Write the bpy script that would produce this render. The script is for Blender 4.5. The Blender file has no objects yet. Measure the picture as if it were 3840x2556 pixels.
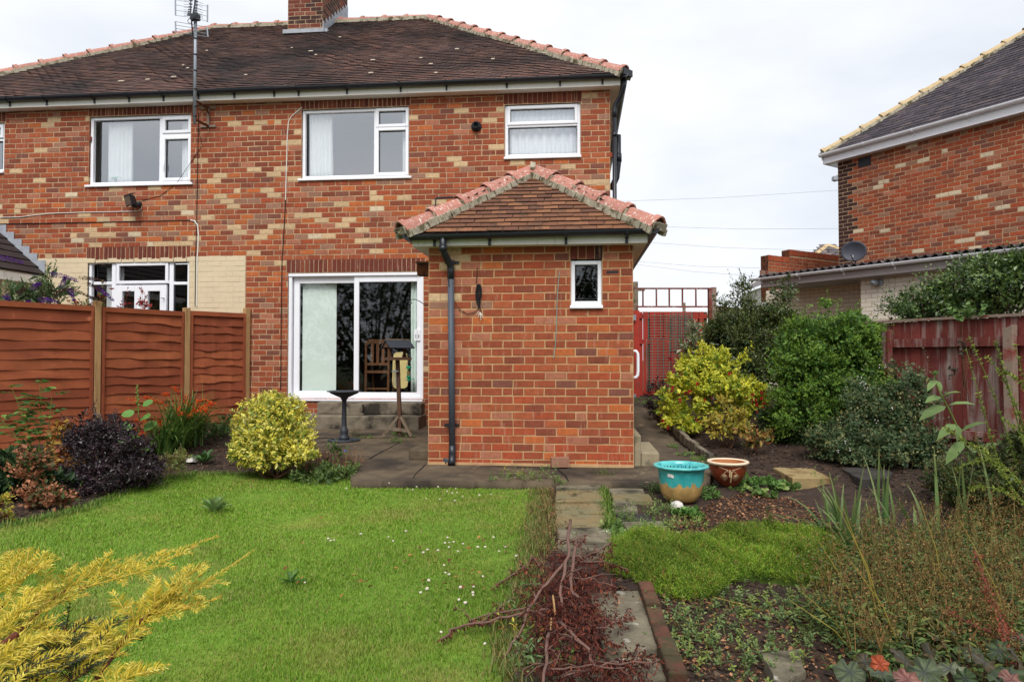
import bpy, math, random
import numpy as np
from mathutils import Vector

S = bpy.context.scene
COL = S.collection
random.seed(11)
rng = np.random.default_rng(11)
R = math.radians

# ------------------------------------------------------------ camera
EYE = 1.17
FPX = 682.667                      # focal length in pixels of the 1024 px wide picture (24 mm lens)
YAW = R(5.4)
PITCH = math.atan(16.2 / FPX)
cam_data = bpy.data.cameras.new('camera')
cam_data.sensor_width = 36.0
cam_data.lens = 24.0
cam_data.clip_start = 0.05
cam_data.clip_end = 900.0
cam = bpy.data.objects.new('camera', cam_data)
COL.objects.link(cam)
cam.location = (0, 0, EYE)
cam.rotation_euler = (R(90) + PITCH, 0, YAW)
S.camera = cam

# ------------------------------------------------------------ sky, sun, exposure
SUN_EL, SUN_AZ = R(50), R(178)      # soft sun through the cloud, behind the camera
world = bpy.data.worlds.new('World')
S.world = world
world.use_nodes = True
wn, wl_ = world.node_tree.nodes, world.node_tree.links
wn.clear()
wout = wn.new('ShaderNodeOutputWorld')
wbg = wn.new('ShaderNodeBackground')
wbg.inputs['Strength'].default_value = 0.1
sky = wn.new('ShaderNodeTexSky')
sky.sky_type = 'NISHITA'
sky.sun_disc = False
sky.sun_elevation = SUN_EL
sky.sun_rotation = SUN_AZ
wtc = wn.new('ShaderNodeTexCoord')
wmap = wn.new('ShaderNodeMapping')
wmap.inputs['Scale'].default_value = (1.0, 1.0, 2.6)
wmap.inputs['Location'].default_value = (0.35, 0.1, 0.2)
wnoise = wn.new('ShaderNodeTexNoise')
wnoise.inputs['Scale'].default_value = 1.9
wnoise.inputs['Detail'].default_value = 5.0
wnoise.inputs['Roughness'].default_value = 0.52
wramp = wn.new('ShaderNodeValToRGB')
wramp.color_ramp.elements[0].position = 0.32
wramp.color_ramp.elements[0].color = (0.70, 0.74, 0.81, 1)
wramp.color_ramp.elements[1].position = 0.60
wramp.color_ramp.elements[1].color = (0.945, 0.955, 0.98, 1)
wscale = wn.new('ShaderNodeVectorMath')
wscale.operation = 'SCALE'
wscale.inputs['Scale'].default_value = 5.7
wmix = wn.new('ShaderNodeMixRGB')
wmix.inputs['Fac'].default_value = 0.95      # an almost closed cloud cover over the blue
wl_.new(wtc.outputs['Generated'], wmap.inputs['Vector'])
wl_.new(wmap.outputs['Vector'], wnoise.inputs['Vector'])
wl_.new(wnoise.outputs['Fac'], wramp.inputs['Fac'])
wl_.new(wramp.outputs['Color'], wscale.inputs[0])
wl_.new(sky.outputs['Color'], wmix.inputs['Color1'])
wl_.new(wscale.outputs['Vector'], wmix.inputs['Color2'])
wl_.new(wmix.outputs['Color'], wbg.inputs['Color'])
wl_.new(wbg.outputs['Background'], wout.inputs['Surface'])

sun_d = bpy.data.lights.new('sun', 'SUN')
sun_d.energy = 1.5
sun_d.angle = R(30)
sun_d.color = (1.0, 0.975, 0.94)
sun = bpy.data.objects.new('sun', sun_d)
COL.objects.link(sun)
_sd = Vector((math.sin(SUN_AZ) * math.cos(SUN_EL), math.cos(SUN_AZ) * math.cos(SUN_EL), math.sin(SUN_EL)))
sun.rotation_euler = _sd.to_track_quat('Z', 'Y').to_euler()

S.view_settings.view_transform = 'Standard'
S.view_settings.look = 'None'
S.view_settings.exposure = 1.02
S.view_settings.gamma = 1.0
S.view_settings.use_curve_mapping = False
S.cycles.max_bounces = 6
S.cycles.transparent_max_bounces = 12
S.cycles.use_denoising = True

# ------------------------------------------------------------ placing by sight lines
CX, CY = 512.0, 340.8


def ray(px, py):
    x = (px - CX) / FPX
    y = -(py - CY) / FPX
    f = math.cos(PITCH) - y * math.sin(PITCH)
    up = math.sin(PITCH) + y * math.cos(PITCH)
    return np.array((x * math.cos(YAW) - f * math.sin(YAW), x * math.sin(YAW) + f * math.cos(YAW), up))


def atY(px, py, Y):
    r = ray(px, py)
    t = Y / r[1]
    return np.array((r[0] * t, Y, EYE + r[2] * t))


def atZ(px, py, z):
    r = ray(px, py)
    t = (z - EYE) / r[2]
    return np.array((r[0] * t, r[1] * t, z))


def atD(px, py, d):
    r = ray(px, py)
    t = d / (-r[0] * math.sin(YAW) + r[1] * math.cos(YAW))
    return np.array((r[0] * t, r[1] * t, EYE + r[2] * t))


def cam2w(xc, d, z=0.0):
    return np.array((xc * math.cos(YAW) - d * math.sin(YAW), xc * math.sin(YAW) + d * math.cos(YAW), z))


def sm(a, b, x):
    t = np.clip((np.asarray(x, float) - a) / (b - a), 0, 1)
    return t * t * (3 - 2 * t)


YF = 10.68          # house back wall
YE = 7.376          # front wall of the little extension
EX0, EX1 = -1.62, 0.605


def ground_z(X, Y):
    """height of soil: flat lawn, rising to the house on the right, a little up to the left fence"""
    X = np.asarray(X, float); Y = np.asarray(Y, float)
    z = -0.075 + 0 * X
    z = z + 0.50 * sm(0.65, 1.1, X) * np.clip((Y - 6.9) / 5.3, 0, 1)
    z = z + 0.11 * sm(-3.6, -5.2, X) * sm(4.2, 7.0, Y)
    z = z + 0.10 * sm(7.0, 9.0, Y) * (X < -2.5)
    z = z + 0.10 * sm(2.6, 4.4, X) * sm(3.0, 6.0, Y)
    return z


def patio_z(X, Y):
    X = np.asarray(X, float); Y = np.asarray(Y, float)
    return 0.0 + 0.09 * np.clip((Y - 7.4) / 3.2, 0, 1) * (X < -1.0) + 0.46 * sm(0.5, 0.9, X) * np.clip((Y - 7.2) / 5.0, 0, 1)


def G(px, py, f=ground_z):
    """point of the ground seen at a pixel of the 1024 px picture"""
    z = 0.0
    for _ in range(30):
        p = atZ(px, py, z)
        z = 0.5 * z + 0.5 * float(f(p[0], p[1]))
    return np.array((p[0], p[1], float(f(p[0], p[1]))))


# ------------------------------------------------------------ colours and materials
def C(r, g, b, k=1.0):
    f = lambda c: (c / 255 / 12.92 if c / 255 <= 0.04045 else ((c / 255 + 0.055) / 1.055) ** 2.4) * k
    return (f(r), f(g), f(b))


_mats = {}


def pm(name, col=None, attr=False, rough=0.8, ns=6.0, na=0.25, bs=60.0, bump=0.15, col2=None, c2s=3.0, c2lo=0.5, c2hi=0.62,
       c2stretch=(1, 1, 1), objrand=0.0, spec=0.3, metal=0.0, trans=0.0, col3=None, c3s=8.0, c3lo=0.6, c3hi=0.65, bstretch=(1, 1, 1), coat=0.0):
    """a procedural surface: base colour (or the per-piece colour 'col'), two kinds of stains, mottling, grain"""
    m = bpy.data.materials.new(name)
    _mats[name] = m
    m.use_nodes = True
    n, l = m.node_tree.nodes, m.node_tree.links
    b = n['Principled BSDF']
    b.inputs['Roughness'].default_value = rough
    b.inputs['Specular IOR Level'].default_value = spec
    b.inputs['Metallic'].default_value = metal
    b.inputs['Coat Weight'].default_value = coat
    geo = n.new('ShaderNodeNewGeometry')

    def noise(scale, stretch=(1, 1, 1), detail=4.0, rgh=0.6):
        mp = n.new('ShaderNodeMapping')
        mp.inputs['Scale'].default_value = stretch
        l.new(geo.outputs['Position'], mp.inputs['Vector'])
        t = n.new('ShaderNodeTexNoise')
        t.inputs['Scale'].default_value = scale
        t.inputs['Detail'].default_value = detail
        t.inputs['Roughness'].default_value = rgh
        l.new(mp.outputs['Vector'], t.inputs['Vector'])
        return t.outputs['Fac']

    def rng_(sock, lo, hi, a, c):
        r = n.new('ShaderNodeMapRange')
        r.inputs['From Min'].default_value = lo
        r.inputs['From Max'].default_value = hi
        r.inputs['To Min'].default_value = a
        r.inputs['To Max'].default_value = c
        l.new(sock, r.inputs['Value'])
        return r.outputs['Result']

    if attr:
        a = n.new('ShaderNodeAttribute')
        a.attribute_name = 'col'
        cur = a.outputs['Color']
    else:
        v = n.new('ShaderNodeRGB')
        v.outputs[0].default_value = (*col, 1)
        cur = v.outputs[0]

    def mix(fac, c1, c2, mode='MIX'):
        x = n.new('ShaderNodeMixRGB')
        x.blend_type = mode
        if isinstance(fac, float):
            x.inputs['Fac'].default_value = fac
        else:
            l.new(fac, x.inputs['Fac'])
        for s, c in ((x.inputs['Color1'], c1), (x.inputs['Color2'], c2)):
            if isinstance(c, tuple):
                s.default_value = (*c, 1)
            else:
                l.new(c, s)
        return x.outputs['Color']

    if col2:
        cur = mix(rng_(noise(c2s, c2stretch), c2lo, c2hi, 0.0, 1.0), cur, col2)
    if col3:
        cur = mix(rng_(noise(c3s), c3lo, c3hi, 0.0, 1.0), cur, col3)
    if na:
        val = rng_(noise(ns), 0.25, 0.75, 1 - na, 1 + na)
        x = n.new('ShaderNodeVectorMath')
        x.operation = 'SCALE'
        l.new(cur, x.inputs[0])
        l.new(val, x.inputs['Scale'])
        cur = x.outputs['Vector']
    if objrand:
        oi = n.new('ShaderNodeObjectInfo')
        val = rng_(oi.outputs['Random'], 0, 1, 1 - objrand, 1 + objrand)
        x = n.new('ShaderNodeVectorMath')
        x.operation = 'SCALE'
        l.new(cur, x.inputs[0])
        l.new(val, x.inputs['Scale'])
        cur = x.outputs['Vector']
    l.new(cur, b.inputs['Base Color'])
    if bump:
        bp = n.new('ShaderNodeBump')
        bp.inputs['Strength'].default_value = min(1.0, bump)
        bp.inputs['Distance'].default_value = 0.01
        l.new(noise(bs, bstretch, 5.0), bp.inputs['Height'])
        l.new(bp.outputs['Normal'], b.inputs['Normal'])
    if trans:
        tr = n.new('ShaderNodeBsdfTranslucent')
        l.new(cur, tr.inputs['Color'])
        ms = n.new('ShaderNodeMixShader')
        ms.inputs['Fac'].default_value = trans
        l.new(b.outputs['BSDF'], ms.inputs[1])
        l.new(tr.outputs['BSDF'], ms.inputs[2])
        l.new(ms.outputs['Shader'], n['Material Output'].inputs['Surface'])
    return m


def glass(name, refl, tint=(0.98, 0.99, 0.985)):
    m = bpy.data.materials.new(name)
    m.use_nodes = True
    n, l = m.node_tree.nodes, m.node_tree.links
    n.remove(n['Principled BSDF'])
    t = n.new('ShaderNodeBsdfTransparent')
    t.inputs['Color'].default_value = (*tint, 1)
    g = n.new('ShaderNodeBsdfGlossy')
    g.inputs['Roughness'].default_value = 0.02
    g.inputs['Color'].default_value = (0.93, 0.96, 1.0, 1)
    fr = n.new('ShaderNodeFresnel')
    fr.inputs['IOR'].default_value = 1.5
    a = n.new('ShaderNodeMath')
    a.operation = 'ADD'
    a.use_clamp = True
    a.inputs[1].default_value = refl
    l.new(fr.outputs['Fac'], a.inputs[0])
    mx = n.new('ShaderNodeMixShader')
    gm = n.new('ShaderNodeNewGeometry')            # only the outer face of the pane mirrors
    k = n.new('ShaderNodeMath')
    k.operation = 'SUBTRACT'
    k.inputs[0].default_value = 1.0
    l.new(gm.outputs['Backfacing'], k.inputs[1])
    k2 = n.new('ShaderNodeMath')
    k2.operation = 'MULTIPLY'
    l.new(a.outputs[0], k2.inputs[0])
    l.new(k.outputs[0], k2.inputs[1])
    l.new(k2.outputs[0], mx.inputs['Fac'])
    l.new(t.outputs[0], mx.inputs[1])
    l.new(g.outputs[0], mx.inputs[2])
    l.new(mx.outputs[0], n['Material Output'].inputs['Surface'])
    return m


# ------------------------------------------------------------ meshes and objects
def tag(o, label=None, cat=None, group=None, kind=None):
    for k, v in (('label', label), ('category', cat), ('group', group), ('kind', kind)):
        if v:
            o[k] = v
    return o


def worldloc(o):
    v = Vector((0, 0, 0))
    while o is not None:
        v += o.location
        o = o.parent
    return v


def link(name, me, mat=None, parent=None, loc=(0, 0, 0), rotz=0.0, kind=None):
    o = bpy.data.objects.new(name, me)
    COL.objects.link(o)
    if mat is not None and me is not None and not me.materials:
        me.materials.append(mat)
    if parent is not None:
        o.parent = parent
        o.location = Vector(loc) - worldloc(parent)
    else:
        o.location = loc
    if rotz:
        o.rotation_euler = (0, 0, rotz)
    if kind:
        o['kind'] = kind
    return o


def root(name, loc, label, cat, group=None):
    o = bpy.data.objects.new(name, None)
    o.empty_display_size = 0.2
    COL.objects.link(o)
    o.location = Vector([float(v) for v in loc])
    return tag(o, label, cat, group)


def npmesh(name, V, T, cols=None, smooth=False):
    V = np.ascontiguousarray(V, np.float32)
    T = np.ascontiguousarray(T, np.int32)
    me = bpy.data.meshes.new(name)
    k = T.shape[1]
    me.vertices.add(len(V))
    me.vertices.foreach_set('co', V.ravel())
    me.loops.add(T.size)
    me.loops.foreach_set('vertex_index', T.ravel())
    me.polygons.add(len(T))
    me.polygons.foreach_set('loop_start', np.arange(0, T.size, k, dtype=np.int32))
    me.update(calc_edges=True)
    me.polygons.foreach_set('use_smooth', np.full(len(T), smooth, bool))
    if cols is not None:
        a = me.color_attributes.new('col', 'FLOAT_COLOR', 'POINT')
        c4 = np.ones((len(V), 4), np.float32)
        c4[:, :3] = cols
        a.data.foreach_set('color', c4.ravel())
    return me


def un(v):
    v = np.asarray(v, float)
    return v / np.maximum(np.linalg.norm(v, axis=-1, keepdims=True), 1e-9)


class MB:
    """collects boxes, tubes, lathes and sheets, then links them as ONE mesh object"""

    def __init__(self):
        self.v, self.f, self.c = [], [], []

    def add(self, v, f, col=None):
        b = len(self.v)
        self.v += [tuple(float(x) for x in p) for p in v]
        self.f += [tuple(i + b for i in q) for q in f]
        self.c += [col or (1, 1, 1)] * len(v)
        return self

    def box(self, a, b, col=None):
        (x0, y0, z0), (x1, y1, z1) = a, b
        v = [(x0, y0, z0), (x1, y0, z0), (x1, y1, z0), (x0, y1, z0), (x0, y0, z1), (x1, y0, z1), (x1, y1, z1), (x0, y1, z1)]
        return self.add(v, [(3, 2, 1, 0), (4, 5, 6, 7), (0, 1, 5, 4), (1, 2, 6, 5), (2, 3, 7, 6), (3, 0, 4, 7)], col)

    def obox(self, c, U, N, W, hu, hn, hw, col=None):
        """oriented box: centre, three axes and half sizes"""
        c, U, N, W = (np.asarray(x, float) for x in (c, U, N, W))
        v = [c + U * hu * a + N * hn * b + W * hw * d for d in (-1, 1) for a, b in ((-1, -1), (1, -1), (1, 1), (-1, 1))]
        return self.add(v, [(3, 2, 1, 0), (4, 5, 6, 7), (0, 1, 5, 4), (1, 2, 6, 5), (2, 3, 7, 6), (3, 0, 4, 7)], col)

    def bar(self, p, q, w, h, col=None, up=(0, 0, 1)):
        p, q = np.asarray(p, float), np.asarray(q, float)
        d = un(q - p)
        s = un(np.cross(d, up)) if abs(np.dot(d, up)) < 0.99 else np.array((1.0, 0, 0))
        return self.obox((p + q) / 2, d, s, np.cross(s, d), np.linalg.norm(q - p) / 2, w / 2, h / 2, col)

    def tube(self, pts, r, n=6, col=None, cap=True):
        pts = [np.asarray(p, float) for p in pts]
        rr = r if isinstance(r, (list, tuple, np.ndarray)) else [r] * len(pts)
        vs, fs = [], []
        ref = None
        for i, p in enumerate(pts):
            d = un(pts[min(i + 1, len(pts) - 1)] - pts[max(i - 1, 0)])
            if ref is None:
                ref = np.array((0, 0, 1.0)) if abs(d[2]) < 0.9 else np.array((1.0, 0, 0))
            s = un(np.cross(d, ref))
            t = np.cross(s, d)
            ref = t
            for k in range(n):
                a = 2 * math.pi * k / n
                vs.append(p + (s * math.cos(a) + t * math.sin(a)) * rr[i])
        for i in range(len(pts) - 1):
            for k in range(n):
                fs.append((i * n + k, i * n + (k + 1) % n, (i + 1) * n + (k + 1) % n, (i + 1) * n + k))
        if cap:
            fs.append(tuple(range(n))[::-1])
            fs.append(tuple((len(pts) - 1) * n + k for k in range(n)))
        return self.add(vs, fs, col)

    def lathe(self, prof, c=(0, 0, 0), n=24, col=None, cols=None):
        vs, fs = [], []
        b0 = len(self.v)
        for r, z in prof:
            for k in range(n):
                a = 2 * math.pi * k / n
                vs.append((c[0] + r * math.cos(a), c[1] + r * math.sin(a), c[2] + z))
        for i in range(len(prof) - 1):
            for k in range(n):
                fs.append((i * n + k, i * n + (k + 1) % n, (i + 1) * n + (k + 1) % n, (i + 1) * n + k))
        self.add(vs, fs, col)
        if cols:
            for i in range(len(prof)):
                for k in range(n):
                    self.c[b0 + i * n + k] = cols[i]
        return self

    def quad(self, a, b, c, d, col=None):
        return self.add([a, b, c, d], [(0, 1, 2, 3)], col)

    def mesh(self, name, smooth=False, cols=False):
        me = bpy.data.meshes.new(name)
        me.from_pydata(self.v, [], self.f)
        if smooth:
            me.polygons.foreach_set('use_smooth', np.ones(len(me.polygons), bool))
        if cols:
            a = me.color_attributes.new('col', 'FLOAT_COLOR', 'POINT')
            c4 = np.ones((len(self.v), 4), np.float32)
            c4[:, :3] = np.array(self.c)
            a.data.foreach_set('color', c4.ravel())
        me.update()
        return me

    def build(self, name, mat, parent=None, smooth=False, cols=False, kind=None):
        return link(name, self.mesh(name, smooth, cols), mat, parent, kind=kind)


def rough_mesh(me, amt, scale=9.0, seed=0.0):
    """break up straight edges: every vertex moves a little"""
    from mathutils import noise as mn
    for v in me.vertices:
        p = v.co * scale + Vector((seed, seed * 1.7, seed * 0.3))
        v.co += mn.noise_vector(p) * amt
    return me


# ------------------------------------------------------------ materials used in several places
M = {}
M['brick'] = pm('brick', attr=True, rough=0.9, ns=22, na=0.2, bs=90, bump=0.3, objrand=0.06,
                col2=C(182, 146, 124), c2s=9, c2lo=0.60, c2hi=0.85, c2stretch=(3.2, 3.2, 0.35), col3=C(108, 72, 56), c3s=13, c3lo=0.60, c3hi=0.85)
M['mortar'] = pm('mortar', C(186, 156, 122), rough=0.95, ns=8, na=0.25, bs=150, bump=0.4, col2=C(160, 138, 114), c2s=1.2, c2lo=0.48, c2hi=0.66)
M['painted_brick'] = pm('painted_brick', C(205, 187, 156), rough=0.75, ns=3, na=0.07, bs=30, bump=0.25)
M['upvc'] = pm('upvc', C(238, 239, 244), rough=0.35, na=0.03, bump=0, spec=0.5)
M['seal'] = pm('seal', C(40, 42, 46), rough=0.6, na=0, bump=0)
M['fascia'] = pm('fascia', C(234, 232, 224), rough=0.45, ns=2, na=0.04, bump=0, col2=C(200, 197, 184), c2s=5, c2lo=0.6, c2hi=0.85, c2stretch=(3, 3, 0.6))
M['black_plastic'] = pm('black_plastic', C(30, 33, 40), rough=0.38, na=0.12, bump=0.03, spec=0.5)
M['grey_plastic'] = pm('grey_plastic', C(78, 84, 94), rough=0.5, na=0.1, bump=0.03)
M['roof_tile'] = pm('roof_tile', attr=True, rough=0.92, ns=3, na=0.2, bs=120, bump=0.3, objrand=0.06, col2=C(56, 48, 47), c2s=0.7, c2lo=0.44, c2hi=0.64, col3=C(46, 40, 39), c3s=7, c3lo=0.58, c3hi=0.74)
M['porch_tile'] = pm('porch_tile', attr=True, rough=0.92, ns=30, na=0.3, bs=120, bump=0.5, objrand=0.14, col2=C(84, 62, 48), c2s=5, c2lo=0.54, c2hi=0.7, col3=C(70, 52, 42), c3s=30, c3lo=0.58, c3hi=0.7)
M['ridge_tile'] = pm('ridge_tile', C(170, 116, 102), rough=0.85, ns=9, na=0.14, bs=70, bump=0.25, objrand=0.1, col2=C(205, 192, 180), c2s=30, c2lo=0.58, c2hi=0.64)
M['bedding'] = pm('bedding', C(166, 158, 138), rough=0.95, ns=10, na=0.25, bs=50, bump=0.7, col2=C(92, 84, 62), c2s=6, c2lo=0.52, c2hi=0.62)
M['lead'] = pm('lead', C(158, 162, 170), rough=0.6, ns=8, na=0.2, bump=0.15)
M['concrete'] = pm('concrete', C(98, 85, 68), rough=0.92, ns=7, na=0.3, bs=130, bump=0.5, col2=C(54, 47, 40), c2s=0.9, c2lo=0.44, c2hi=0.60, col3=C(140, 122, 98), c3s=5, c3lo=0.62, c3hi=0.72)
M['step_concrete'] = pm('step_concrete', C(122, 112, 96), rough=0.9, ns=9, na=0.25, bs=90, bump=0.5, col2=C(52, 47, 40), c2s=3.0, c2lo=0.48, c2hi=0.62)
M['pale_concrete'] = pm('pale_concrete', C(150, 138, 112), rough=0.9, ns=9, na=0.2, bs=90, bump=0.5, col2=C(100, 92, 74), c2s=4.0, c2lo=0.5, c2hi=0.65)
M['soil'] = pm('soil', C(58, 44, 36), rough=0.95, ns=14, na=0.45, bs=50, bump=1.0, col2=C(86, 66, 50), c2s=4.0, c2lo=0.55, c2hi=0.7, col3=C(34, 27, 23), c3s=24, c3lo=0.55, c3hi=0.7)
M['turf'] = pm('turf', C(100, 130, 40), rough=0.95, ns=9, na=0.3, bs=90, bump=0.6, col2=C(140, 138, 66), c2s=1.3, c2lo=0.5, c2hi=0.68)
M['leaf'] = pm('leaf', attr=True, rough=0.55, ns=12, na=0.12, bump=0, trans=0.28, spec=0.35)
M['shiny_leaf'] = pm('shiny_leaf', attr=True, rough=0.32, ns=12, na=0.1, bump=0, trans=0.18, spec=0.5)
M['dry'] = pm('dry', attr=True, rough=0.8, ns=20, na=0.2, bump=0, trans=0.1)
M['petal'] = pm('petal', attr=True, rough=0.6, na=0.05, bump=0, trans=0.3)
M['bark'] = pm('bark', C(98, 70, 52), rough=0.9, ns=20, na=0.3, bs=70, bump=0.6)
M['green_stem'] = pm('green_stem', C(104, 122, 52), rough=0.6, na=0.15, bump=0)
M['fence_brown'] = pm('fence_brown', attr=True, rough=0.85, ns=5, na=0.14, bs=26, bump=0.35, bstretch=(1, 1, 9), objrand=0.07, col2=C(130, 66, 44), c2s=1.6, c2lo=0.5, c2hi=0.75, c2stretch=(1, 1, 5), col3=C(186, 118, 84), c3s=5, c3lo=0.66, c3hi=0.78)
M['post_wood'] = pm('post_wood', C(174, 138, 94), rough=0.85, ns=4, na=0.12, bs=30, bump=0.3, bstretch=(9, 9, 1), col2=C(140, 104, 62), c2s=5, c2lo=0.5, c2hi=0.7, c2stretch=(6, 6, 0.6))
M['weathered_red'] = pm('weathered_red', C(116, 54, 48), rough=0.85, ns=4, na=0.25, bs=30, bump=0.35, bstretch=(9, 9, 1), objrand=0.15, col2=C(160, 142, 134), c2s=3.6, c2lo=0.48, c2hi=0.68, c2stretch=(3.5, 3.5, 0.35), col3=C(84, 34, 30), c3s=4, c3lo=0.55, c3hi=0.75)
M['grey_wood'] = pm('grey_wood', C(140, 122, 108), rough=0.9, ns=4, na=0.2, bs=30, bump=0.35, col2=C(120, 58, 50), c2s=4, c2lo=0.5, c2hi=0.64)
M['gate_red'] = pm('gate_red', C(164, 54, 42), rough=0.75, ns=4, na=0.2, bs=30, bump=0.25, objrand=0.14, col2=C(120, 66, 52), c2s=4, c2lo=0.56, c2hi=0.7, c2stretch=(3, 3, 0.5))
M['dark_wood'] = pm('dark_wood', C(94, 68, 52), rough=0.85, ns=6, na=0.2, bs=30, bump=0.3, bstretch=(8, 8, 1))
M['old_wood'] = pm('old_wood', C(132, 116, 98), rough=0.9, ns=6, na=0.25, bs=30, bump=0.4, bstretch=(8, 8, 1), col2=C(88, 74, 58), c2s=6, c2lo=0.5, c2hi=0.65)
M['cable'] = pm('cable', C(28, 28, 30), rough=0.6, na=0, bump=0)
M['white_cable'] = pm('white_cable', C(222, 218, 208), rough=0.6, na=0, bump=0)
M['galvanised'] = pm('galvanised', C(150, 156, 164), rough=0.45, metal=0.3, na=0.1, bump=0)
M['rust'] = pm('rust', C(96, 54, 30), rough=0.9, ns=20, na=0.4, bump=0.3, col2=C(60, 40, 32), c2s=12)
M['iron'] = pm('iron', C(50, 55, 62), rough=0.55, ns=14, na=0.15, bump=0.1, spec=0.45)
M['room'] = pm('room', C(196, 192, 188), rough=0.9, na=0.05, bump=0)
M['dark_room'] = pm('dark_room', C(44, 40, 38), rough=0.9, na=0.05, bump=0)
M['net'] = pm('net', C(244, 246, 248), rough=0.9, na=0.04, bump=0, trans=0.1)
M['sage'] = pm('sage', C(226, 238, 230), rough=0.8, na=0.04, bump=0, trans=0.05)
M['sky_glass'] = glass('sky_glass', 0.30)
M['door_glass'] = glass('door_glass', 0.05)

# ============================================================ BUILDINGS
def project(P):
    P = np.atleast_2d(np.asarray(P, float)) - np.array((0, 0, EYE))
    x = P[:, 0] * math.cos(YAW) + P[:, 1] * math.sin(YAW)
    f = -P[:, 0] * math.sin(YAW) + P[:, 1] * math.cos(YAW)
    fw = f * math.cos(PITCH) + P[:, 2] * math.sin(PITCH)
    up = -f * math.sin(PITCH) + P[:, 2] * math.cos(PITCH)
    fw = np.where(fw > 0.05, fw, 0.05)
    return CX + FPX * x / fw, CY - FPX * up / fw, fw


PAL = [C(*c) for c in ((146, 74, 49), (158, 84, 53), (127, 67, 48), (178, 97, 53), (164, 104, 80), (196, 167, 129),
                       (146, 106, 86), (121, 73, 60), (106, 52, 41), (160, 76, 48), (202, 184, 156), (62, 40, 37))]
FLAT = [0.0]
_bm = {}


def brick_verts(hl, hh, dep, jit):
    i = min(0.003, hh * 0.2)
    v = []
    for y, a, b in ((dep, hl, hh), (0.001 if FLAT[0] else 0.002, hl, hh), (0.0, hl - i, hh - i)):
        v += [(-a, y, -b), (a, y, -b), (a, y, b), (-a, y, b)]
    v = np.array(v)
    v[4:, (0, 2)] += (np.random.default_rng(jit).random((8, 2)) - 0.5) * 0.006
    return v


BF = np.array([(8, 9, 10, 11), (4, 5, 9, 8), (5, 6, 10, 9), (6, 7, 11, 10), (7, 4, 8, 11), (0, 1, 5, 4), (1, 2, 6, 5), (2, 3, 7, 6), (3, 0, 4, 7)])


def brick_mesh(ln, h, ci, jit, dep=0.06, pal=PAL):
    key = (round(ln, 2), round(h, 3), ci, jit, round(dep, 2))
    if key not in _bm:
        _bm[key] = npmesh('brick', brick_verts(key[0] / 2, h / 2, dep, jit), BF, np.tile(pal[ci], (12, 1)))
    return _bm[key]


def sheet_with_holes(u0, u1, z0, z1, holes):
    us = sorted({u0, u1, *[min(max(h[k], u0), u1) for h in holes for k in (0, 1)]})
    zs = sorted({z0, z1, *[min(max(h[k], z0), z1) for h in holes for k in (2, 3)]})
    out = []
    for a, b in zip(us, us[1:]):
        for c, d in zip(zs, zs[1:]):
            if not any(h[0] <= (a + b) / 2 <= h[1] and h[2] <= (c + d) / 2 <= h[3] for h in holes):
                out.append((a, b, c, d))
    return out


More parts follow.
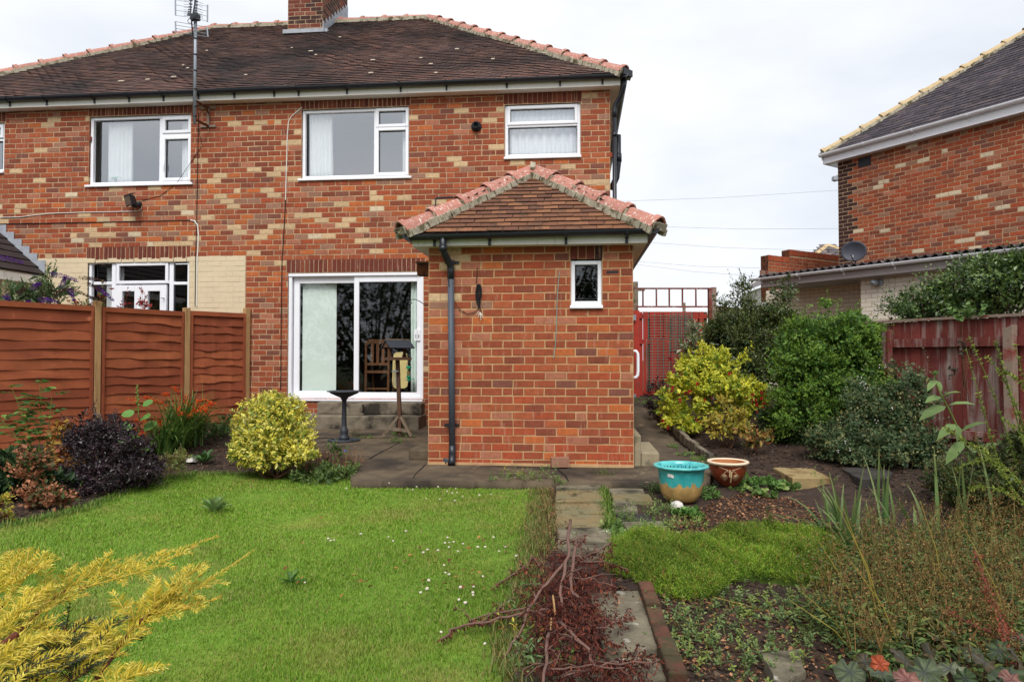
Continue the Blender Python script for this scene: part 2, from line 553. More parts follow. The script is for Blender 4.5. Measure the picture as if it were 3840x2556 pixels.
def brick_wall(parent, O, phi, u0, u1, z0, z1, holes, pick, n_ind=300, wall_name='wall', mat='brick', mortar='mortar', hide=None,
               course=0.0857, bl=0.2286, seed=1, stuff_name='brickwork', extra=(), dep=0.06):
    """recessed mortar sheet, then every brick: the largest ones in view as parts, the rest joined"""
    rg = random.Random(seed)
    cu, su = math.cos(phi), math.sin(phi)
    m = MB()
    for a, b, c, d in sheet_with_holes(u0, u1, z0, z1, holes):
        m.add([(O[0] + cu * u - su * (0.002 if FLAT[0] else 0.004), O[1] + su * u + cu * (0.002 if FLAT[0] else 0.004), z) for u, z in ((a, c), (b, c), (b, d), (a, d))], [(0, 1, 2, 3)])
    wall = m.build(wall_name, M[mortar], parent)
    bricks = list(extra)                       # (uc, zc, len, height, colour)
    for r in range(int(round((z1 - z0) / course))):
        zc = z0 + (r + 0.5) * course
        iv = [(u0, u1)]
        for h in holes:
            if h[2] < zc < h[3]:
                nx = []
                for a, b in iv:
                    if h[1] <= a or h[0] >= b:
                        nx.append((a, b))
                    else:
                        if h[0] - a > 0.03:
                            nx.append((a, h[0]))
                        if b - h[1] > 0.03:
                            nx.append((h[1], b))
                iv = nx
        off = (r % 2) * bl / 2 + rg.uniform(-0.012, 0.012)
        for a, b in iv:
            cuts = [a]
            k = math.floor((a - off) / bl) + 1
            while k * bl + off < b - 0.03:
                if k * bl + off - a > 0.05:
                    cuts.append(k * bl + off + rg.uniform(-0.006, 0.006))
                    if rg.random() < 0.05:
                        cuts.append(k * bl + off + bl / 2)
                k += 1
            cuts.append(b)
            for p, q in zip(cuts, cuts[1:]):
                if q - p > 0.03:
                    bricks.append(((p + q) / 2, zc + rg.uniform(-0.002, 0.002), q - p - 0.0125, course - 0.0145, pick((p + q) / 2, zc, rg)))
    A = np.array([(b[0], b[1]) for b in bricks])
    pos = np.stack((O[0] + cu * A[:, 0], O[1] + su * A[:, 0], A[:, 1]), 1)
    px, py, dd = project(pos)
    key = dd + 100.0 * ((px < 4) | (px > 1020) | (py < 2) | (py > 680))
    if hide is not None:
        key = key + 100.0 * hide(px, py)
    order = np.argsort(key)
    ind = set(order[:n_ind].tolist())
    V, F, K = [], [], []
    for i, b in enumerate(bricks):
        if i in ind:
            o = link('brick', brick_mesh(b[2], b[3], b[4], i % 3, dep), M[mat], parent, pos[i], phi + rg.uniform(-0.006, 0.006))
            o.location.z += 0
        else:
            v = brick_verts(b[2] / 2, b[3] / 2, dep, i % 7)
            w = np.empty_like(v)
            j = rg.uniform(-0.002, 0.002)
            w[:, 0] = pos[i, 0] + cu * v[:, 0] - su * (v[:, 1] + j)
            w[:, 1] = pos[i, 1] + su * v[:, 0] + cu * (v[:, 1] + j)
            w[:, 2] = pos[i, 2] + v[:, 2]
            F.append(BF + 12 * len(V))
            V.append(w)
            K.append(np.tile(np.array(PAL[b[4]]) * (1.0 if FLAT[0] else rg.uniform(0.9, 1.1)), (12, 1)))
    if V:
        link(stuff_name, npmesh(stuff_name, np.concatenate(V), np.concatenate(F), np.concatenate(K)), M[mat], parent, kind='stuff')
    return wall


def soldiers(u0, u1, z0, z1, col=8, alt=2, seed=3, w=0.0762):
    rg = random.Random(seed)
    n = max(1, round((u1 - u0) / w))
    s = (u1 - u0) / n
    return [(u0 + (i + 0.5) * s, (z0 + z1) / 2, s - 0.011, z1 - z0 - 0.008, rg.choice((col, col, col, alt))) for i in range(n)]


def wpick(weights):
    ids, ws = list(weights), list(weights.values())
    return lambda rg: rg.choices(ids, ws)[0]


P_top = wpick({0: 42, 1: 24, 2: 20, 3: 3, 4: 7, 5: 3, 6: 4, 7: 4})
P_mid = wpick({0: 24, 1: 16, 2: 9, 3: 10, 4: 13, 5: 17, 6: 10, 7: 6, 9: 6, 10: 2})
P_low = wpick({0: 30, 1: 30, 2: 8, 3: 22, 4: 9, 5: 4, 9: 8, 6: 3})
P_base = wpick({0: 40, 1: 20, 2: 22, 4: 8, 7: 8, 6: 5, 5: 3})


def house_pick(u, z, rg):
    f = P_top if z > 4.05 + rg.uniform(-0.15, 0.15) else P_mid if z > 3.0 + rg.uniform(-0.2, 0.2) else P_low if z > 2.1 else P_base
    return f(rg)


def frame_rect(m, x0, x1, z0, z1, w, ya, yb, bottom=None):
    wb = bottom or w
    m.box((x0, ya, z0), (x0 + w, yb, z1)).box((x1 - w, ya, z0), (x1, yb, z1))
    m.box((x0 + w, ya, z1 - w), (x1 - w, yb, z1)).box((x0 + w, ya, z0), (x1 - w, yb, z0 + wb))


def bevel(o, w=0.006):
    b = o.modifiers.new('bevel', 'BEVEL')
    b.width = w
    b.segments = 2
    b.limit_method = 'ANGLE'
    return o


def window(parent, X0, X1, Z0, Z1, Y, panes, gl='sky_glass', fw=0.05, sill=0.05, name='window', bars=(), rec=0.035):
    """panes: (x0, x1, z0, z1, opens) of the visible glass; bars: solid frame members (x0, x1, z0, z1)"""
    m = MB()
    frame_rect(m, X0, X1, Z0, Z1, fw, Y + rec, Y + rec + 0.07)
    for x0, x1, z0, z1 in bars:
        m.box((x0, Y + rec + 0.003, z0), (x1, Y + rec + 0.067, z1))
    w = bevel(m.build(name, M['upvc'], parent), 0.008)
    for x0, x1, z0, z1, opens in panes:
        if opens:
            s = MB()
            frame_rect(s, x0 - 0.05, x1 + 0.05, z0 - 0.05, z1 + 0.05, 0.05, Y + rec - 0.016, Y + rec + 0.05)
            bevel(s.build('sash', M['upvc'], w), 0.008)
        g = MB().box((x0 - 0.008, Y + rec + 0.036, z0 - 0.008), (x1 + 0.008, Y + rec + 0.042, z1 + 0.008))
        g.build('pane', M[gl], w)
        g = MB()
        frame_rect(g, x0 - 0.001, x1 + 0.001, z0 - 0.001, z1 + 0.001, 0.007, Y + rec + 0.02, Y + rec + 0.034)
        g.build('seal', M['seal'], w)
    if sill:
        s = MB().box((X0 - sill, Y - 0.035, Z0 - 0.038), (X1 + sill, Y + rec + 0.04, Z0 - 0.003))
        bevel(s.build('sill', M['upvc'], w), 0.006)
    return w


def room(parent, X0, X1, Z0, Z1, Y, D=2.6, mat='room', name='room_lining'):
    m = MB()
    a, b = Y + 0.13, Y + D
    m.quad((X0, b, Z0), (X1, b, Z0), (X1, b, Z1), (X0, b, Z1))
    m.quad((X0, a, Z0), (X0, b, Z0), (X0, b, Z1), (X0, a, Z1))
    m.quad((X1, a, Z0), (X1, b, Z0), (X1, b, Z1), (X1, a, Z1))
    m.quad((X0, a, Z0), (X1, a, Z0), (X1, b, Z0), (X0, b, Z0))
    m.quad((X0, a, Z1), (X1, a, Z1), (X1, b, Z1), (X0, b, Z1))
    return m.build(name, M[mat], parent)


def curtain(name, x0, x1, z0, z1, Y, label, cat='curtain', mat='net', folds=7, amp=0.025, x1b=None, group=None, scallop=0.0):
    """gathered cloth hanging behind the glass; x1b is where its free edge ends at the hem"""
    n, k = folds * 8 + 1, 9
    V, T = [], []
    rg = np.random.default_rng(int(abs(x0) * 1000))
    ph = np.cumsum(rg.uniform(0.5, 1.5, n)) / n * folds * 2 * math.pi
    for j in range(k):
        t = j / (k - 1)
        xe = x1 + ((x1b if x1b is not None else x1) - x1) * t
        for i in range(n):
            u = i / (n - 1)
            z = z1 + (z0 - z1) * t
            if j == k - 1:
                z += scallop * abs(math.sin(u * math.pi * 9))
            V.append((x0 + (xe - x0) * u, Y + amp * math.sin(ph[i] + 0.3 * t) * (0.5 + 0.5 * t), z))
    for j in range(k - 1):
        for i in range(n - 1):
            T.append((j * n + i, j * n + i + 1, (j + 1) * n + i + 1, (j + 1) * n + i))
    o = link(name, npmesh(name, V, T, smooth=True), M[mat])
    s = o.modifiers.new('thickness', 'SOLIDIFY')
    s.thickness = 0.002
    return tag(o, label, cat, group)


def tiles(parent, O, U, Sd, span, slope, tw, gauge, mat, pal, n_ind, seed=5, thick=0.012, wav=0.0, name='roof_tile', stuff_name='tiling', tail=0.3):
    """courses of small tiles on a slope; span(s) gives the covered range along the eave at slope distance s"""
    rg = np.random.default_rng(seed)
    O, U, Sd = (np.asarray(x, float) for x in (O, U, Sd))
    N = np.cross(U, Sd)
    out = []
    nr = int(slope / gauge)
    for r in range(nr):
        s = r * gauge
        a, b = span(s + gauge * 0.5)
        k0 = math.floor(a / tw) - 1
        for k in range(k0, int(b / tw) + 2):
            u = (k + (r % 2) * 0.5) * tw + rg.uniform(-0.003, 0.003)
            if a - tw * 0.3 < u < b + tw * 0.3:
                out.append((u, s + rg.uniform(-0.005, 0.005)))
    A = np.array(out)
    wv = wav * (np.sin(A[:, 0] * 2.1 + A[:, 1] * 1.3) + np.sin(A[:, 0] * 0.83 - A[:, 1] * 2.4 + 1.0) + 0.6 * np.sin(A[:, 1] * 5 + A[:, 0] * 3.3))
    pos = O + A[:, :1] * U + A[:, 1:] * Sd + (wv + rg.uniform(0, 0.004, len(A)))[:, None] * N
    px, py, dd = project(pos)
    key = dd + 100.0 * ((px < 4) | (px > 1020) | (py < 1))
    ind = set(np.argsort(key)[:n_ind].tolist())
    hw, L = tw / 2 - 0.0025, gauge * 1.3
    tv = np.array([(-hw, 0, thick + 0.004), (hw, 0, thick + 0.004), (-hw, L, 0.004), (hw, L, 0.004), (-hw, 0, thick + 0.004), (hw, 0, thick + 0.004), (-hw, 0, 0.003), (hw, 0, 0.003)])
    tris = np.array([(0, 1, 3), (0, 3, 2), (6, 7, 5), (6, 5, 4), (6, 0, 2), (7, 3, 1)])
    from mathutils import Matrix
    rot = Matrix(((U[0], Sd[0], N[0]), (U[1], Sd[1], N[1]), (U[2], Sd[2], N[2]))).to_euler()
    cache = {}
    moss_shade = np.array([1, 1, 1, 1, tail, tail, tail * 0.6, tail * 0.6])[:, None]      # moss plus the shadow gap between courses, painted onto the tile tails
    V, F, K = [], [], []
    B = np.stack((U, Sd, N), 1)
    for i in range(len(A)):
        ci = int(rg.integers(len(pal)))
        if i in ind:
            if ci not in cache:
                cache[ci] = npmesh(name, tv, tris, np.tile(pal[ci], (8, 1)) * moss_shade)
            o = link(name, cache[ci], M[mat], parent, pos[i])
            o.rotation_euler = rot
            o.rotation_euler.z += float(rg.uniform(-0.012, 0.012))
        else:
            F.append(tris + 8 * len(V))
            jit = tv.copy()
            jit[(0, 1, 4, 5), 2] += rg.uniform(-0.002, 0.003)
            V.append(pos[i] + jit @ B.T)
            K.append(np.tile(np.array(pal[ci]) * rg.uniform(0.86, 1.14), (8, 1)) * moss_shade)
    if V:
        link(stuff_name, npmesh(stuff_name, np.concatenate(V), np.concatenate(F), np.concatenate(K)), M[mat], parent, kind='stuff')


def ridge(parent, A, B, n, r=0.095, mat='ridge_tile', bedding=True, up=(0, 0, 1), name='ridge_tile', bed_mat='bedding', bw=0.15):
    """angular ridge or hip tiles laid from A (low end) to B, bedded in mortar"""
    A, B = np.asarray(A, float), np.asarray(B, float)
    d = un(B - A)
    s = un(np.cross(d, up))
    w = np.cross(s, d)
    L = np.linalg.norm(B - A) / n
    prof = [(-1.25, -0.62), (-0.95, -0.1), (-0.35, 0.42), (0.0, 0.52), (0.35, 0.42), (0.95, -0.1), (1.25, -0.62)]
    for i in range(n):
        a = A + d * (i * L - 0.02)
        m = MB()
        tl = random.uniform(-0.008, 0.008)
        vs = []
        for t, k, lift in ((0, 1.12, 0.03), (0.07, 1.12, 0.03), (0.075, 1.0, 0.014), (L + 0.02, 0.96, 0.0)):
            for x, z in prof:
                vs.append(a + d * t + s * (x * r * k + tl) + w * (z * r * k + lift + 0.02))
            for x, z in prof[::-1]:
                vs.append(a + d * t + s * (x * r * k * 0.86 + tl) + w * (z * r * k * 0.86 + lift + 0.012))
        q = 2 * len(prof)
        fs = [(i2 * q + k2, i2 * q + (k2 + 1) % q, (i2 + 1) * q + (k2 + 1) % q, (i2 + 1) * q + k2) for i2 in range(3) for k2 in range(q)]
        for e in (0, 3):
            fs += [(e * q + k2, e * q + k2 + 1, e * q + q - 2 - k2, e * q + q - 1 - k2) for k2 in range(len(prof) - 1)]
        m.add(vs, fs)
        m.build(name, M[mat], parent)
        if bedding:
            b = MB()
            for sd in (-1, 1):
                n2 = 9
                for j in range(n2):
                    c = a + d * (L * (j + 0.5) / n2) + s * sd * r * random.uniform(1.1, 1.32) + w * (-r * random.uniform(0.48, 0.62))
                    b.obox(c, d, s, w, L / n2 * 0.8, random.uniform(0.020, 0.030), random.uniform(0.030, 0.040))
            b.obox(a + d * 0.01, d, s, w, 0.03, r * 1.05, r * 0.42)
            o = b.build('bedding_mortar', M[bed_mat], parent)
            rough_mesh(o.data, 0.012, 14, i)


def gutter(parent, A, B, r=0.056, mat='black_plastic', name='gutter', ends=True, out=(0, -1, 0)):
    A, B, out = np.asarray(A, float), np.asarray(B, float), np.asarray(out, float)
    d = un(B - A)
    m = MB()
    k = 9
    vs = []
    for p in (A, B):
        for rr in (r, r - 0.005):
            for i in range(k):
                t = math.pi * i / (k - 1)
                vs.append(p + out * math.cos(t) * rr - np.array((0, 0, 1)) * math.sin(t) * rr)
    fs = [(i, i + 1, 2 * k + i + 1, 2 * k + i) for i in range(k - 1)] + [(k + i, 3 * k + i, 3 * k + i + 1, k + i + 1) for i in range(k - 1)]
    fs += [(0, 2 * k, 3 * k, k), (k - 1, 2 * k - 1, 4 * k - 1, 3 * k - 1)]
    if ends:
        fs += [tuple(range(k)), tuple(range(2 * k, 3 * k))[::-1]]
    m.add(vs, fs)
    g = m.build(name, M[mat], parent)
    return g


def gutter_bracket(g, p, r=0.056, out=(0, -1, 0), back=0.07, mat='black_plastic', w=0.028):
    out = np.asarray(out, float)
    al = np.array((-out[1], out[0], 0.0))
    m = MB()
    pts = [p + out * math.cos(math.pi * i / 6) * (r + 0.006) - np.array((0, 0, 1)) * math.sin(math.pi * i / 6) * (r + 0.006) for i in range(7)]
    for a, b in zip(pts, pts[1:]):
        m.obox((np.asarray(a) + b) / 2, un(np.asarray(b) - a), al, np.cross(un(np.asarray(b) - a), al), np.linalg.norm(np.asarray(b) - a) / 2 + 0.003, w / 2, 0.004)
    m.obox(p - out * (back - 0.012) - np.array((0, 0, r + 0.02)), al, out, (0, 0, 1), w / 2, 0.012, 0.045)
    m.build('bracket', M[mat], g)


# ------------------------------------------------------------ the pair of brick houses
house = root('brick_house', (-5.4, YF, 0.09), 'red brick semi-detached house pair with brown tiled hip roof, its back wall facing the garden', 'house')
X = lambda px: float(atY(px, 357, YF)[0])
Zf = lambda py, px=512: float(atY(px, py, YF)[2])
XR, XL = 0.53, -11.35
WT = 5.36
PARTY = -5.388
W1 = (-8.155, -6.36, 4.055, 5.205)
W2 = (-4.457, -2.675, 4.07, 5.20)
W3 = (-1.126, 0.07, 4.33, 5.165)
W0 = (-11.2, -9.70, 4.33, 5.165)
DOOR = (-4.665, -2.43, 0.50, 2.53)
LOW = (-8.15, -6.36, 0.52, 2.785)
holes = [W1, W2, W3, W0, DOOR, LOW]
lint = []
for (a, b, c, d), top in ((W1, WT), (W2, WT), (W3, WT), (W0, WT)):
    lint.append((a - 0.02, b + 0.02, d + 0.01, top))
lint += [(DOOR[0] - 0.03, DOOR[1] + 0.03, DOOR[3] + 0.01, DOOR[3] + 0.225), (LOW[0] - 0.02, LOW[1] + 0.02, LOW[3] + 0.01, LOW[3] + 0.225)]
cream = (XL, PARTY, 0.0, 2.845)
extra = []
for i, q in enumerate(lint):
    extra += soldiers(*q, col=8, seed=i, alt=2)
fx = lambda q: (q[0], q[1], q[2] - 0.045, q[3])
wall_holes = [fx(h) for h in holes[:4]] + [DOOR, LOW]
brick_wall(house, (0, YF), 0.0, XL, XR, 0.0, WT, [*wall_holes, *lint, cream], house_pick, 300, extra=extra, seed=4,
           hide=lambda px, py: (px > 402) & (px < 660) & (py > 165) | (px > 427) & (py > 232))
# the mortar behind the soldier courses
m = MB()
for a, b, c, d in lint:
    m.quad((a, YF + 0.004, c), (b, YF + 0.004, c), (b, YF + 0.004, d), (a, YF + 0.004, d))
    m.build('lintel_mortar', M['mortar'], house)
    m = MB()
# cream painted part of the left-hand house
_pal = PAL
PAL = [C(212, 194, 162)] * 12
FLAT[0] = 1
M['painted_brick_each'] = pm('painted_brick_each', attr=True, rough=0.7, ns=3, na=0.05, bs=30, bump=0.2)
brick_wall(house, (0, YF), 0.0, XL, PARTY - 0.003, 0.0, 2.84, [LOW, lint[5]], lambda u, z, rg: 0, 0, wall_name='painted_wall', mat='painted_brick_each',
           mortar='painted_brick', seed=9, stuff_name='painted_brickwork', dep=0.03)
PAL = _pal
FLAT[0] = 0
# gable side (right), roof void
brick_wall(house, (XR + 0.001, YF + 0.062), R(90), 0.0, 7.2, 0.0, WT, [], house_pick, 0, wall_name='side_wall', seed=6)
brick_wall(house, (XL - 0.001, YF + 7.2), R(-90), 0.0, 7.14, 0.0, WT, [], house_pick, 0, wall_name='side_wall', seed=7)

# windows: glass rectangles measured on the wall
def pane(x0, x1, y0, y1, op, xm=None):
    xm = xm or (x0 + x1) / 2
    return (X(x0), X(x1), Zf(y1, xm), Zf(y0, xm), op)


w1 = window(house, *W1, YF, [pane(94.8, 155.6, 119.6, 181.4, False), pane(161.6, 184.8, 119.3, 129.7, True), pane(161.6, 184.8, 138.8, 177.3, True)],
            bars=[(X(155.4), X(158.6), W1[2] + 0.05, W1[3] - 0.05), (X(158.4), W1[1] - 0.05, Zf(136, 170), Zf(132.5, 170))])
MB().tube([atY(163.2, 160, YF + 0.02), atY(163.6, 164, YF + 0.005), atY(163.6, 170, YF + 0.01)], 0.012, 6).build('handle', M['upvc'], w1)
w2 = window(house, *W2, YF, [pane(305.2, 372.4, 110.6, 174.9, False), pane(377.2, 404.4, 110.4, 123.4, True), pane(377.2, 404.4, 130.0, 171.8, True)],
            bars=[(X(372.2), X(375), W2[2] + 0.05, W2[3] - 0.05), (X(374.8), W2[1] - 0.05, Zf(127.8, 390), Zf(125.5, 390))])
w3 = window(house, *W3, YF, [pane(510.2, 575.0, 107.8, 120.6, True), pane(509, 576.8, 126.4, 153.6, False)],
            bars=[(W3[0] + 0.05, W3[1] - 0.05, Zf(126, 542), Zf(123.2, 542))], sill=0.012)
w0 = window(house, *W0, YF, [(W0[0] + 0.07, W0[1] - 0.07, W0[2] + 0.06, 4.85, False), (W0[0] + 0.09, W0[1] - 0.09, 4.96, W0[3] - 0.08, True)],
            bars=[(W0[0] + 0.05, W0[1] - 0.05, 4.86, 4.9)], sill=0.012)
lw = window(house, *LOW, YF, [pane(93.8, 108.8, 263.2, 280.8, False), (X(93.8), X(108.8), 0.62, Zf(285.2, 100), False),
                              pane(117, 163.3, 265.4, 280.4, True), pane(171.6, 187.0, 262.6, 280, False), (X(171.6), X(187.0), 0.62, Zf(284.8, 180), False)],
            bars=[(X(109), X(113), 0.57, 2.735), (X(167), X(171.2), 0.57, 2.735), (X(91), X(109), Zf(284.4, 100), Zf(281.4, 100)), (X(113), X(167), Zf(283.6, 140), Zf(284.6, 140) + 0.06), (X(171.2), X(188), Zf(284.4, 180), Zf(281.4, 180))],
            gl='door_glass', sill=0, name='french_window')
for a, b, g0, g1 in ((113, 139.0, 120.4, 132.6), (139.4, 164.8, 146, 158.2)):
    m = MB()
    x0, x1, gx0, gx1, zt, zg = X(a), X(b), X(g0), X(g1), Zf(284.8, 140), Zf(291, 140)
    m.box((x0, YF + 0.022, 0.56), (gx0, YF + 0.08, zt)).box((gx1, YF + 0.022, 0.56), (x1, YF + 0.08, zt)).box((gx0, YF + 0.022, zg), (gx1, YF + 0.08, zt)).box((gx0, YF + 0.022, 0.56), (gx1, YF + 0.08, 0.75))
    d = bevel(m.build('french_door', M['upvc'], lw))
    MB().box((gx0 - 0.004, YF + 0.055, 0.74), (gx1 + 0.004, YF + 0.06, zg + 0.004)).build('door_pane', M['door_glass'], lw)
MB().tube([(X(162.6), YF + 0.02, Zf(298, 162)), (X(162.6), YF - 0.03, Zf(298, 162)), (X(161.4), YF - 0.03, Zf(298, 162))], 0.009, 6).build('handle', M['galvanised'], lw)

# sliding patio door
pd = MB()
frame_rect(pd, DOOR[0], DOOR[1], DOOR[2], DOOR[3], 0.055, YF + 0.02, YF + 0.13, bottom=0.06)
pd.box((DOOR[0] - 0.0, YF + 0.005, DOOR[3] - 0.05), (DOOR[1], YF + 0.02, DOOR[3] - 0.004))
door = bevel(pd.build('patio_door', M['upvc'], house), 0.006)
zt, zb = Zf(282.2, 350), Zf(391.3, 350)
m = MB()
m.box((X(291.5), YF + 0.08, 0.56), (X(297.2), YF + 0.12, 2.475)).box((X(352.6), YF + 0.08, 0.56), (X(357), YF + 0.12, 2.475))
m.box((X(297.2), YF + 0.08, Zf(282.6, 330)), (X(352.6), YF + 0.12, 2.475)).box((X(297.2), YF + 0.08, 0.56), (X(352.6), YF + 0.12, Zf(391.0, 325)))
fx_ = bevel(m.build('fixed_panel', M['upvc'], door))
MB().box((X(297), YF + 0.098, Zf(391.3, 325)), (X(353), YF + 0.104, Zf(282.2, 325))).build('pane', M['door_glass'], door)
m = MB()
m.box((X(353), YF + 0.035, 0.555), (X(358), YF + 0.075, 2.478)).box((X(416.2), YF + 0.035, 0.555), (X(420.3), YF + 0.075, 2.478))
m.box((X(358), YF + 0.035, Zf(281.4, 390)), (X(416.2), YF + 0.075, 2.478)).box((X(358), YF + 0.035, 0.555), (X(416.2), YF + 0.075, Zf(392.3, 390)))
bevel(m.build('sliding_panel', M['upvc'], door))
MB().box((X(357.8), YF + 0.053, Zf(392.5, 390)), (X(416.4), YF + 0.059, Zf(281.2, 390))).build('pane', M['door_glass'], door)
h = MB().box((X(413.8), YF + 0.012, Zf(340.6, 417)), (X(416.9), YF + 0.036, Zf(329.2, 417))).box((X(417.1), YF + 0.012, Zf(340.6, 417)), (X(420.2), YF + 0.036, Zf(329.2, 417)))
bevel(h.build('handle', M['upvc'], door), 0.004)
MB().box((X(418.1), YF + 0.008, Zf(337.6, 417)), (X(418.9), YF + 0.012, Zf(334.6, 417))).box((X(415.4), YF + 0.006, Zf(338, 417)), (X(415.9), YF + 0.013, Zf(334, 417))).build('lock', M['iron'], door)
MB().box((DOOR[0] - 0.01, YF - 0.04, 0.47), (DOOR[1] + 0.0, YF + 0.02, 0.498)).build('sill', M['upvc'], door)

# rooms behind the glass
room(house, -8.6, -5.5, 3.55, 5.3, YF)
room(house, -5.3, -2.2, 3.55, 5.3, YF)
room(house, -1.9, 0.35, 3.55, 5.3, YF)
room(house, -11.3, -9.0, 3.55, 5.3, YF)
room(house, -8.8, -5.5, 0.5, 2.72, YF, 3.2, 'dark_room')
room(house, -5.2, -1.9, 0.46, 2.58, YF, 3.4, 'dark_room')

# eaves, gutter, roof
FY = YF - 0.17
m = MB().box((XL - 0.17, FY, 5.345), (XR + 0.15, FY + 0.022, 5.475))
fas = m.build('fascia', M['fascia'], house)
MB().box((XR + 0.128, FY + 0.022, 5.345), (XR + 0.15, FY + 7.4, 5.475)).build('fascia', M['fascia'], house)
MB().box((XL - 0.17, FY + 0.024, 5.347), (XR + 0.126, YF + 0.07, 5.356)).box((XR + 0.0, YF + 0.072, 5.347), (XR + 0.126, YF + 7.2, 5.356)).build('soffit', M['fascia'], house)
g = gutter(house, (XL - 0.25, FY - 0.062, 5.488), (XR + 0.23, FY - 0.062, 5.482))
for px in (8, 45, 92.8, 127.5, 162, 197, 233, 273, 297.5, 346, 400, 446, 506.5, 560, 602.5, 645):
    xx = float(atY(px, 60, FY - 0.06)[0])
    if px < 640:
        gutter_bracket(g, np.array((xx, FY - 0.062, 5.486)))
gutter(house, (XR + 0.215, FY - 0.12, 5.482), (XR + 0.215, FY + 7.3, 5.486), out=(1, 0, 0))
RP = 0.774
EVY, EVZ = FY - 0.045, 5.475
RY = EVY + 3.89
RZ = EVZ + 3.89 * RP
RXR, RXL = -3.18, -8.02
ERX = RXR + 3.89
ELX = RXL - 3.89
sl = math.hypot(1, RP)
Sd = np.array((0, 1 / sl, RP / sl))
pal_roof = [C(108, 80, 70), C(100, 76, 70), C(95, 73, 68), C(116, 84, 73), C(104, 80, 73), C(90, 70, 65), C(108, 82, 73)]
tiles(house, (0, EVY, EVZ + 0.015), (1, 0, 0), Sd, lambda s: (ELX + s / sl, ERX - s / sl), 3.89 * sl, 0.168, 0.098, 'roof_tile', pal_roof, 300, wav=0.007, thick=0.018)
m = MB()   # underlay and the slopes away from the garden
m.quad((ELX, EVY, EVZ), (ERX, EVY, EVZ), (RXR, RY, RZ), (RXL, RY, RZ))
m.add([(ERX, EVY, EVZ), (ERX, EVY + 7.78, EVZ), (RXR, RY, RZ)], [(0, 1, 2)])
m.add([(ELX, EVY + 7.78, EVZ), (ELX, EVY, EVZ), (RXL, RY, RZ)], [(0, 1, 2)])
m.quad((ERX, EVY + 7.78, EVZ), (ELX, EVY + 7.78, EVZ), (RXL, RY, RZ), (RXR, RY, RZ))
M['roof_felt'] = pm('roof_felt', C(78, 60, 54), rough=0.95, na=0.3, bump=0.5)
m.build('roof', M['roof_felt'], house)
ridge(house, (ERX + 0.02, EVY - 0.02, EVZ + 0.05), (RXR, RY, RZ + 0.02), 13)
ridge(house, (ELX - 0.02, EVY - 0.02, EVZ + 0.05), (RXL, RY, RZ + 0.02), 14)
ridge(house, (RXL, RY, RZ + 0.01), (RXR, RY, RZ + 0.01), 10)
MB().obox((ERX + 0.05, EVY - 0.01, EVZ + 0.03), un((1, -1, 0)), un((1, 1, 0)), (0, 0, 1), 0.05, 0.10, 0.05).build('hip_end', M['black_plastic'], house)

# pale moss patches scattered over the roof tiles
M['lichen'] = pm('lichen', C(190, 176, 156), rough=0.95, na=0.15, bump=0.2)
mo = MB()
for px, py in ((121.5, 83.2), (148, 81.5), (174, 78.8), (183.5, 67), (207, 52.5), (292, 49.8), (311, 53), (316, 56.8), (340, 39), (373, 62), (371, 75), (421, 60), (431, 66), (436, 75), (457, 51), (545, 55), (493, 61), (188, 70), (246, 77)):
    r = ray(px, py)
    t = (EVZ - EYE - EVY * RP + 0.03) / (r[2] - r[1] * RP)
    p = np.array((0, 0, EYE)) + r * t
    mo.obox(p + np.array((0, -0.012, 0.03)), (1, 0, 0), Sd, np.cross((1, 0, 0), Sd), random.uniform(0.015, 0.05), 0.022, 0.005)
mo.build('lichen_patch', M['lichen'], house, kind='stuff')

# chimney stack
def roof_at(px, py):
    r = ray(px, py)
    t = (EVZ - EYE - EVY * RP) / (r[2] - r[1] * RP)
    return np.array((0, 0, EYE)) + r * t


ca, cb = roof_at(287.8, 35.0), roof_at(321.5, 34.0)
cy0 = (ca[1] + cb[1]) / 2
cx0, cx1 = float(atY(287.8, 20, cy0)[0]), float(atY(322.8, 20, cy0)[0])
rr_ = ray(347.5, 24)
cy1 = min(cy0 + 1.9, rr_[1] * cx1 / rr_[0])
chp = wpick({11: 66, 8: 20, 2: 8, 7: 6})
stack = MB().box((cx0 + 0.01, cy0 + 0.01, EVZ + 1.0), (cx1 - 0.01, cy1 - 0.01, RZ + 2.0)).build('chimney', M['mortar'], house)
brick_wall(stack, (0, cy0), 0.0, cx0, cx1, ca[2] - 0.05, ca[2] + 2.4, [], lambda u, z, rg: chp(rg), 90, wall_name='chimney_face', seed=21)
brick_wall(stack, (cx1, 0), R(90), cy0 + 0.06, cy1, ca[2] - 0.05, ca[2] + 2.4, [], lambda u, z, rg: chp(rg), 60, wall_name='chimney_face', seed=22)
m = MB().box((cx0 - 0.06, cy0 - 0.11, ca[2] - 0.03), (cx1 + 0.06, cy0 - 0.015, ca[2] + 0.05))
for i in range(9):
    y = cy0 + (cy1 - cy0) * i / 9
    z = EVZ + (y - EVY) * RP
    m.box((cx1 + 0.002, y, z - 0.05), (cx1 + 0.014 + 0.002 * (i % 2), y + (cy1 - cy0) / 9 - 0.01, z + 0.27))
m.box((cx1 + 0.004, cy0 - 0.06, ca[2] - 0.02), (cx1 + 0.12, cy0 + 0.02, ca[2] + 0.06))
m.build('flashing', M['lead'], house)

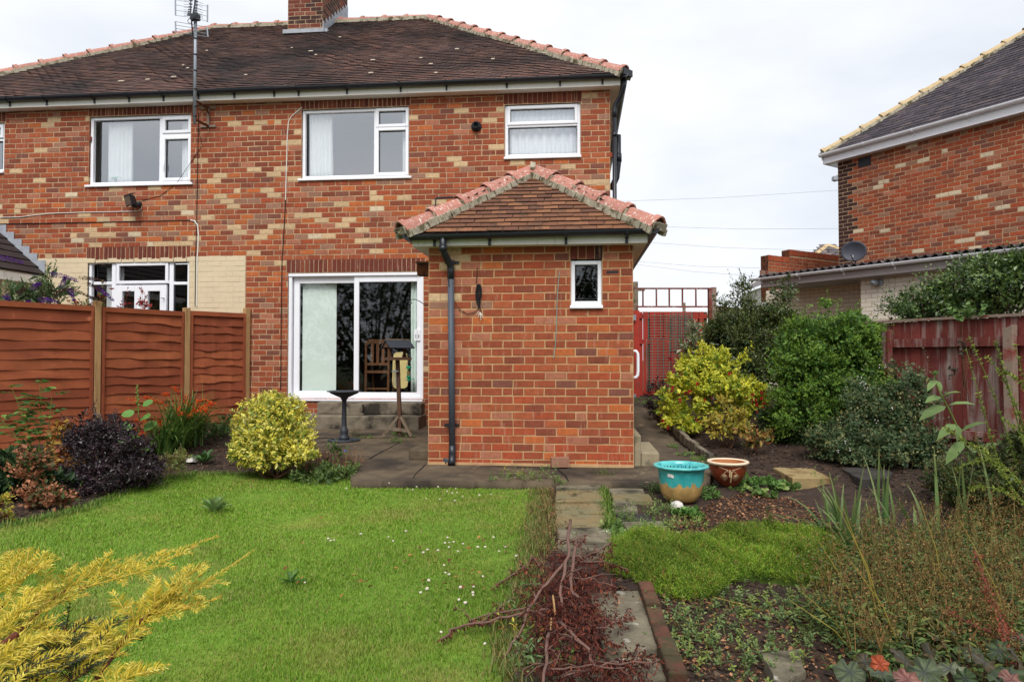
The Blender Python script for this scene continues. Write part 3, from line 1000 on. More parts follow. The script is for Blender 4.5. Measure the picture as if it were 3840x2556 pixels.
# downpipe at the right-hand corner and a soil pipe round the side
px_ = XR + 0.065
m = MB().tube([(px_ + 0.14, FY - 0.0, 5.44), (px_ + 0.14, FY + 0.02, 5.33), (px_ + 0.09, FY + 0.08, 5.2), (px_ + 0.02, YF - 0.03, 5.1), (px_, YF - 0.03, 5.0), (px_, YF - 0.03, 4.9)], 0.038, 10)
m.tube([(px_, YF - 0.03, 4.92), (px_, YF - 0.03, 0.35)], 0.034, 10).tube([(px_, YF - 0.03, 4.66), (px_, YF - 0.03, 4.60)], 0.041, 10)
m.build('downpipe', M['black_plastic'], house, smooth=True)
m = MB().tube([(XR + 0.20, YF + 1.3, 5.05), (XR + 0.20, YF + 1.3, 4.55), (XR + 0.17, YF + 1.3, 4.3), (XR + 0.08, YF + 1.3, 4.1)], 0.055, 10).tube([(XR + 0.20, YF + 1.3, 4.72), (XR + 0.20, YF + 1.3, 4.58)], 0.066, 10)
m.build('soil_pipe', M['black_plastic'], house, smooth=True)

# round flue outlet
v = atY(476.5, 126.7, YF)
m = MB()
prof = [(0.0, 0.0), (0.085, 0.0), (0.08, 0.03), (0.055, 0.035), (0.05, 0.10), (0.042, 0.10), (0.035, 0.03), (0.0, 0.03)]
m.lathe(prof, n=20)
fl = link('flue_outlet', m.mesh('flue_outlet', smooth=True), M['black_plastic'], house, v)
fl.rotation_euler = (R(90), 0, 0)

# patio door steps
zg = 0.08
st0 = MB().box((X(300), YF - 0.55, 0.0), (float(atY(418.5, 420, YF - 0.55)[0]), YF - 0.0, 0.275))
s0 = st0.build('lower_step', M['step_concrete'], house)
st1 = MB().box((float(atY(316.8, 405, YF - 0.24)[0]), YF - 0.24, 0.2755), (float(atY(421.5, 405, YF - 0.24)[0]), YF + 0.0, 0.462))
s1 = st1.build('upper_step', M['step_concrete'], house)
for s in (s0, s1):
    bevel(s, 0.018)
m = MB().box((float(atY(349.5, 405, YF - 0.3)[0]), YF - 0.32, 0.276), (float(atY(362.8, 405, YF - 0.3)[0]), YF - 0.242, 0.44))
m.box((float(atY(346.5, 405, YF - 0.3)[0]), YF - 0.36, 0.276), (float(atY(364.8, 405, YF - 0.3)[0]), YF - 0.245, 0.30))
bevel(m.build('broken_pier', M['step_concrete'], house), 0.02)

# cables pinned to the wall
def wall_cable(name, pts, label, mat='cable', r=0.006, Y=YF - 0.008, group=None, cat='cable'):
    o = MB().tube([atY(x, y, Y) for x, y in pts], r, 5).build(name, M[mat])
    return tag(o, label, cat, group)


wall_cable('cable', [(302, 107.5), (291, 117), (288.5, 122), (287.3, 135), (286.5, 165), (285.5, 200)], 'pale cable bending down from the eaves left of the middle window', 'white_cable', 0.008)
wall_cable('cable', [(285.5, 200), (284, 230), (282, 262), (281.5, 300), (281, 340), (280.6, 390)], 'black cable running straight down beside the patio door', 'cable', 0.007)
wall_cable('cable', [(198.5, 113), (198, 140), (197.5, 170), (197, 200), (196.5, 225), (195.5, 258), (195, 306)], 'black aerial cable running down the wall between the two upper windows', 'cable', 0.006)
wall_cable('cable', [(0, 217.5), (20, 217), (36, 215), (50, 213.5), (80, 212.4), (120, 211.6), (138, 211.2), (141.2, 209), (141.5, 206)], 'thin pale cable sagging along the bricks to the floodlight', 'white_cable', 0.007)
wall_cable('cable', [(0, 224), (40, 223.4), (90, 222.4), (150, 221), (191, 220.2)], 'long black cable running level along the painted house wall', 'cable', 0.007)
wall_cable('cable', [(190.5, 220.2), (194.5, 221), (197.5, 225), (198.5, 235), (197.8, 250), (197, 262), (196.6, 306)], 'twin white cable turning down above the cream wall', 'white_cable', 0.011)
wall_cable('cable', [(198.8, 128), (202, 146), (191, 162), (177, 183), (160, 196), (141, 200.5)], 'slack black cable swinging from the aerial bracket to the floodlight', 'cable', 0.004)
wall_cable('cable', [(435.5, 210), (435.6, 198.5), (437, 197.5), (456, 196.8)], 'dark thin pipe bend on the wall left of the small roof', 'iron', 0.011, cat='pipe')
wall_cable('cable', [(490.5, 181.0), (496, 181.2), (503, 182.5)], 'short black overflow pipe stub above the small roof', 'black_plastic', 0.022, Y=YF - 0.06, cat='pipe')

# ------------------------------------------------------------ things inside the windows
curtain('net_curtain', X(98.4), X(123.6), W1[2], W1[3], YF + 0.16, 'white net curtain gathered at the left of the far left upper window', x1b=X(124.2), folds=6)
curtain('net_curtain', X(173.6), X(188), W1[2], W1[3], YF + 0.16, 'white net curtain at the right side of the far left upper window', folds=2)
curtain('net_curtain', X(304.5), X(327), W2[2], W2[3], YF + 0.16, 'white net curtain gathered at the left of the middle upper window', x1b=X(328.5), folds=6)
curtain('net_curtain', X(399), X(407), W2[2], W2[3], YF + 0.16, 'white net curtain at the right side of the middle upper window', x1b=X(407), folds=3)
curtain('lace_curtain', X(507), X(579), W3[2] + 0.05, Zf(121.5, 542) + 0.02, YF + 0.16, 'white lace curtain with scalloped hem across the small upper right window', folds=9, amp=0.03, scallop=0.025)
curtain('lace_curtain', X(507), X(579), Zf(121.5, 542) - 0.02, W3[3] - 0.02, YF + 0.13, 'short gathered white valance behind the top light of the small upper right window', folds=14, amp=0.015)
curtain('net_curtain', X(93), X(111), 0.7, 2.7, YF + 0.3, 'pale voile curtain inside the left side of the french window', folds=5)
m = MB()
blx = np.linspace(X(298.5), X(331.8), 7)
vb = root('vertical_blind', ((blx[0] + blx[-1]) / 2, YF + 0.18, 0.6), 'pale green vertical blind drawn behind the left half of the patio door', 'blind')
for i in range(6):
    MB().obox(((blx[i] + blx[i + 1]) / 2, YF + 0.18, 1.52), (math.cos(0.25), math.sin(0.25), 0), (-math.sin(0.25), math.cos(0.25), 0), (0, 0, 1), (blx[1] - blx[0]) * 0.56, 0.002, 0.92).build('slat', M['sage'], vb)
MB().box((blx[0] - 0.03, YF + 0.16, 2.45), (blx[-1] + 0.5, YF + 0.20, 2.50)).build('head_rail', M['upvc'], vb)
curtain('curtain', X(408), X(417.5), 0.6, 2.5, YF + 0.17, 'pale green curtain hanging behind the right edge of the patio door', mat='sage', folds=3, amp=0.04)
# wooden chair behind the glass
ch = root('dining_chair', (X(376), YF + 0.75, 0.47), 'brown wooden slat-back dining chair standing inside the patio door', 'chair')
M['chair_wood'] = pm('chair_wood', C(110, 72, 46), rough=0.5, na=0.2, bump=0.1)
c0, c1, cy = float(atY(366, 360, YF + 0.7)[0]), float(atY(388.6, 360, YF + 0.7)[0]), YF + 0.7
for xx in (c0, c1):
    MB().tube([(xx, cy - 0.02, 0.47), (xx, cy, 0.95), (xx, cy + 0.0, 1.42)], [0.02, 0.022, 0.018], 6).build('leg', M['chair_wood'], ch)
    MB().tube([(xx + (0.03 if xx == c0 else -0.03), cy + 0.4, 0.47), (xx, cy + 0.4, 0.9)], 0.02, 6).build('leg', M['chair_wood'], ch)
MB().box((c0 - 0.02, cy - 0.02, 0.90), (c1 + 0.02, cy + 0.42, 0.94)).build('seat', M['chair_wood'], ch)
m = MB()
for i in range(8):
    a, b = i / 8, (i + 1) / 8
    z = lambda t: 1.40 + 0.05 * math.sin(t * math.pi) + 0.015 * math.sin(t * 3 * math.pi)
    m.obox((c0 + (c1 - c0) * (a + b) / 2, cy, (z(a) + z(b)) / 2), (1, 0, 0), (0, 1, 0), (0, 0, 1), (c1 - c0) / 16 + 0.002, 0.012, 0.035)
m.build('top_rail', M['chair_wood'], ch)
for t in (0.28, 0.52, 0.76):
    MB().box((c0 + (c1 - c0) * t - 0.025, cy - 0.008, 1.06), (c0 + (c1 - c0) * t + 0.025, cy + 0.008, 1.40)).build('slat', M['chair_wood'], ch)
MB().box((c0, cy - 0.01, 1.03), (c1, cy + 0.01, 1.075)).build('lower_rail', M['chair_wood'], ch)
MB().box((c0, cy - 0.01, 0.62), (c1, cy + 0.01, 0.65)).build('stretcher', M['chair_wood'], ch)
M['straw'] = pm('straw', C(214, 192, 130), rough=0.7, ns=6, na=0.15, bump=0.1)
m = MB()
p0, p1 = atY(392.6, 388, YF + 0.32), atY(408, 352, YF + 0.32)
w_, h_ = p1[0] - p0[0], p1[2] - p0[2]
out_ = []
for i in range(24):
    a = 2 * math.pi * i / 24
    cx_, cz_ = math.cos(a), math.sin(a)
    k = (abs(cx_) ** 6 + abs(cz_) ** 6) ** (-1 / 6)
    out_.append((cx_ * k * w_ / 2 * (1 - 0.06 * cz_ * k), cz_ * k * h_ / 2))
vs = [(p0[0] + w_ / 2 + a, YF + 0.31 + d, (p0[2] + p1[2]) / 2 + b) for d in (0, 0.05) for a, b in out_]
m.add(vs, [tuple(range(24))[::-1], tuple(range(24, 48))] + [(i, (i + 1) % 24, 24 + (i + 1) % 24, 24 + i) for i in range(24)])
tag(m.build('straw_panel', M['straw']), 'pale straw-coloured rounded panel leaning inside the patio door', 'panel')
m = MB().lathe([(0.0, 0), (0.055, 0.0), (0.085, 0.05), (0.09, 0.07), (0.08, 0.07), (0.05, 0.02), (0, 0.02)], atY(117.5, 181.6, YF + 0.2), 16)
M['mint'] = pm('mint', C(188, 218, 208), rough=0.4, na=0.03, bump=0)
tag(m.build('bowl', M['mint'], smooth=True), 'pale mint bowl on the sill of the far left upper window', 'bowl')

# ------------------------------------------------------------ the small brick extension
ext = root('brick_outhouse', ((EX0 + EX1) / 2, YE, 0.0), 'small red brick outhouse with a hipped tile roof built out from the house back', 'outhouse')
XE = lambda px: float(atY(px, 357, YE)[0])
ZE = lambda py, px=520: float(atY(px, py, YE)[2])
EW = (XE(570.9), XE(602.2), ZE(305.0, 587), ZE(260.0, 587))
ETOP = 2.40
elint = (EW[0] - 0.01, EW[1] + 0.01, EW[3] + 0.012, ETOP)


def ext_pick(u, z, rg):
    if z < 0.42:
        return wpick({9: 45, 0: 22, 3: 12, 1: 12, 4: 8, 2: 6})(rg)
    if z > 1.6 and u < -1.0:
        return wpick({4: 24, 0: 30, 6: 16, 5: 6, 2: 14, 1: 14})(rg)
    return wpick({0: 36, 1: 30, 2: 16, 3: 5, 4: 9, 7: 5, 9: 5})(rg)


M['mortar_tan'] = pm('mortar_tan', C(188, 152, 110), rough=0.95, ns=8, na=0.2, bs=150, bump=0.4, col2=C(170, 116, 94), c2s=1.4, c2lo=0.55, c2hi=0.7)
M['tan_mortar'] = M['mortar_tan']
brick_wall(ext, (0, YE), 0.0, EX0, EX1, -0.02, ETOP, [(EW[0], EW[1], EW[2] - 0.05, EW[3] + 0.012), elint], ext_pick, 330, extra=soldiers(*elint, col=8, alt=11, w=0.083),
           mortar='mortar_tan', seed=14, course=0.0858)
MB().quad((elint[0], YE + 0.004, elint[2]), (elint[1], YE + 0.004, elint[2]), (elint[1], YE + 0.004, elint[3]), (elint[0], YE + 0.004, elint[3])).build('lintel_mortar', M['mortar_tan'], ext)
brick_wall(ext, (EX1 + 0.001, 0), R(90), YE + 0.062, YF, 0.0, ETOP, [], ext_pick, 0, wall_name='side_wall', mortar='mortar_tan', seed=15)
brick_wall(ext, (EX0 - 0.001, 0), R(-90), -YF, -YE - 0.062, 0.0, ETOP, [], ext_pick, 0, wall_name='side_wall', mortar='mortar_tan', seed=16)
m = MB().box((EX0 + 0.002, YE - 0.022, -0.05), (EX1 - 0.002, YE + 0.01, 0.028))
o = m.build('mortar_fillet', M['mortar_tan'], ext)
ew = window(ext, *EW, YE, [(XE(575.3), XE(596.8), ZE(298.6, 587), ZE(264.4, 587), False)], gl='door_glass', fw=0.045, sill=0.01, rec=0.03)
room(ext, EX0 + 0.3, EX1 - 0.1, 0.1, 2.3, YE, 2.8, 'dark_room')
EF = YE - 0.15
fl_, fr_ = float(atY(412.4, 240, EF)[0]), float(atY(647.5, 240, EF)[0])
MB().box((fl_, EF, 2.368), (fr_, EF + 0.02, 2.478)).build('fascia', M['fascia'], ext)
for x0, x1 in ((fl_, fl_ + 0.02), (fr_ - 0.02, fr_)):
    MB().box((x0, EF + 0.0205, 2.368), (x1, YF - 0.01, 2.478)).build('fascia', M['fascia'], ext)
MB().box((fl_ + 0.021, EF + 0.021, 2.370), (fr_ - 0.021, YE - 0.001, 2.379)).box((fl_ + 0.021, YE, 2.370), (EX0 - 0.002, YF - 0.01, 2.379)).box((EX1 + 0.002, YE, 2.370), (fr_ - 0.021, YF - 0.01, 2.379)).build('soffit', M['fascia'], ext)
gl_, gr_ = float(atY(403.5, 240, EF - 0.06)[0]), float(atY(659, 233, EF - 0.06)[0])
g = gutter(ext, (gl_ + 0.03, EF - 0.062, 2.472), (gr_ - 0.03, EF - 0.062, 2.50), r=0.054)
for px in (433.5, 489, 566, 627):
    xx = float(atY(px, 240, EF - 0.06)[0])
    gutter_bracket(g, np.array((xx, EF - 0.062, 2.48)), r=0.054)
gutter(ext, (gl_ + 0.05, EF - 0.11, 2.472), (gl_ + 0.05, YF - 0.02, 2.48), r=0.054, out=(-1, 0, 0))
gutter(ext, (gr_ - 0.05, EF - 0.11, 2.498), (gr_ - 0.05, YF - 0.02, 2.50), r=0.054, out=(1, 0, 0))
# roof
ap = np.array((-0.53, 8.47, 3.50))
eL, eR = -1.86, 0.84
EVe, EVz = EF - 0.03, 2.50
hs = np.linalg.norm(np.array((0, ap[1] - EVe, ap[2] - EVz)))
Sde = np.array((0, ap[1] - EVe, ap[2] - EVz)) / hs
pal_porch = [C(122, 82, 58), C(111, 74, 54), C(130, 88, 62), C(104, 69, 52), C(116, 77, 55), C(101, 67, 52)]
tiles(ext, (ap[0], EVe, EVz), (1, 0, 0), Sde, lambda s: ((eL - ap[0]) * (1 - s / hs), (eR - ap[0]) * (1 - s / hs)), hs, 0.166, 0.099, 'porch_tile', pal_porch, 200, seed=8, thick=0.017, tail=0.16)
for ex, xs in ((eL, -1), (eR, 1)):
    w_ = abs(ex - ap[0])
    s2 = math.hypot(w_, ap[2] - EVz)
    S2 = np.array((-xs * w_ / s2, 0, (ap[2] - EVz) / s2))
    U2 = np.array((0, xs * 1.0, 0))
    span = (lambda s, s2=s2: (EVe + (ap[1] - EVe) * s / s2, YF)) if xs > 0 else (lambda s, s2=s2: (-YF, -EVe - (ap[1] - EVe) * s / s2))
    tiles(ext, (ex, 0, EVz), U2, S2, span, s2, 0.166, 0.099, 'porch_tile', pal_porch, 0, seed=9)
m = MB().add([(eL, EVe, EVz - 0.01), (eR, EVe, EVz - 0.01), tuple(ap - (0, 0, 0.01))], [(0, 1, 2)])
m.quad((eR, EVe, EVz - 0.01), (eR, YF, EVz - 0.01), (ap[0], YF, ap[2] - 0.01), tuple(ap - (0, 0, 0.01)))
m.quad((eL, YF, EVz - 0.01), (eL, EVe, EVz - 0.01), tuple(ap - (0, 0, 0.01)), (ap[0], YF, ap[2] - 0.01))
m.build('roof', M['roof_felt'], ext)
ridge(ext, (eL + 0.0, EVe - 0.03, EVz + 0.035), ap + (0, 0, 0.01), 5, r=0.098)
ridge(ext, (eR - 0.0, EVe - 0.03, EVz + 0.035), ap + (0, 0, 0.01), 5, r=0.098)
ridge(ext, (ap[0], YF - 0.02, ap[2] + 0.01), ap + (0, -0.02, 0.012), 5, r=0.098)
b = MB()
b.obox(ap + np.array((0, -0.075, 0.03)), (1, 0, 0), un((0, 1, 0.7)), un((0, -0.7, 1)), 0.035, 0.1, 0.028)
for ex in (eL, eR):
    b.obox((ex + (0.06 if ex == eL else -0.06), EVe - 0.01, EVz + 0.03), (1, 0, 0), (0, 1, 0), (0, 0, 1), 0.10, 0.035, 0.04)
o = b.build('bedding_mortar', M['bedding'], ext)
rough_mesh(o.data, 0.02, 12, 2)
# downpipe
dx = XE(451.6)
YD = YE - 0.06
m = MB().tube([(XE(446.5), EF - 0.062, 2.47), (XE(446.5), EF - 0.062, 2.32), (XE(448), EF - 0.03, 2.26), (XE(451), YD - 0.005, 2.18), (dx, YD, 2.12), (dx, YD, 2.02)], 0.038, 12)
m.tube([(XE(446.5), EF - 0.062, 2.36), (XE(446.5), EF - 0.062, 2.30)], 0.043, 12)
m.build('swan_neck', M['black_plastic'], ext, smooth=True)
m = MB().tube([(dx, YD, 2.06), (XE(453.4), YD, 0.13)], 0.034, 14)
m.build('downpipe', M['grey_plastic'], ext, smooth=True)
m = MB().tube([(XE(453.4), YD, 0.22), (XE(453.4), YD, 0.13), (XE(453.4), YD - 0.008, 0.06), (XE(453.4), YD - 0.05, 0.02)], [0.038, 0.038, 0.04, 0.042], 14)
m.build('shoe', M['black_plastic'], ext, smooth=True)
for z in (ZE(262.5, 452), ZE(424.5, 452)):
    m = MB().tube([(dx + 0.004, YD, z - 0.018), (dx + 0.004, YD, z + 0.018)], 0.0385, 12).box((dx - 0.075, YE - 0.02, z - 0.012), (dx + 0.085, YE - 0.006, z + 0.012))
    m.build('pipe_clip', M['black_plastic'], ext)
MB().box((XE(606.8), YE - 0.003, ZE(273.2, 612)), (XE(618.8), YE + 0.01, ZE(270.6, 612))).build('air_slot', M['seal'], ext)
# white grab rail on the side wall, seen past the corner
gx = EX1
m = MB().tube([(gx + 0.0, YE + 0.09, ZE(350.6, 634)), (gx + 0.035, YE + 0.09, ZE(351, 634)), (gx + 0.052, YE + 0.09, ZE(353.5, 634)), (gx + 0.055, YE + 0.09, ZE(358, 634)),
               (gx + 0.055, YE + 0.09, ZE(371, 634)), (gx + 0.052, YE + 0.09, ZE(375, 634)), (gx + 0.035, YE + 0.09, ZE(377.3, 634)), (gx, YE + 0.09, ZE(377.8, 634))], 0.017, 10)
tag(m.build('grab_rail', M['upvc'], smooth=True), 'short white plastic grab rail on the right-hand corner of the brick outhouse', 'grab rail')
# dark box and scroll hook on the side wall towards the patio door
bx = MB().box((float(atY(418.2, 268, YE + 0.2)[0]), YE + 0.14, float(atY(422, 275.6, YE + 0.2)[2])), (EX0 - 0.003, YE + 0.30, float(atY(422, 264.4, YE + 0.2)[2])))
o = bevel(bx.build('wooden_box', M['rust']), 0.004)
tag(o, 'small dark brown wooden nest box fixed at the left corner of the outhouse', 'nest box')
MB().box((float(atY(417.4, 264, YE + 0.2)[0]), YE + 0.12, float(atY(422, 264.2, YE + 0.2)[2])), (EX0 - 0.003, YE + 0.32, float(atY(422, 262.4, YE + 0.2)[2]))).build('lid', M['dark_wood'], o)
hk = [atY(428, 305.2, YE + 0.15), atY(424, 304.2, YE + 0.15), atY(419.5, 301.2, YE + 0.15), atY(415.5, 299.3, YE + 0.15), atY(412, 299.2, YE + 0.15), atY(409.8, 300.6, YE + 0.15), atY(409.2, 302.4, YE + 0.15), atY(410.2, 303.6, YE + 0.15), atY(411.6, 303.2, YE + 0.15), atY(411.9, 302, YE + 0.15)]
tag(MB().tube(hk, 0.005, 6).build('basket_hook', M['iron'], smooth=True), 'black scrolled iron basket hook sticking out left of the outhouse', 'hook')
# coil of cable hanging from a nail
pts = [atY(477.3, 268, YE - 0.012), atY(477, 275, YE - 0.01), atY(476.4, 283, YE - 0.012)]
m = MB().tube(pts, 0.004, 5)
for k in range(9):
    w, l0 = 1.0 + 0.35 * (k % 5), 14 + 1.8 * (k % 7)
    loop = []
    for i in range(15):
        a = 2 * math.pi * i / 14
        loop.append(atY(478.6 + (k - 4) * 0.25 + w * math.sin(a) * (1.3 if k % 2 else 0.9), 284 + l0 * (1 - math.cos(a)) / 2, YE - 0.012 - 0.004 * (k % 4)))
    m.tube(loop, 0.0042, 5)
m.tube([atY(478, 298, YE - 0.03), atY(479, 305, YE - 0.03), atY(481.5, 312, YE - 0.03)], 0.004, 5)
m.tube([atY(448.6, 271, YE - 0.1), atY(448.8, 284, YE - 0.1), atY(453.5, 300, YE - 0.05), atY(460, 309.5, YE - 0.015), atY(467, 313.6, YE - 0.012), atY(474, 312.6, YE - 0.012), atY(480, 307, YE - 0.03)], 0.004, 5)
o = m.build('cable_coil', M['cable'], smooth=True)
tag(o, 'coil of black cable hanging from a nail on the outhouse wall', 'cable coil')
m = MB()
for dx_, dy_ in ((-4, -1), (-2.4, 1.5), (2.6, 2), (0.6, 4.5)):
    m.tube([atY(480.5, 312.6, YE - 0.03), atY(480.5 + dx_ * 0.6, 313 + dy_, YE - 0.04), atY(480.2 + dx_ * 0.9, 315.5 + dy_, YE - 0.03)], 0.004, 5)
m.build('white_tail', M['white_cable'], o)
M['green_cord'] = pm('green_cord', C(132, 158, 150), rough=0.6, na=0.05, bump=0)
tag(MB().tube([atY(559.5, 272, YE - 0.02), atY(558.2, 284, YE - 0.016), atY(557, 302, YE - 0.016), atY(556.8, 315, YE - 0.016), atY(556.2, 330, YE - 0.016), atY(555.4, 345, YE - 0.016), atY(553.4, 358, YE - 0.016)], 0.004, 5).build('washing_line', M['green_cord']),
    'thin pale green cord hanging down the outhouse wall left of its window', 'cord')
# loose brick lying against the wall
o = link('loose_brick', brick_mesh(0.19, 0.10, 6, 1, 0.1), M['brick'], None, (float(atY(560.5, 462, YE - 0.12)[0]), YE - 0.16, 0.062), R(8))
tag(o, 'loose weathered brick lying at the foot of the outhouse wall', 'brick')
# drain gully with a piece of pipe beside the shoe
m = MB().tube([G(444, 464.4, patio_z) + (0, 0, 0.035), G(449.5, 463.8, patio_z) + (0, 0.01, 0.035)], 0.034, 10)
tag(m.build('drain_pipe', M['grey_plastic']), 'short grey drain pipe lying beside the outhouse downpipe shoe', 'pipe')
# side door steps
def blk(name, x0, x1, y0, y1, z0, z1, mat, b=0.012, jit=0.0):
    o = MB().box((x0, y0, z0), (x1, y1, z1)).build(name, M[mat])
    return bevel(o, b)


sx0, sx1, sx2 = EX1 + 0.006, float(atY(641, 440, YE + 0.06)[0]), float(atY(659.4, 455, YE + 0.06)[0])
side = root('side_steps', (sx1, YE + 0.5, 0.0), 'two pale concrete steps beside the right corner of the outhouse', 'steps')
MB().box((sx1 + 0.001, YE + 0.05, -0.02), (sx2, YE + 1.0, 0.15)).build('lower_step', M['pale_concrete'], side)
MB().box((sx0, YE + 0.06, -0.02), (sx1, YE + 1.3, 0.335)).build('upper_step', M['pale_concrete'], side)
for c in side.children:
    bevel(c, 0.014)
o = blk('concrete_block', float(atY(411, 455, 7.75)[0]), EX0 - 0.01, 7.62, 8.3, 0.0, 0.125, 'concrete', 0.02)
tag(o, 'mossy concrete block on the patio at the left corner of the outhouse', 'block')

# ------------------------------------------------------------ TV aerial on its rusty bracket
AY = YF - 0.42
base = atY(194.6, 124.5, AY)
aer = root('tv_aerial', base, 'tall grey television aerial mast bracketed to the house wall between two windows', 'aerial')
top = atY(195.9, -6, AY)
MB().tube([base, top], 0.024, 10).build('mast', M['galvanised'], aer, smooth=True)
m = MB()
for py in (23.7, 39, 55, 71, 89.6, 106.8, 116.5):
    p = atY(195.4, py, AY)
    m.tube([p - (0, 0, 0.012), p + (0, 0, 0.012)], 0.0265, 10)
m.tube([top + (-0.025, 0, 0), base + (-0.027, -0.004, 0.1)], 0.005, 5)
m.build('tape', M['cable'], aer)
wall_x = float(atY(208.8, 117, YF)[0])
m = MB()
zt_, zb_ = Zf(108.5, 208), Zf(126.5, 208)
m.box((wall_x - 0.02, YF - 0.03, zb_), (wall_x + 0.02, YF - 0.004, zt_)).box((wall_x - 0.15, YF - 0.02, zt_ - 0.02), (wall_x + 0.13, YF - 0.002, zt_ + 0.02)).box((wall_x - 0.14, YF - 0.02, zb_ - 0.02), (wall_x + 0.13, YF - 0.002, zb_ + 0.02))
m.build('wall_plate', M['grey_wood'], aer)
for py, z2 in ((100.5, zt_), (119.5, zb_)):
    p = atY(194.8, py, AY)
    m = MB().bar(p, (wall_x, YF - 0.02, z2), 0.035, 0.03)
    if py < 110:
        m.bar(p + (0.1, 0.1, -0.02), (wall_x + 0.01, YF - 0.02, zb_ + 0.2), 0.02, 0.02)
    m.build('bracket_arm', M['rust'], aer)
m = MB()
q = lambda x, y, d=0.0: atY(x, y, AY - 0.05 - d)
for a, b in (((175.3, -8), (175.5, 15.5)), ((207.6, 5.2), (207.4, 22)), ((175.3, 21.6), (175.8, 32.2)), ((207, 27.3), (208, 37))):
    m.tube([q(*a), q(*b)], 0.011, 6)
for i in range(4):
    m.tube([q(175.4, 0 + i * 5.2), q(190, 2.5 + i * 5.0)], 0.0035, 5)
    m.tube([q(207.5, 6.5 + i * 5.0), q(196, 4.0 + i * 4.9)], 0.0035, 5)
    m.tube([q(175.5, 21.8 + i * 3.4), q(207.5, 27.4 + i * 3.2)], 0.0045, 5)
m.build('reflector', M['galvanised'], aer)
m = MB()
for i, (y, w) in enumerate(((1.3, 4.2), (4.8, 4.5), (7.8, 4.6), (10.4, 4.7), (12.6, 4.7), (14.4, 4.8), (16, 4.4))):
    for s in (-1, 1):
        c = q(193.6 - i * 0.35 + s * 2.6, y + s * 0.5, 0.1)
        m.obox(c, un((1, 0, -0.15)), (0, 1, 0), un((0.15, 0, 1)), 0.028, 0.004, 0.011)
    for s in (-1, 1):
        m.tube([q(193.4 + s * 3, y, 0.1), q(193.4 + s * 9.5, y + 1.5 * s + 1.2, 0.1)], 0.0028, 4)
m.tube([q(196.2, -4, 0.1), q(192.2, 19, 0.1)], 0.011, 6).tube([q(190.8, -4, 0.2), q(190.6, 18, 0.2)], 0.009, 6).tube([q(191.5, 20, 0.1), q(192.6, 35.5, 0.0)], 0.011, 6)
m.build('director', M['iron'], aer)
MB().box(tuple(q(189.8, 19.4)), tuple(q(197.8, 13.2) + (0, 0.08, 0))).build('junction_box', M['black_plastic'], aer)
MB().tube([q(190 + 2.2 * math.cos(t), 21.2 + 2.4 * math.sin(t), 0.03) for t in np.linspace(0, 6.0, 12)], 0.005, 5).build('cable_loop', M['cable'], aer)

# ------------------------------------------------------------ floodlight
fp = atY(131.5, 202, YF)
flo = root('floodlight', fp, 'black security floodlight tilted left below the far left upper window', 'floodlight')
ax = un(np.array((-0.55, -0.78, -0.28)))
sd_ = un(np.cross(ax, (0, 0, 1)))
up_ = np.cross(sd_, ax)
c = atY(131.4, 200.2, YF - 0.17)
m = MB()
vs = []
for t, w, hh in ((-0.05, 0.06, 0.045), (0.0, 0.10, 0.075), (0.05, 0.118, 0.085), (0.056, 0.122, 0.09)):
    vs += [c + ax * t + sd_ * w * a + up_ * hh * b for a, b in ((-1, -1), (1, -1), (1, 1), (-1, 1))]
m.add(vs, [(i * 4 + k, i * 4 + (k + 1) % 4, i * 4 + 4 + (k + 1) % 4, i * 4 + 4 + k) for i in range(3) for k in range(4)] + [(3, 2, 1, 0), (12, 13, 14, 15)])
m.obox(c + up_ * 0.095, sd_, ax, up_, 0.118, 0.045, 0.006)
m.build('lamp_housing', M['black_plastic'], flo)
MB().obox(c + ax * 0.058, sd_, ax, up_, 0.10, 0.002, 0.068).build('lens', pm('dark_lens', C(92, 92, 86), rough=0.2, na=0, bump=0, spec=0.6), flo)
e = atY(137.5, 204.5, YF - 0.08)
MB().tube([atY(139.5, 203.8, YF), e], 0.045, 10).lathe([(0.0, -0.05), (0.05, -0.04), (0.062, 0.0), (0.04, 0.035), (0, 0.04)], e + (-0.03, -0.02, -0.01), 14).build('sensor', M['black_plastic'], flo, smooth=True)
MB().bar(e, c - ax * 0.03, 0.03, 0.03).build('arm', M['black_plastic'], flo)

# ------------------------------------------------------------ left-hand lean-to against the house
lx = float(atY(46.5, 281, YF)[0])
lean = root('lean_to', (lx - 1.5, 9.2, 0), 'cream walled lean-to with dark tiled roof and stepped lead flashing at the far left', 'lean-to')
zr0 = float(atY(46.5, 275.5, YF)[2])
top_l = atY(0, 233, YF)
sl2 = (top_l[2] - zr0) / (lx - top_l[0])
Ln = 3.2
S3 = un((-1, 0, sl2))
tl = [C(58, 50, 48), C(66, 54, 50), C(50, 44, 44), C(62, 48, 46)]
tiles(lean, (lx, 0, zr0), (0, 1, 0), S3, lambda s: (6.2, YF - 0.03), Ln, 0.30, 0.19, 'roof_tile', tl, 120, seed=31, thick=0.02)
MB().quad((lx, 6.2, zr0 - 0.01), (lx, YF, zr0 - 0.01), (lx - Ln * 0.8, YF, zr0 + Ln * 0.8 * sl2), (lx - Ln * 0.8, 6.2, zr0 + Ln * 0.8 * sl2)).build('roof', M['roof_felt'], lean)
MB().box((lx - 0.03, 6.2, zr0 - 0.16), (lx - 0.005, YF - 0.01, zr0 - 0.03)).build('fascia', M['fascia'], lean)
MB().box((lx - 3.0, 6.3, 0.0), (lx - 0.16, YF - 0.01, zr0 - 0.03)).build('wall', M['painted_brick'], lean)
m = MB()
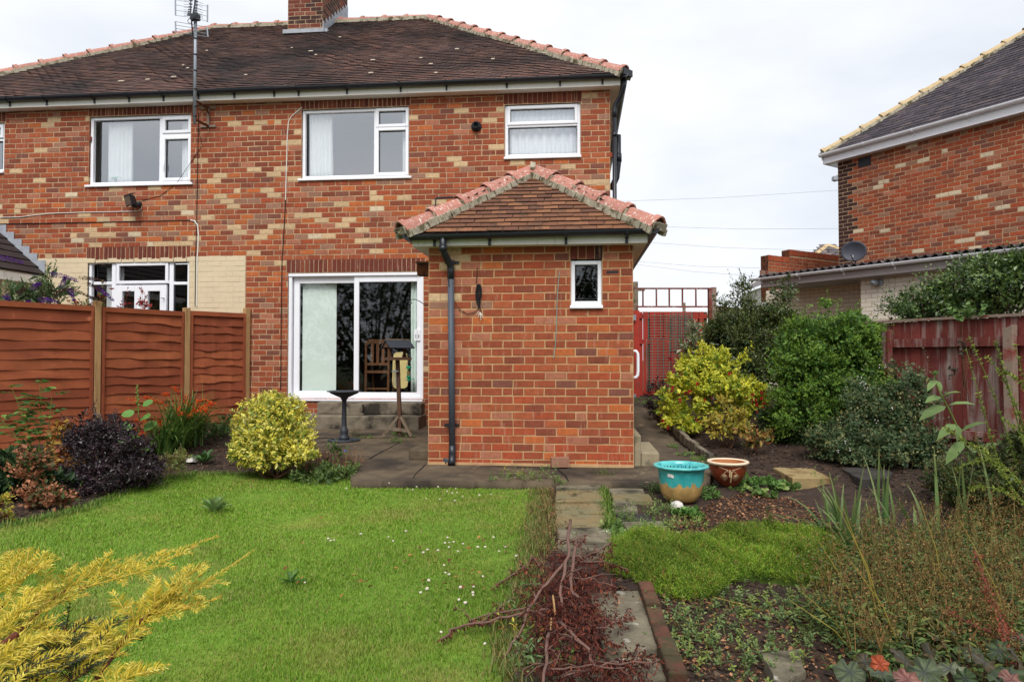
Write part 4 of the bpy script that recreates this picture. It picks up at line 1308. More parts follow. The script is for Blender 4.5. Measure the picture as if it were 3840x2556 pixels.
for i in range(10):
    x0 = lx - 0.02 - i * 0.245 / max(sl2, 0.5) * 0.5
    z0 = zr0 + (lx - x0) * sl2
    m.box((x0 - 0.22, YF - 0.014 - 0.002 * (i % 2), z0 - 0.02), (x0, YF - 0.006, z0 + 0.24))
m.build('flashing', M['lead'], lean)

# ------------------------------------------------------------ neighbouring house on the right
NP = cam2w(7.25, 15.1)
wd = cam2w(0.527, -0.85)[:2]
phi_n = math.atan2(wd[1], wd[0])
wd = np.array((math.cos(phi_n), math.sin(phi_n)))
wn_ = np.array((math.sin(phi_n), -math.cos(phi_n)))       # outward, towards us
def NW(u, o, z):
    p = NP[:2] + wd * u + wn_ * o
    return np.array((p[0], p[1], z))


nb = root('neighbour_house', NW(3, -3, 0), 'neighbouring red brick house with dark tiled hip roof and white gutter beyond the right fence', 'house')
NT = 5.505
npk = wpick({0: 26, 9: 20, 1: 14, 2: 12, 4: 10, 6: 10, 7: 8, 10: 5})
def n_pick(u, z, rg):
    if u < 0.34:
        return 11
    return npk(rg)


ex_n = [(0.17, z, 0.0, 0.0, 11) for z in ()]
brick_wall(nb, (NP[0], NP[1]), phi_n, 0.0, 9.0, 0.0, NT, [], n_pick, 300, seed=33, hide=lambda px, py: (py > 268))
brick_wall(nb, tuple(NW(0, -0.062, 0)[:2]), phi_n - R(90), -8.0, 0.0, 0.0, NT, [], n_pick, 0, wall_name='side_wall', seed=34)
MB().obox(NW(0.62, 0.004, 5.36), (*wd, 0), (*wn_, 0), (0, 0, 1), 0.14, 0.006, 0.10).build('missing_brick', M['seal'], nb)
fo = 0.16
A0, A1 = NW(-0.38, fo, 0), NW(9.2, fo, 0)
MB().obox(NW(4.52, fo, 5.58), (*wd, 0), (*wn_, 0), (0, 0, 1), 4.75, 0.012, 0.09).build('fascia', M['upvc'], nb)
MB().obox(NW(4.52, fo / 2 - 0.01, 5.50), (*wd, 0), (*wn_, 0), (0, 0, 1), 4.74, fo / 2 + 0.008, 0.005).build('soffit', M['upvc'], nb)
MB().obox(NW(-0.24, -4, 5.58), (*wn_, 0), (*wd, 0), (0, 0, 1), 4.16, 0.012, 0.09).build('fascia', M['upvc'], nb)
g = gutter(nb, NW(-0.28, fo + 0.075, 5.70), NW(9.2, fo + 0.075, 5.72), mat='upvc', r=0.062, out=tuple((*wn_, 0)))
for u in (-0.25, 0.75, 1.75, 2.75, 3.75):
    gutter_bracket(g, NW(u, fo + 0.075, 5.703), r=0.062, out=tuple((*wn_, 0)), mat='upvc')
EVn = 5.72
cA = NW(-0.22, fo + 0.02, EVn)
run = 4.1
cB = NW(-0.42 + run, fo + 0.02 - run, EVn + run * 0.80)
cC = NW(9.4, fo + 0.02, EVn)
cD = NW(9.4 - run, fo + 0.02 - run, EVn + run * 0.80)
sn = math.hypot(1, 0.80)
Sn = np.array((-wn_[0] / sn, -wn_[1] / sn, 0.80 / sn))
M['slate'] = pm('slate', attr=True, rough=0.9, ns=20, na=0.3, bs=90, bump=0.5, objrand=0.12, col2=C(50, 46, 50), c2s=4, c2lo=0.48, c2hi=0.62, col3=C(122, 106, 92), c3s=26, c3lo=0.64, c3hi=0.68)
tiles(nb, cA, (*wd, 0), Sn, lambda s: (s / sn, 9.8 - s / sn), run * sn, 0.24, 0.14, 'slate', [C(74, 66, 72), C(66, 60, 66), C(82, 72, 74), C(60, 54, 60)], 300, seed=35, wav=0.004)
m = MB().quad(cA - (0, 0, .01), cC - (0, 0, .01), cD - (0, 0, .01), cB - (0, 0, .01))
cE = NW(-0.42, fo - 2 * run, EVn)
m.add([cE, cA - (0, 0, .012), cB - (0, 0, .012)], [(0, 1, 2)])
m.build('roof', M['roof_felt'], nb)
M['buff_ridge'] = pm('buff_ridge', C(190, 168, 130), rough=0.9, ns=9, na=0.16, bs=70, bump=0.3, col2=C(150, 122, 84), c2s=9, c2lo=0.55, c2hi=0.68)
ridge(nb, cA + (0, 0, 0.03), cB + (0, 0, 0.02), 14, r=0.09, mat='buff_ridge', bed_mat='bedding')
# lower roof corner showing past the wall
q0 = atD(836.6, 177.5, 19)
MB().box((q0[0] - 0.1, q0[1] - 0.06, q0[2] - 0.08), (q0[0] + 1.5, q0[1] + 0.1, q0[2] + 0.03)).build('far_gutter', M['lead'], nb)
MB().obox(q0 + np.array((0.45, 0.2, 0.22)), un((1, 0, 0.5)), (0, 1, 0), un((-0.5, 0, 1)), 0.45, 0.2, 0.06).build('far_roof', M['buff_ridge'], nb)

# lean-to garage in front of it
GO = 1.30
gar = root('garage', NW(3, GO, 0), 'cream painted brick garage with corrugated roof, grey fascia and white gutter beyond the right fence', 'garage')
_pal = PAL
PAL = [C(240, 230, 214)] * 12
FLAT[0] = 1
rec = 1.28
brick_wall(gar, tuple(NW(0, GO, 0)[:2]), phi_n, rec, 8.0, 0.0, 2.70, [], lambda u, z, rg: 0, 0, mat='painted_brick_each', mortar='painted_brick', seed=41, stuff_name='painted_brickwork', wall_name='painted_wall', dep=0.03)
brick_wall(gar, tuple(NW(0, GO - 0.75, 0)[:2]), phi_n, -1.5, rec, 0.0, 2.70, [], lambda u, z, rg: 0, 0, mat='painted_brick_each', mortar='painted_brick', seed=42, stuff_name='painted_brickwork', wall_name='recessed_wall', dep=0.03)
brick_wall(gar, tuple(NW(rec + 0.001, 0, 0)[:2]), phi_n - R(90), -GO + 0.03, -GO + 0.74, 0.0, 2.70, [], lambda u, z, rg: 0, 0, mat='painted_brick_each', mortar='painted_brick', seed=43, stuff_name='painted_brickwork', wall_name='return_wall', dep=0.03)
PAL = _pal
FLAT[0] = 0
GF = GO + 0.24
M['grey_paint'] = pm('grey_paint', C(166, 158, 156), rough=0.6, na=0.06, bump=0.05)
MB().obox(NW(3.1, GF, 2.79), (*wd, 0), (*wn_, 0), (0, 0, 1), 3.95, 0.015, 0.085).build('fascia', M['grey_paint'], gar)
MB().obox(NW(3.1, GF / 2 + 0.1, 2.70), (*wd, 0), (*wn_, 0), (0, 0, 1), 3.94, GF / 2 - 0.12, 0.006).build('soffit', M['grey_paint'], gar)
g = gutter(gar, NW(-1.05, GF + 0.075, 2.905), NW(7.0, GF + 0.075, 2.90), mat='upvc', r=0.058, out=tuple((*wn_, 0)))
for u in (-0.82, 0.12, 1.1, 2.1, 3.1):
    gutter_bracket(g, NW(u, GF + 0.075, 2.903), r=0.058, out=tuple((*wn_, 0)), mat='upvc')
m = MB()
nu = 420
vs, fs = [], []
for i in range(nu):
    u = -0.9 + 7.9 * i / (nu - 1)
    dz = 0.028 * math.cos(2 * math.pi * u / 0.165)
    for o_, z in ((GF + 0.05, 2.955), (-0.0, 3.10)):
        vs += [NW(u, o_, z + dz), NW(u, o_, z + dz - 0.006)]
for i in range(nu - 1):
    a, b = 4 * i, 4 * i + 4
    fs += [(a, b, b + 2, a + 2), (a + 1, a + 3, b + 3, b + 1), (a, a + 1, b + 1, b)]
m.add(vs, fs)
M['corrugated'] = pm('corrugated', C(60, 54, 54), rough=0.85, ns=8, na=0.3, bump=0.3, col2=C(150, 144, 138), c2s=10, c2lo=0.58, c2hi=0.7)
m.build('corrugated_roof', M['corrugated'], gar)
MB().obox(NW(-0.88, GO / 2 + 0.1, 2.98), (*wn_, 0), (*wd, 0), (0, 0, 1), GO / 2 + 0.14, 0.012, 0.11).build('barge_board', M['grey_wood'], gar)
# stepped brick wall behind the garage roof
for u0_, u1_, z1_, nm in ((0, 3.1, 3.55, 'stepped wall'),):
    bw = root('stepped_brick_wall', atD(830, 262, 16.6), 'low stepped red brick parapet topped with bricks on edge behind the garage roof', 'wall')
    pA, pB, pM = atD(768.5, 262, 16.2), atD(805, 262, 16.9), atD(789.4, 262, 16.6)
    ph = math.atan2(pB[1] - pA[1], pB[0] - pA[0])
    L1, L2 = np.linalg.norm((pM - pA)[:2]), np.linalg.norm((pB - pA)[:2]) * 2.2
    zt1, zt2 = float(atD(766, 254.6, 16.2)[2]), float(atD(790, 249.2, 16.6)[2])
    pkk = wpick({0: 40, 9: 30, 1: 30})
    brick_wall(bw, (pA[0], pA[1]), ph, 0.0, L1, 2.5, zt1 - 0.16, [], lambda u, z, rg: pkk(rg), 0, seed=51, extra=soldiers(0, L1, zt1 - 0.15, zt1, col=9, alt=1, w=0.1))
    brick_wall(bw, (pA[0] + 0.004 * math.sin(ph), pA[1] - 0.004), ph, L1, L2, 2.5, zt2 - 0.16, [], lambda u, z, rg: pkk(rg), 0, seed=52, extra=soldiers(L1, L2, zt2 - 0.15, zt2, col=9, alt=1, w=0.1))
    MB().obox((*(pA[:2] + (pB - pA)[:2] / np.linalg.norm((pB - pA)[:2]) * L1 / 2 + np.array((-math.sin(ph), math.cos(ph))) * 0.12), (zt1 + 2.49) / 2), (math.cos(ph), math.sin(ph), 0), (-math.sin(ph), math.cos(ph), 0), (0, 0, 1), L1 / 2, 0.105, (zt1 - 2.51) / 2).obox((*(pA[:2] + (pB - pA)[:2] / np.linalg.norm((pB - pA)[:2]) * (L1 + L2) / 2 + np.array((-math.sin(ph), math.cos(ph))) * 0.12), (zt2 + 2.49) / 2), (math.cos(ph), math.sin(ph), 0), (-math.sin(ph), math.cos(ph), 0), (0, 0, 1), (L2 - L1) / 2, 0.105, (zt2 - 2.51) / 2).build('core', M['rust'], bw)
# far hip-roofed house
fd = 34.0
fa = atD(827.4, 244.9, fd)
far = root('far_house', (fa[0], fa[1] + 3, 0), 'distant house showing only its grey hipped roof with buff hip tiles above the parapet', 'house')
fz0 = float(atD(790, 268, fd - 4)[2])
fw_ = 2.5
c1, c2 = np.array((fa[0] - fw_, fa[1] - fw_, fz0)), np.array((fa[0] + fw_, fa[1] - fw_, fz0))
m = MB().add([c1, c2, fa], [(0, 1, 2)])
m.quad(c2, c2 + (0, 12, 0), fa + (0, 8, 0), fa).quad(c1 + (0, 12, 0), c1, fa, fa + (0, 8, 0))
M['far_slate'] = pm('far_slate', C(112, 104, 104), rough=0.9, na=0.2, bump=0.3)
m.build('roof', M['far_slate'], far)
MB().box((c1[0] + 0.3, c1[1] + 0.3, 0), (c2[0] - 0.3, c1[1] + 11, fz0 - 0.02)).build('wall', M['room'], far)
dd_ = fa - c1
Sf = un(np.array((0, fw_, fa[2] - fz0)))
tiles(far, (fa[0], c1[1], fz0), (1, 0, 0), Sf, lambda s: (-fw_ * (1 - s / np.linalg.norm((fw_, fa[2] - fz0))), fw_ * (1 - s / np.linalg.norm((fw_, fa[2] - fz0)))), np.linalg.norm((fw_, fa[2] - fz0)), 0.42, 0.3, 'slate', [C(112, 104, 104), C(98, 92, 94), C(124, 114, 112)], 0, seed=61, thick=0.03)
ridge(far, c1 + (0, 0, .05), fa, 9, r=0.10, mat='buff_ridge', bedding=False)
ridge(far, c2 + (0, 0, .05), fa, 9, r=0.10, mat='buff_ridge', bedding=False)
# satellite dish
dc = atD(853.6, 251.2, 13.6)
dish = root('satellite_dish', dc, 'dark grey oval satellite dish standing at the corner of the neighbouring house', 'satellite dish')
M['dish_grey'] = pm('dish_grey', C(66, 68, 78), rough=0.5, na=0.08, bump=0.02)
to = un(np.array((0, 0, EYE)) - dc + np.array((-2.5, 0, 2.0)))
s_ = un(np.cross(to, (0, 0, 1)))
u_ = np.cross(s_, to)
m = MB()
vs, fs = [], []
nr, na_ = 6, 32
for side, off in ((0, 0), (1, -0.012)):
    for i in range(nr + 1):
        for k in range(na_):
            a = 2 * math.pi * k / na_
            rr = i / nr
            vs.append(dc + s_ * 0.24 * rr * math.cos(a) + u_ * 0.205 * rr * math.sin(a) + to * (0.06 * rr * rr - 0.06 + off))
h2 = (nr + 1) * na_
for i in range(nr):
    for k in range(na_):
        k2 = (k + 1) % na_
        fs.append((i * na_ + k, i * na_ + k2, (i + 1) * na_ + k2, (i + 1) * na_ + k))
        fs.append((h2 + i * na_ + k, h2 + (i + 1) * na_ + k, h2 + (i + 1) * na_ + k2, h2 + i * na_ + k2))
fs += [(nr * na_ + k, nr * na_ + (k + 1) % na_, h2 + nr * na_ + (k + 1) % na_, h2 + nr * na_ + k) for k in range(na_)]
m.add(vs, fs)
m.build('reflector', M['dish_grey'], dish, smooth=True)
lnb = dc + to * 0.22 - u_ * 0.12 + s_ * 0.0
MB().tube([dc - u_ * 0.2 - to * 0.01, lnb - u_ * 0.03], 0.009, 6).tube([lnb - to * 0.03, lnb + to * 0.03], 0.016, 8).build('receiver_arm', M['black_plastic'], dish)
MB().tube([lnb - to * 0.035, lnb - to * 0.06], 0.024, 10).build('receiver', M['upvc'], dish)
MB().tube([dc - to * 0.07 - u_ * 0.03, dc - to * 0.2 - u_ * 0.1, dc - to * 0.22 - u_ * 0.34], 0.016, 6).build('bracket', M['black_plastic'], dish)
# chrome wall lamp
lp = NW(3.18, GO, 2.48)
r = ray(880, 282.5)
A_ = np.array((wn_[0], wn_[1]))
t = np.dot(NP[:2] + wn_ * GO - np.array((0, 0)), A_) / np.dot(r[:2], A_)
lp = np.array((0, 0, EYE)) + r * t
wl = root('wall_lamp', lp, 'chrome domed wall lamp on the cream garage wall', 'wall lamp')
w3_ = np.array((*wn_, 0.0))
MB().tube([lp, lp + w3_ * 0.02, lp + w3_ * 0.05], [0.075, 0.075, 0.05], 16).build('wall_plate', M['galvanised'], wl, smooth=True)
MB().tube([lp + w3_ * 0.04, lp + w3_ * 0.10 - np.array((*wd, 0)) * 0.03 + (0, 0, 0.0), lp + w3_ * 0.15 - np.array((*wd, 0)) * 0.06 - (0, 0, 0.01), lp + w3_ * 0.17 - np.array((*wd, 0)) * 0.07 - (0, 0, 0.03)], [0.035, 0.06, 0.062, 0.03], 14).build('lamp_head', M['galvanised'], wl, smooth=True)

# overhead wires and poles beyond the gate
for (a, b, lab) in (((600, 202), (842, 190), 'highest thin overhead wire running to the neighbouring house'), ((640, 226), (842, 228.6), 'second overhead wire in the sky right of the outhouse'),
                    ((634, 241.6), (818, 250.4), 'third overhead wire sloping down to the distant roof'), ((634, 261), (760, 268), 'fourth overhead wire passing behind the garage'), ((634, 264), (756, 276), 'lowest overhead wire dipping behind the tall shrub')):
    p0, p1 = atD(*a, 24), atD(*b, 24)
    mid = (p0 + p1) / 2 - np.array((0, 0, 0.06))
    tag(MB().tube([p0 * 1.0, mid, p1], 0.0035, 4).build('overhead_wire', M['grey_plastic']), lab, 'wire', 'overhead wires')
for px, yt, w, d, lab in ((635.4, 281.8, 0.10, 26, 'grey telegraph pole close behind the left end of the trellis'), (684, 302.6, 0.11, 48, 'distant dark telegraph pole behind the middle of the trellis')):
    p = atD(px, yt, d)
    o = root('telegraph_pole', (p[0], p[1], 0), lab, 'pole', 'telegraph poles')
    MB().tube([(p[0], p[1], -0.1), (p[0], p[1], p[2])], [w * 1.2, w], 8).build('pole', M['old_wood'], o)
    MB().box((p[0] - 0.35, p[1] - 0.05, p[2] - 0.35), (p[0] + 0.35, p[1] + 0.05, p[2] - 0.27)).build('cross_arm', M['old_wood'], o)

# ------------------------------------------------------------ brown slatted fence on the left
fl0 = cam2w(-11.304 - 0.62 * 0 + 0.62 * 6.2, 6.2)            # line Xc = -11.304 + 0.62 d
FP = lambda d: cam2w(-11.304 + 0.62 * d, d)
posts_d = [7.42, 9.20, 10.30, 11.12]
fence = root('timber_fence', FP(9.2), 'tall brown waney-lap timber fence with pale posts along the left of the garden', 'fence')
fdir = un(FP(11) - FP(8))
fn = np.array((fdir[1], -fdir[0], 0))         # towards the garden
zt_post = {7.42: 1.90, 9.20: 1.925, 10.30: 1.915, 11.12: 1.965}
for d in posts_d:
    p = FP(d)
    if d > 11:
        p = np.array((float(atY(246.3, 360, YF - 0.06)[0]), YF - 0.06, 0))
    b = MB().obox((p[0], p[1], zt_post[d] / 2 - 0.03), fdir, fn, (0, 0, 1), 0.042, 0.042, zt_post[d] / 2 + 0.03)
    o = bevel(b.build('post', M['post_wood'], fence), 0.006)
pal_f = [C(152, 82, 50), C(140, 73, 45), C(160, 90, 55), C(133, 68, 42), C(154, 84, 52)]
rgf = np.random.default_rng(3)
for pi, (d0, d1) in enumerate(zip(posts_d, posts_d[1:])):
    a, b = FP(d0) + fdir * 0.055, FP(d1) - fdir * 0.055
    if d1 > 11:
        b = np.array((float(atY(245, 360, YF - 0.08)[0]), YF - 0.1, 0))
    L = np.linalg.norm((b - a)[:2])
    dv = un(b - a)
    nv = np.array((dv[1], -dv[0], 0))
    ztop = 1.855 + (0.02 if pi == 2 else 0)
    nsl = 14
    pitch_ = (ztop - 0.06 - 0.05) / nsl
    kn = rgf.uniform(0.1, 0.9, 3)
    for s in range(nsl):
        zt_ = ztop - 0.07 - s * pitch_
        n = 16
        ph, ph2 = rgf.uniform(0, 6), rgf.uniform(0, 6)
        V, F = [], []
        for i in range(n + 1):
            u = i / n
            bow = 0.014 * math.sin(u * 7 + ph) + 0.008 * math.sin(u * 15 + ph2) + rgf.uniform(-0.002, 0.002)
            for k in kn:
                bow += 0.022 * math.exp(-((u - k) / 0.05) ** 2)
            zb_ = zt_ - pitch_ - 0.020 + 0.011 * math.sin(u * 6 + ph2) + 0.006 * math.sin(u * 17 + ph) + rgf.uniform(-0.003, 0.003) + (0.012 * math.sin(pi + 2.5 * u) if pi == 1 else 0)
            pt = a + dv * (L * u)
            V += [pt + nv * (0.001) + (0, 0, zt_ + 0.02), pt + nv * (0.020 + bow * 0.4) + (0, 0, zb_), pt + nv * (0.008 + bow * 0.4) + (0, 0, zb_ - 0.001), pt + nv * (-0.012) + (0, 0, zt_ + 0.02)]
        for i in range(n):
            k = 4 * i
            F += [(k, k + 1, k + 5, k + 4), (k + 1, k + 2, k + 6, k + 5), (k + 2, k + 3, k + 7, k + 6)]
        link('slat', npmesh('slat', V, F, np.tile(pal_f[int(rgf.integers(5))], (len(V), 1))), M['fence_brown'], fence)
    m = MB()
    m.obox((a + b) / 2 + nv * 0.02 + (0, 0, ztop - 0.035), dv, nv, (0, 0, 1), L / 2, 0.02, 0.034, pal_f[0])
    m.build('cap_rail', M['fence_brown'], fence, cols=True)
    for e in (a + dv * 0.018, b - dv * 0.018):
        m = MB().obox(e + nv * 0.022 + (0, 0, ztop / 2 - 0.04), dv, nv, (0, 0, 1), 0.018, 0.02, ztop / 2 - 0.03, pal_f[1])
        m.build('batten', M['fence_brown'], fence, cols=True)
    m = MB().obox((a + b) / 2 - nv * 0.03 + (0, 0, ztop / 2), dv, nv, (0, 0, 1), L / 2, 0.008, ztop / 2 - 0.03, pal_f[3])
    m.build('backing', M['fence_brown'], fence, cols=True)
pp = FP(9.2) + fn * 0.12
o = MB().bar(pp + (0, 0, 0.0) + fdir * 0.1, pp + (0, 0, 0.42) - fdir * 0.02, 0.07, 0.02).build('timber_offcut', M['old_wood'])
tag(o, 'grey timber offcut leaning against the first pale fence post', 'offcut')

# ------------------------------------------------------------ weathered red fence on the right
RA, RB = cam2w(4.3, 9.3), cam2w(5.62, 6.55)
rd = un(RB - RA)
rn = np.array((-abs(rd[1]), -rd[0] * np.sign(rd[1]) * -1, 0))
rn = np.array((rd[1], -rd[0], 0))
if np.dot(rn, -RA) < 0:
    rn = -rn
red = root('red_fence', (RA + RB) / 2, 'weathered red close-board fence with grey capping along the right of the garden', 'fence')
RL = np.linalg.norm(RB - RA)
RZT = 1.60
rgr = random.Random(8)
w = 0.118
nb_ = int(RL / w)
for i in range(nb_):
    c = RA + rd * (w * (i + 0.5)) - rn * (0.01 + 0.006 * (i % 2))
    b = MB().obox((c[0], c[1], (RZT + 0.12) / 2 + rgr.uniform(-0.006, 0.0)), rd, rn, (0, 0, 1), w / 2 - 0.0025, 0.008, (RZT - 0.12) / 2)
    b.build('board', M['weathered_red'], red)
rail = lambda z, hw, o_, nm, mt, hh: MB().obox((*((RA + RB) / 2 + rn * o_)[:2], z), rd, rn, (0, 0, 1), RL / 2, hw, hh).build(nm, M[mt], red)
rail(RZT + 0.016, 0.034, 0.0, 'cap_rail', 'grey_wood', 0.014)
rail(1.34, 0.022, 0.026, 'rail', 'weathered_red', 0.05)
rail(0.30, 0.022, 0.026, 'rail', 'weathered_red', 0.05)
rail(0.10, 0.014, 0.006, 'gravel_board', 'old_wood', 0.075)
for px in (891, 1014.5):
    r = ray(px, 360)
    Mx = np.array(((r[0], -rd[0]), (r[1], -rd[1])))
    tt = np.linalg.solve(Mx, RA[:2])
    c = RA[:2] + rd[:2] * tt[1] + rn[:2] * 0.075
    b = MB().obox((c[0], c[1], 0.72), rd, rn, (0, 0, 1), 0.05, 0.045, 0.74)
    v = b.v
    b.v = [(x, y, z + (0.05 if (z > 1 and (np.dot((x - c[0], y - c[1]), rd[:2]) > 0)) else 0)) for x, y, z in v]
    bevel(b.build('post', M['grey_wood' if px > 900 else 'weathered_red'], red), 0.005)

# ------------------------------------------------------------ red side gate with trellis
GD = 12.3
gA, gB = atD(633, 360, GD), atD(709, 360, GD)
gdv = un((gB - gA) * (1, 1, 0))
gnv = np.array((gdv[1], -gdv[0], 0))
zb_ = 0.44
zt_ = float(atD(670, 311.6, GD)[2])
gate = root('garden_gate', (*((gA + gB) / 2)[:2], zb_), 'bright red slatted side gate with green wire mesh beyond the outhouse', 'gate')
GX = lambda px: atD(px, 360, GD)[:2]
for p0, p1, front in ((639.6, 643.2, 0), (643.2, 648.0, 1), (650, 656.8, 1), (657, 663.4, 1), (664, 670.4, 1), (671.4, 678.3, 1), (678.6, 684.6, 1), (685.4, 692.2, 1), (693.4, 698, 1), (699.5, 704, 1),
                      (647, 651.5, 0), (655.5, 658.5, 0), (662, 665.5, 0), (669.5, 672.5, 0), (677, 680, 0), (683.5, 686.5, 0), (691, 694.5, 0), (697, 700.5, 0), (703.6, 708, 0)):
    a, b = GX(p0), GX(p1)
    c = (a + b) / 2 - gnv[:2] * (0.0 if front else 0.05)
    MB().obox((*c, (zb_ + zt_) / 2 + 0.03), gdv, gnv, (0, 0, 1), np.linalg.norm(b - a) / 2, 0.009, (zt_ - zb_) / 2 - 0.03).build('board', M['gate_red' if front or p0 < 640 else 'dark_wood'], gate)  # rear boards coloured dark to stand for the shade in the gaps
for py in (316, 341.5, 393):
    z = float(atD(670, py, GD)[2])
    a, b = GX(639.5), GX(708)
    MB().obox((*((a + b) / 2 - gnv[:2] * 0.025), z), gdv, gnv, (0, 0, 1), np.linalg.norm(b - a) / 2, 0.015, 0.04).build('rail', M['gate_red'], gate)
a, b = GX(633.4), GX(639.2)
MB().obox((*((a + b) / 2), (zb_ + 1.98) / 2), gdv, gnv, (0, 0, 1), np.linalg.norm(b - a) / 2, 0.05, (1.98 - zb_ + 0.06) / 2).build('gate_post', M['gate_red'], gate)
for py in (317.5, 396.5):
    p = atD(634.6, py, GD - 0.1)
    MB().box((p[0] - 0.025, p[1] - 0.01, p[2] - 0.05), (p[0] + 0.025, p[1] + 0.01, p[2] + 0.05)).build('hinge', M['galvanised'], gate)
m = MB()
M['green_wire'] = pm('green_wire', C(70, 146, 132), rough=0.5, na=0.05, bump=0)
for (x0, x1, y0, y1, o_) in ((648, 691.5, 313.5, 338, 0.03), (646, 680, 339, 390, 0.05), (669.5, 692, 313.5, 350, 0.06)):
    a, b = GX(x0) + gnv[:2] * o_, GX(x1) + gnv[:2] * o_
    z0_, z1_ = float(atD(670, y1, GD)[2]), float(atD(670, y0, GD)[2])
    for i in range(int((z1_ - z0_) / 0.05) + 1):
        z = z0_ + i * 0.05
        m.tube([(*a, z), (*b, z + 0.005)], 0.0042, 3, cap=False)
    nn = int(np.linalg.norm(b - a) / 0.1)
    for i in range(nn + 1):
        c = a + (b - a) * i / nn
        m.tube([(*c, z0_), (*c, z1_)], 0.0025, 3, cap=False)
m.build('wire_mesh', M['green_wire'], gate)
tr = root('trellis', (*((gA + gB) / 2)[:2], zt_ + 0.08), 'ladder-like weathered red trellis frame above the side gate', 'trellis')
zt1, zt0 = float(atD(670, 288.4, GD)[2]), float(atD(670, 306.6, GD)[2])
for z in (zt1, zt0):
    a, b = GX(631), GX(711.5)
    MB().obox((*((a + b) / 2), z), gdv, gnv, (0, 0, 1), np.linalg.norm(b - a) / 2, 0.014, 0.014).build('rail', M['weathered_red'], tr)
for px in (643.2, 656.7, 669.6, 682.8, 696.3):
    c = GX(px)
    MB().obox((*c, (zt0 + zt1) / 2), gdv, gnv, (0, 0, 1), 0.013, 0.012, (zt1 - zt0) / 2 - 0.015).build('upright', M['weathered_red'], tr)
for px, z1_, w_ in ((710.3, zt1 + 0.01, 0.03), (714.0, zt1 + 0.02, 0.04)):
    c = GX(px)
    MB().obox((*c, (0.3 + z1_) / 2), gdv, gnv, (0, 0, 1), w_, 0.045, (z1_ - 0.3) / 2).build('post', M['grey_wood' if px > 712 else 'weathered_red'], tr)
a, b = atD(716, 303, 13.0), atD(760, 303, 14.5)
bk = root('back_fence', (*((a + b) / 2)[:2], 0.3), 'dark weathered boundary fence behind the tall shrub, right of the trellis', 'fence')
bd = un((b - a) * (1, 1, 0))
for i in range(9):
    c = a + (b - a) * (i + 0.5) / 9
    MB().obox((c[0], c[1], 1.2), bd, (bd[1], -bd[0], 0), (0, 0, 1), np.linalg.norm((b - a)[:2]) / 18 - 0.004, 0.01, 0.93).build('board', M['dark_wood'], bk)
MB().obox((*((a + b) / 2)[:2], 2.10), bd, (bd[1], -bd[0], 0), (0, 0, 1), np.linalg.norm((b - a)[:2]) / 2, 0.03, 0.05).build('rail', M['dark_wood'], bk)

# ============================================================ GROUND
def grid_sheet(name, x0, x1, y0, y1, n, m_, zf, mat, mask=None, parent=None):
    xs, ys = np.linspace(x0, x1, n), np.linspace(y0, y1, m_)
    XX, YY = np.meshgrid(xs, ys)
    ZZ = zf(XX, YY)
    V = np.stack((XX, YY, ZZ), -1).reshape(-1, 3)
    idx = np.arange(n * m_).reshape(m_, n)
    Q = np.stack((idx[:-1, :-1], idx[:-1, 1:], idx[1:, 1:], idx[1:, :-1]), -1).reshape(-1, 4)
    if mask is not None:
        cx = V[Q].mean(1)
        Q = Q[mask(cx[:, 0], cx[:, 1])]
    return link(name, npmesh(name, V, Q, smooth=True), mat, parent)


def in_poly(px, py, poly):
    poly = np.asarray(poly)
    inside = np.zeros(np.shape(px), bool)
    j = len(poly) - 1
    for i in range(len(poly)):
        xi, yi, xj, yj = poly[i, 0], poly[i, 1], poly[j, 0], poly[j, 1]
        c = ((yi > py) != (yj > py)) & (px < (xj - xi) * (py - yi) / (yj - yi + 1e-12) + xi)
        inside ^= c
        j = i
    return inside


lawn_px = [(536.5, 483), (450, 480.5), (355, 479), (300, 477.5), (243, 475), (195, 474), (160, 480), (125, 493), (91, 507), (45, 519), (0, 528.5)]
right_px = [(540, 500), (534, 525), (529, 560), (521, 600), (512, 640), (505, 681)]
LP = [G(x, y)[:2] for x, y in lawn_px]
LR = [G(x, y)[:2] for x, y in right_px]
LAWN = np.array(LP + [(-6.2, 4.2), (-6.2, -2.5), (LR[-1][0] - 0.05, -2.5)] + LR[::-1])
lump = lambda X, Y: 0.018 * np.sin(X * 3.1 + Y * 1.7) * np.sin(Y * 2.3 - X) + 0.010 * np.sin(X * 9 + 1) * np.sin(Y * 8)


def soil_z(X, Y):
    inside = in_poly(np.ravel(X), np.ravel(Y), LAWN).reshape(np.shape(X))
    return ground_z(X, Y) - 0.012 + np.where(inside, -0.02, lump(np.asarray(X), np.asarray(Y)) + 0.012 * np.sin(np.asarray(X) * 23) * np.sin(np.asarray(Y) * 21 + np.asarray(X) * 7))


o = grid_sheet('soil_ground', -9, 9, -3, 14.5, 260, 250, soil_z, M['soil'])
o['kind'] = 'structure'
M['far_ground'] = pm('far_ground', C(84, 84, 56), rough=0.95, ns=0.6, na=0.3, bump=0.3)
m = MB().quad((-300, -300, -0.35), (300, -300, -0.35), (300, 300, -0.35), (-300, 300, -0.35))
m.build('ground', M['far_ground'], kind='structure')

lawn = grid_sheet('lawn', -6.2, 0.6, -2.5, 7.3, 230, 330, lambda X, Y: ground_z(X, Y) + 0.006 * np.sin(X * 5) * np.sin(Y * 4), M['turf'], lambda x, y: in_poly(x, y, LAWN))
lawn['kind'] = 'structure'

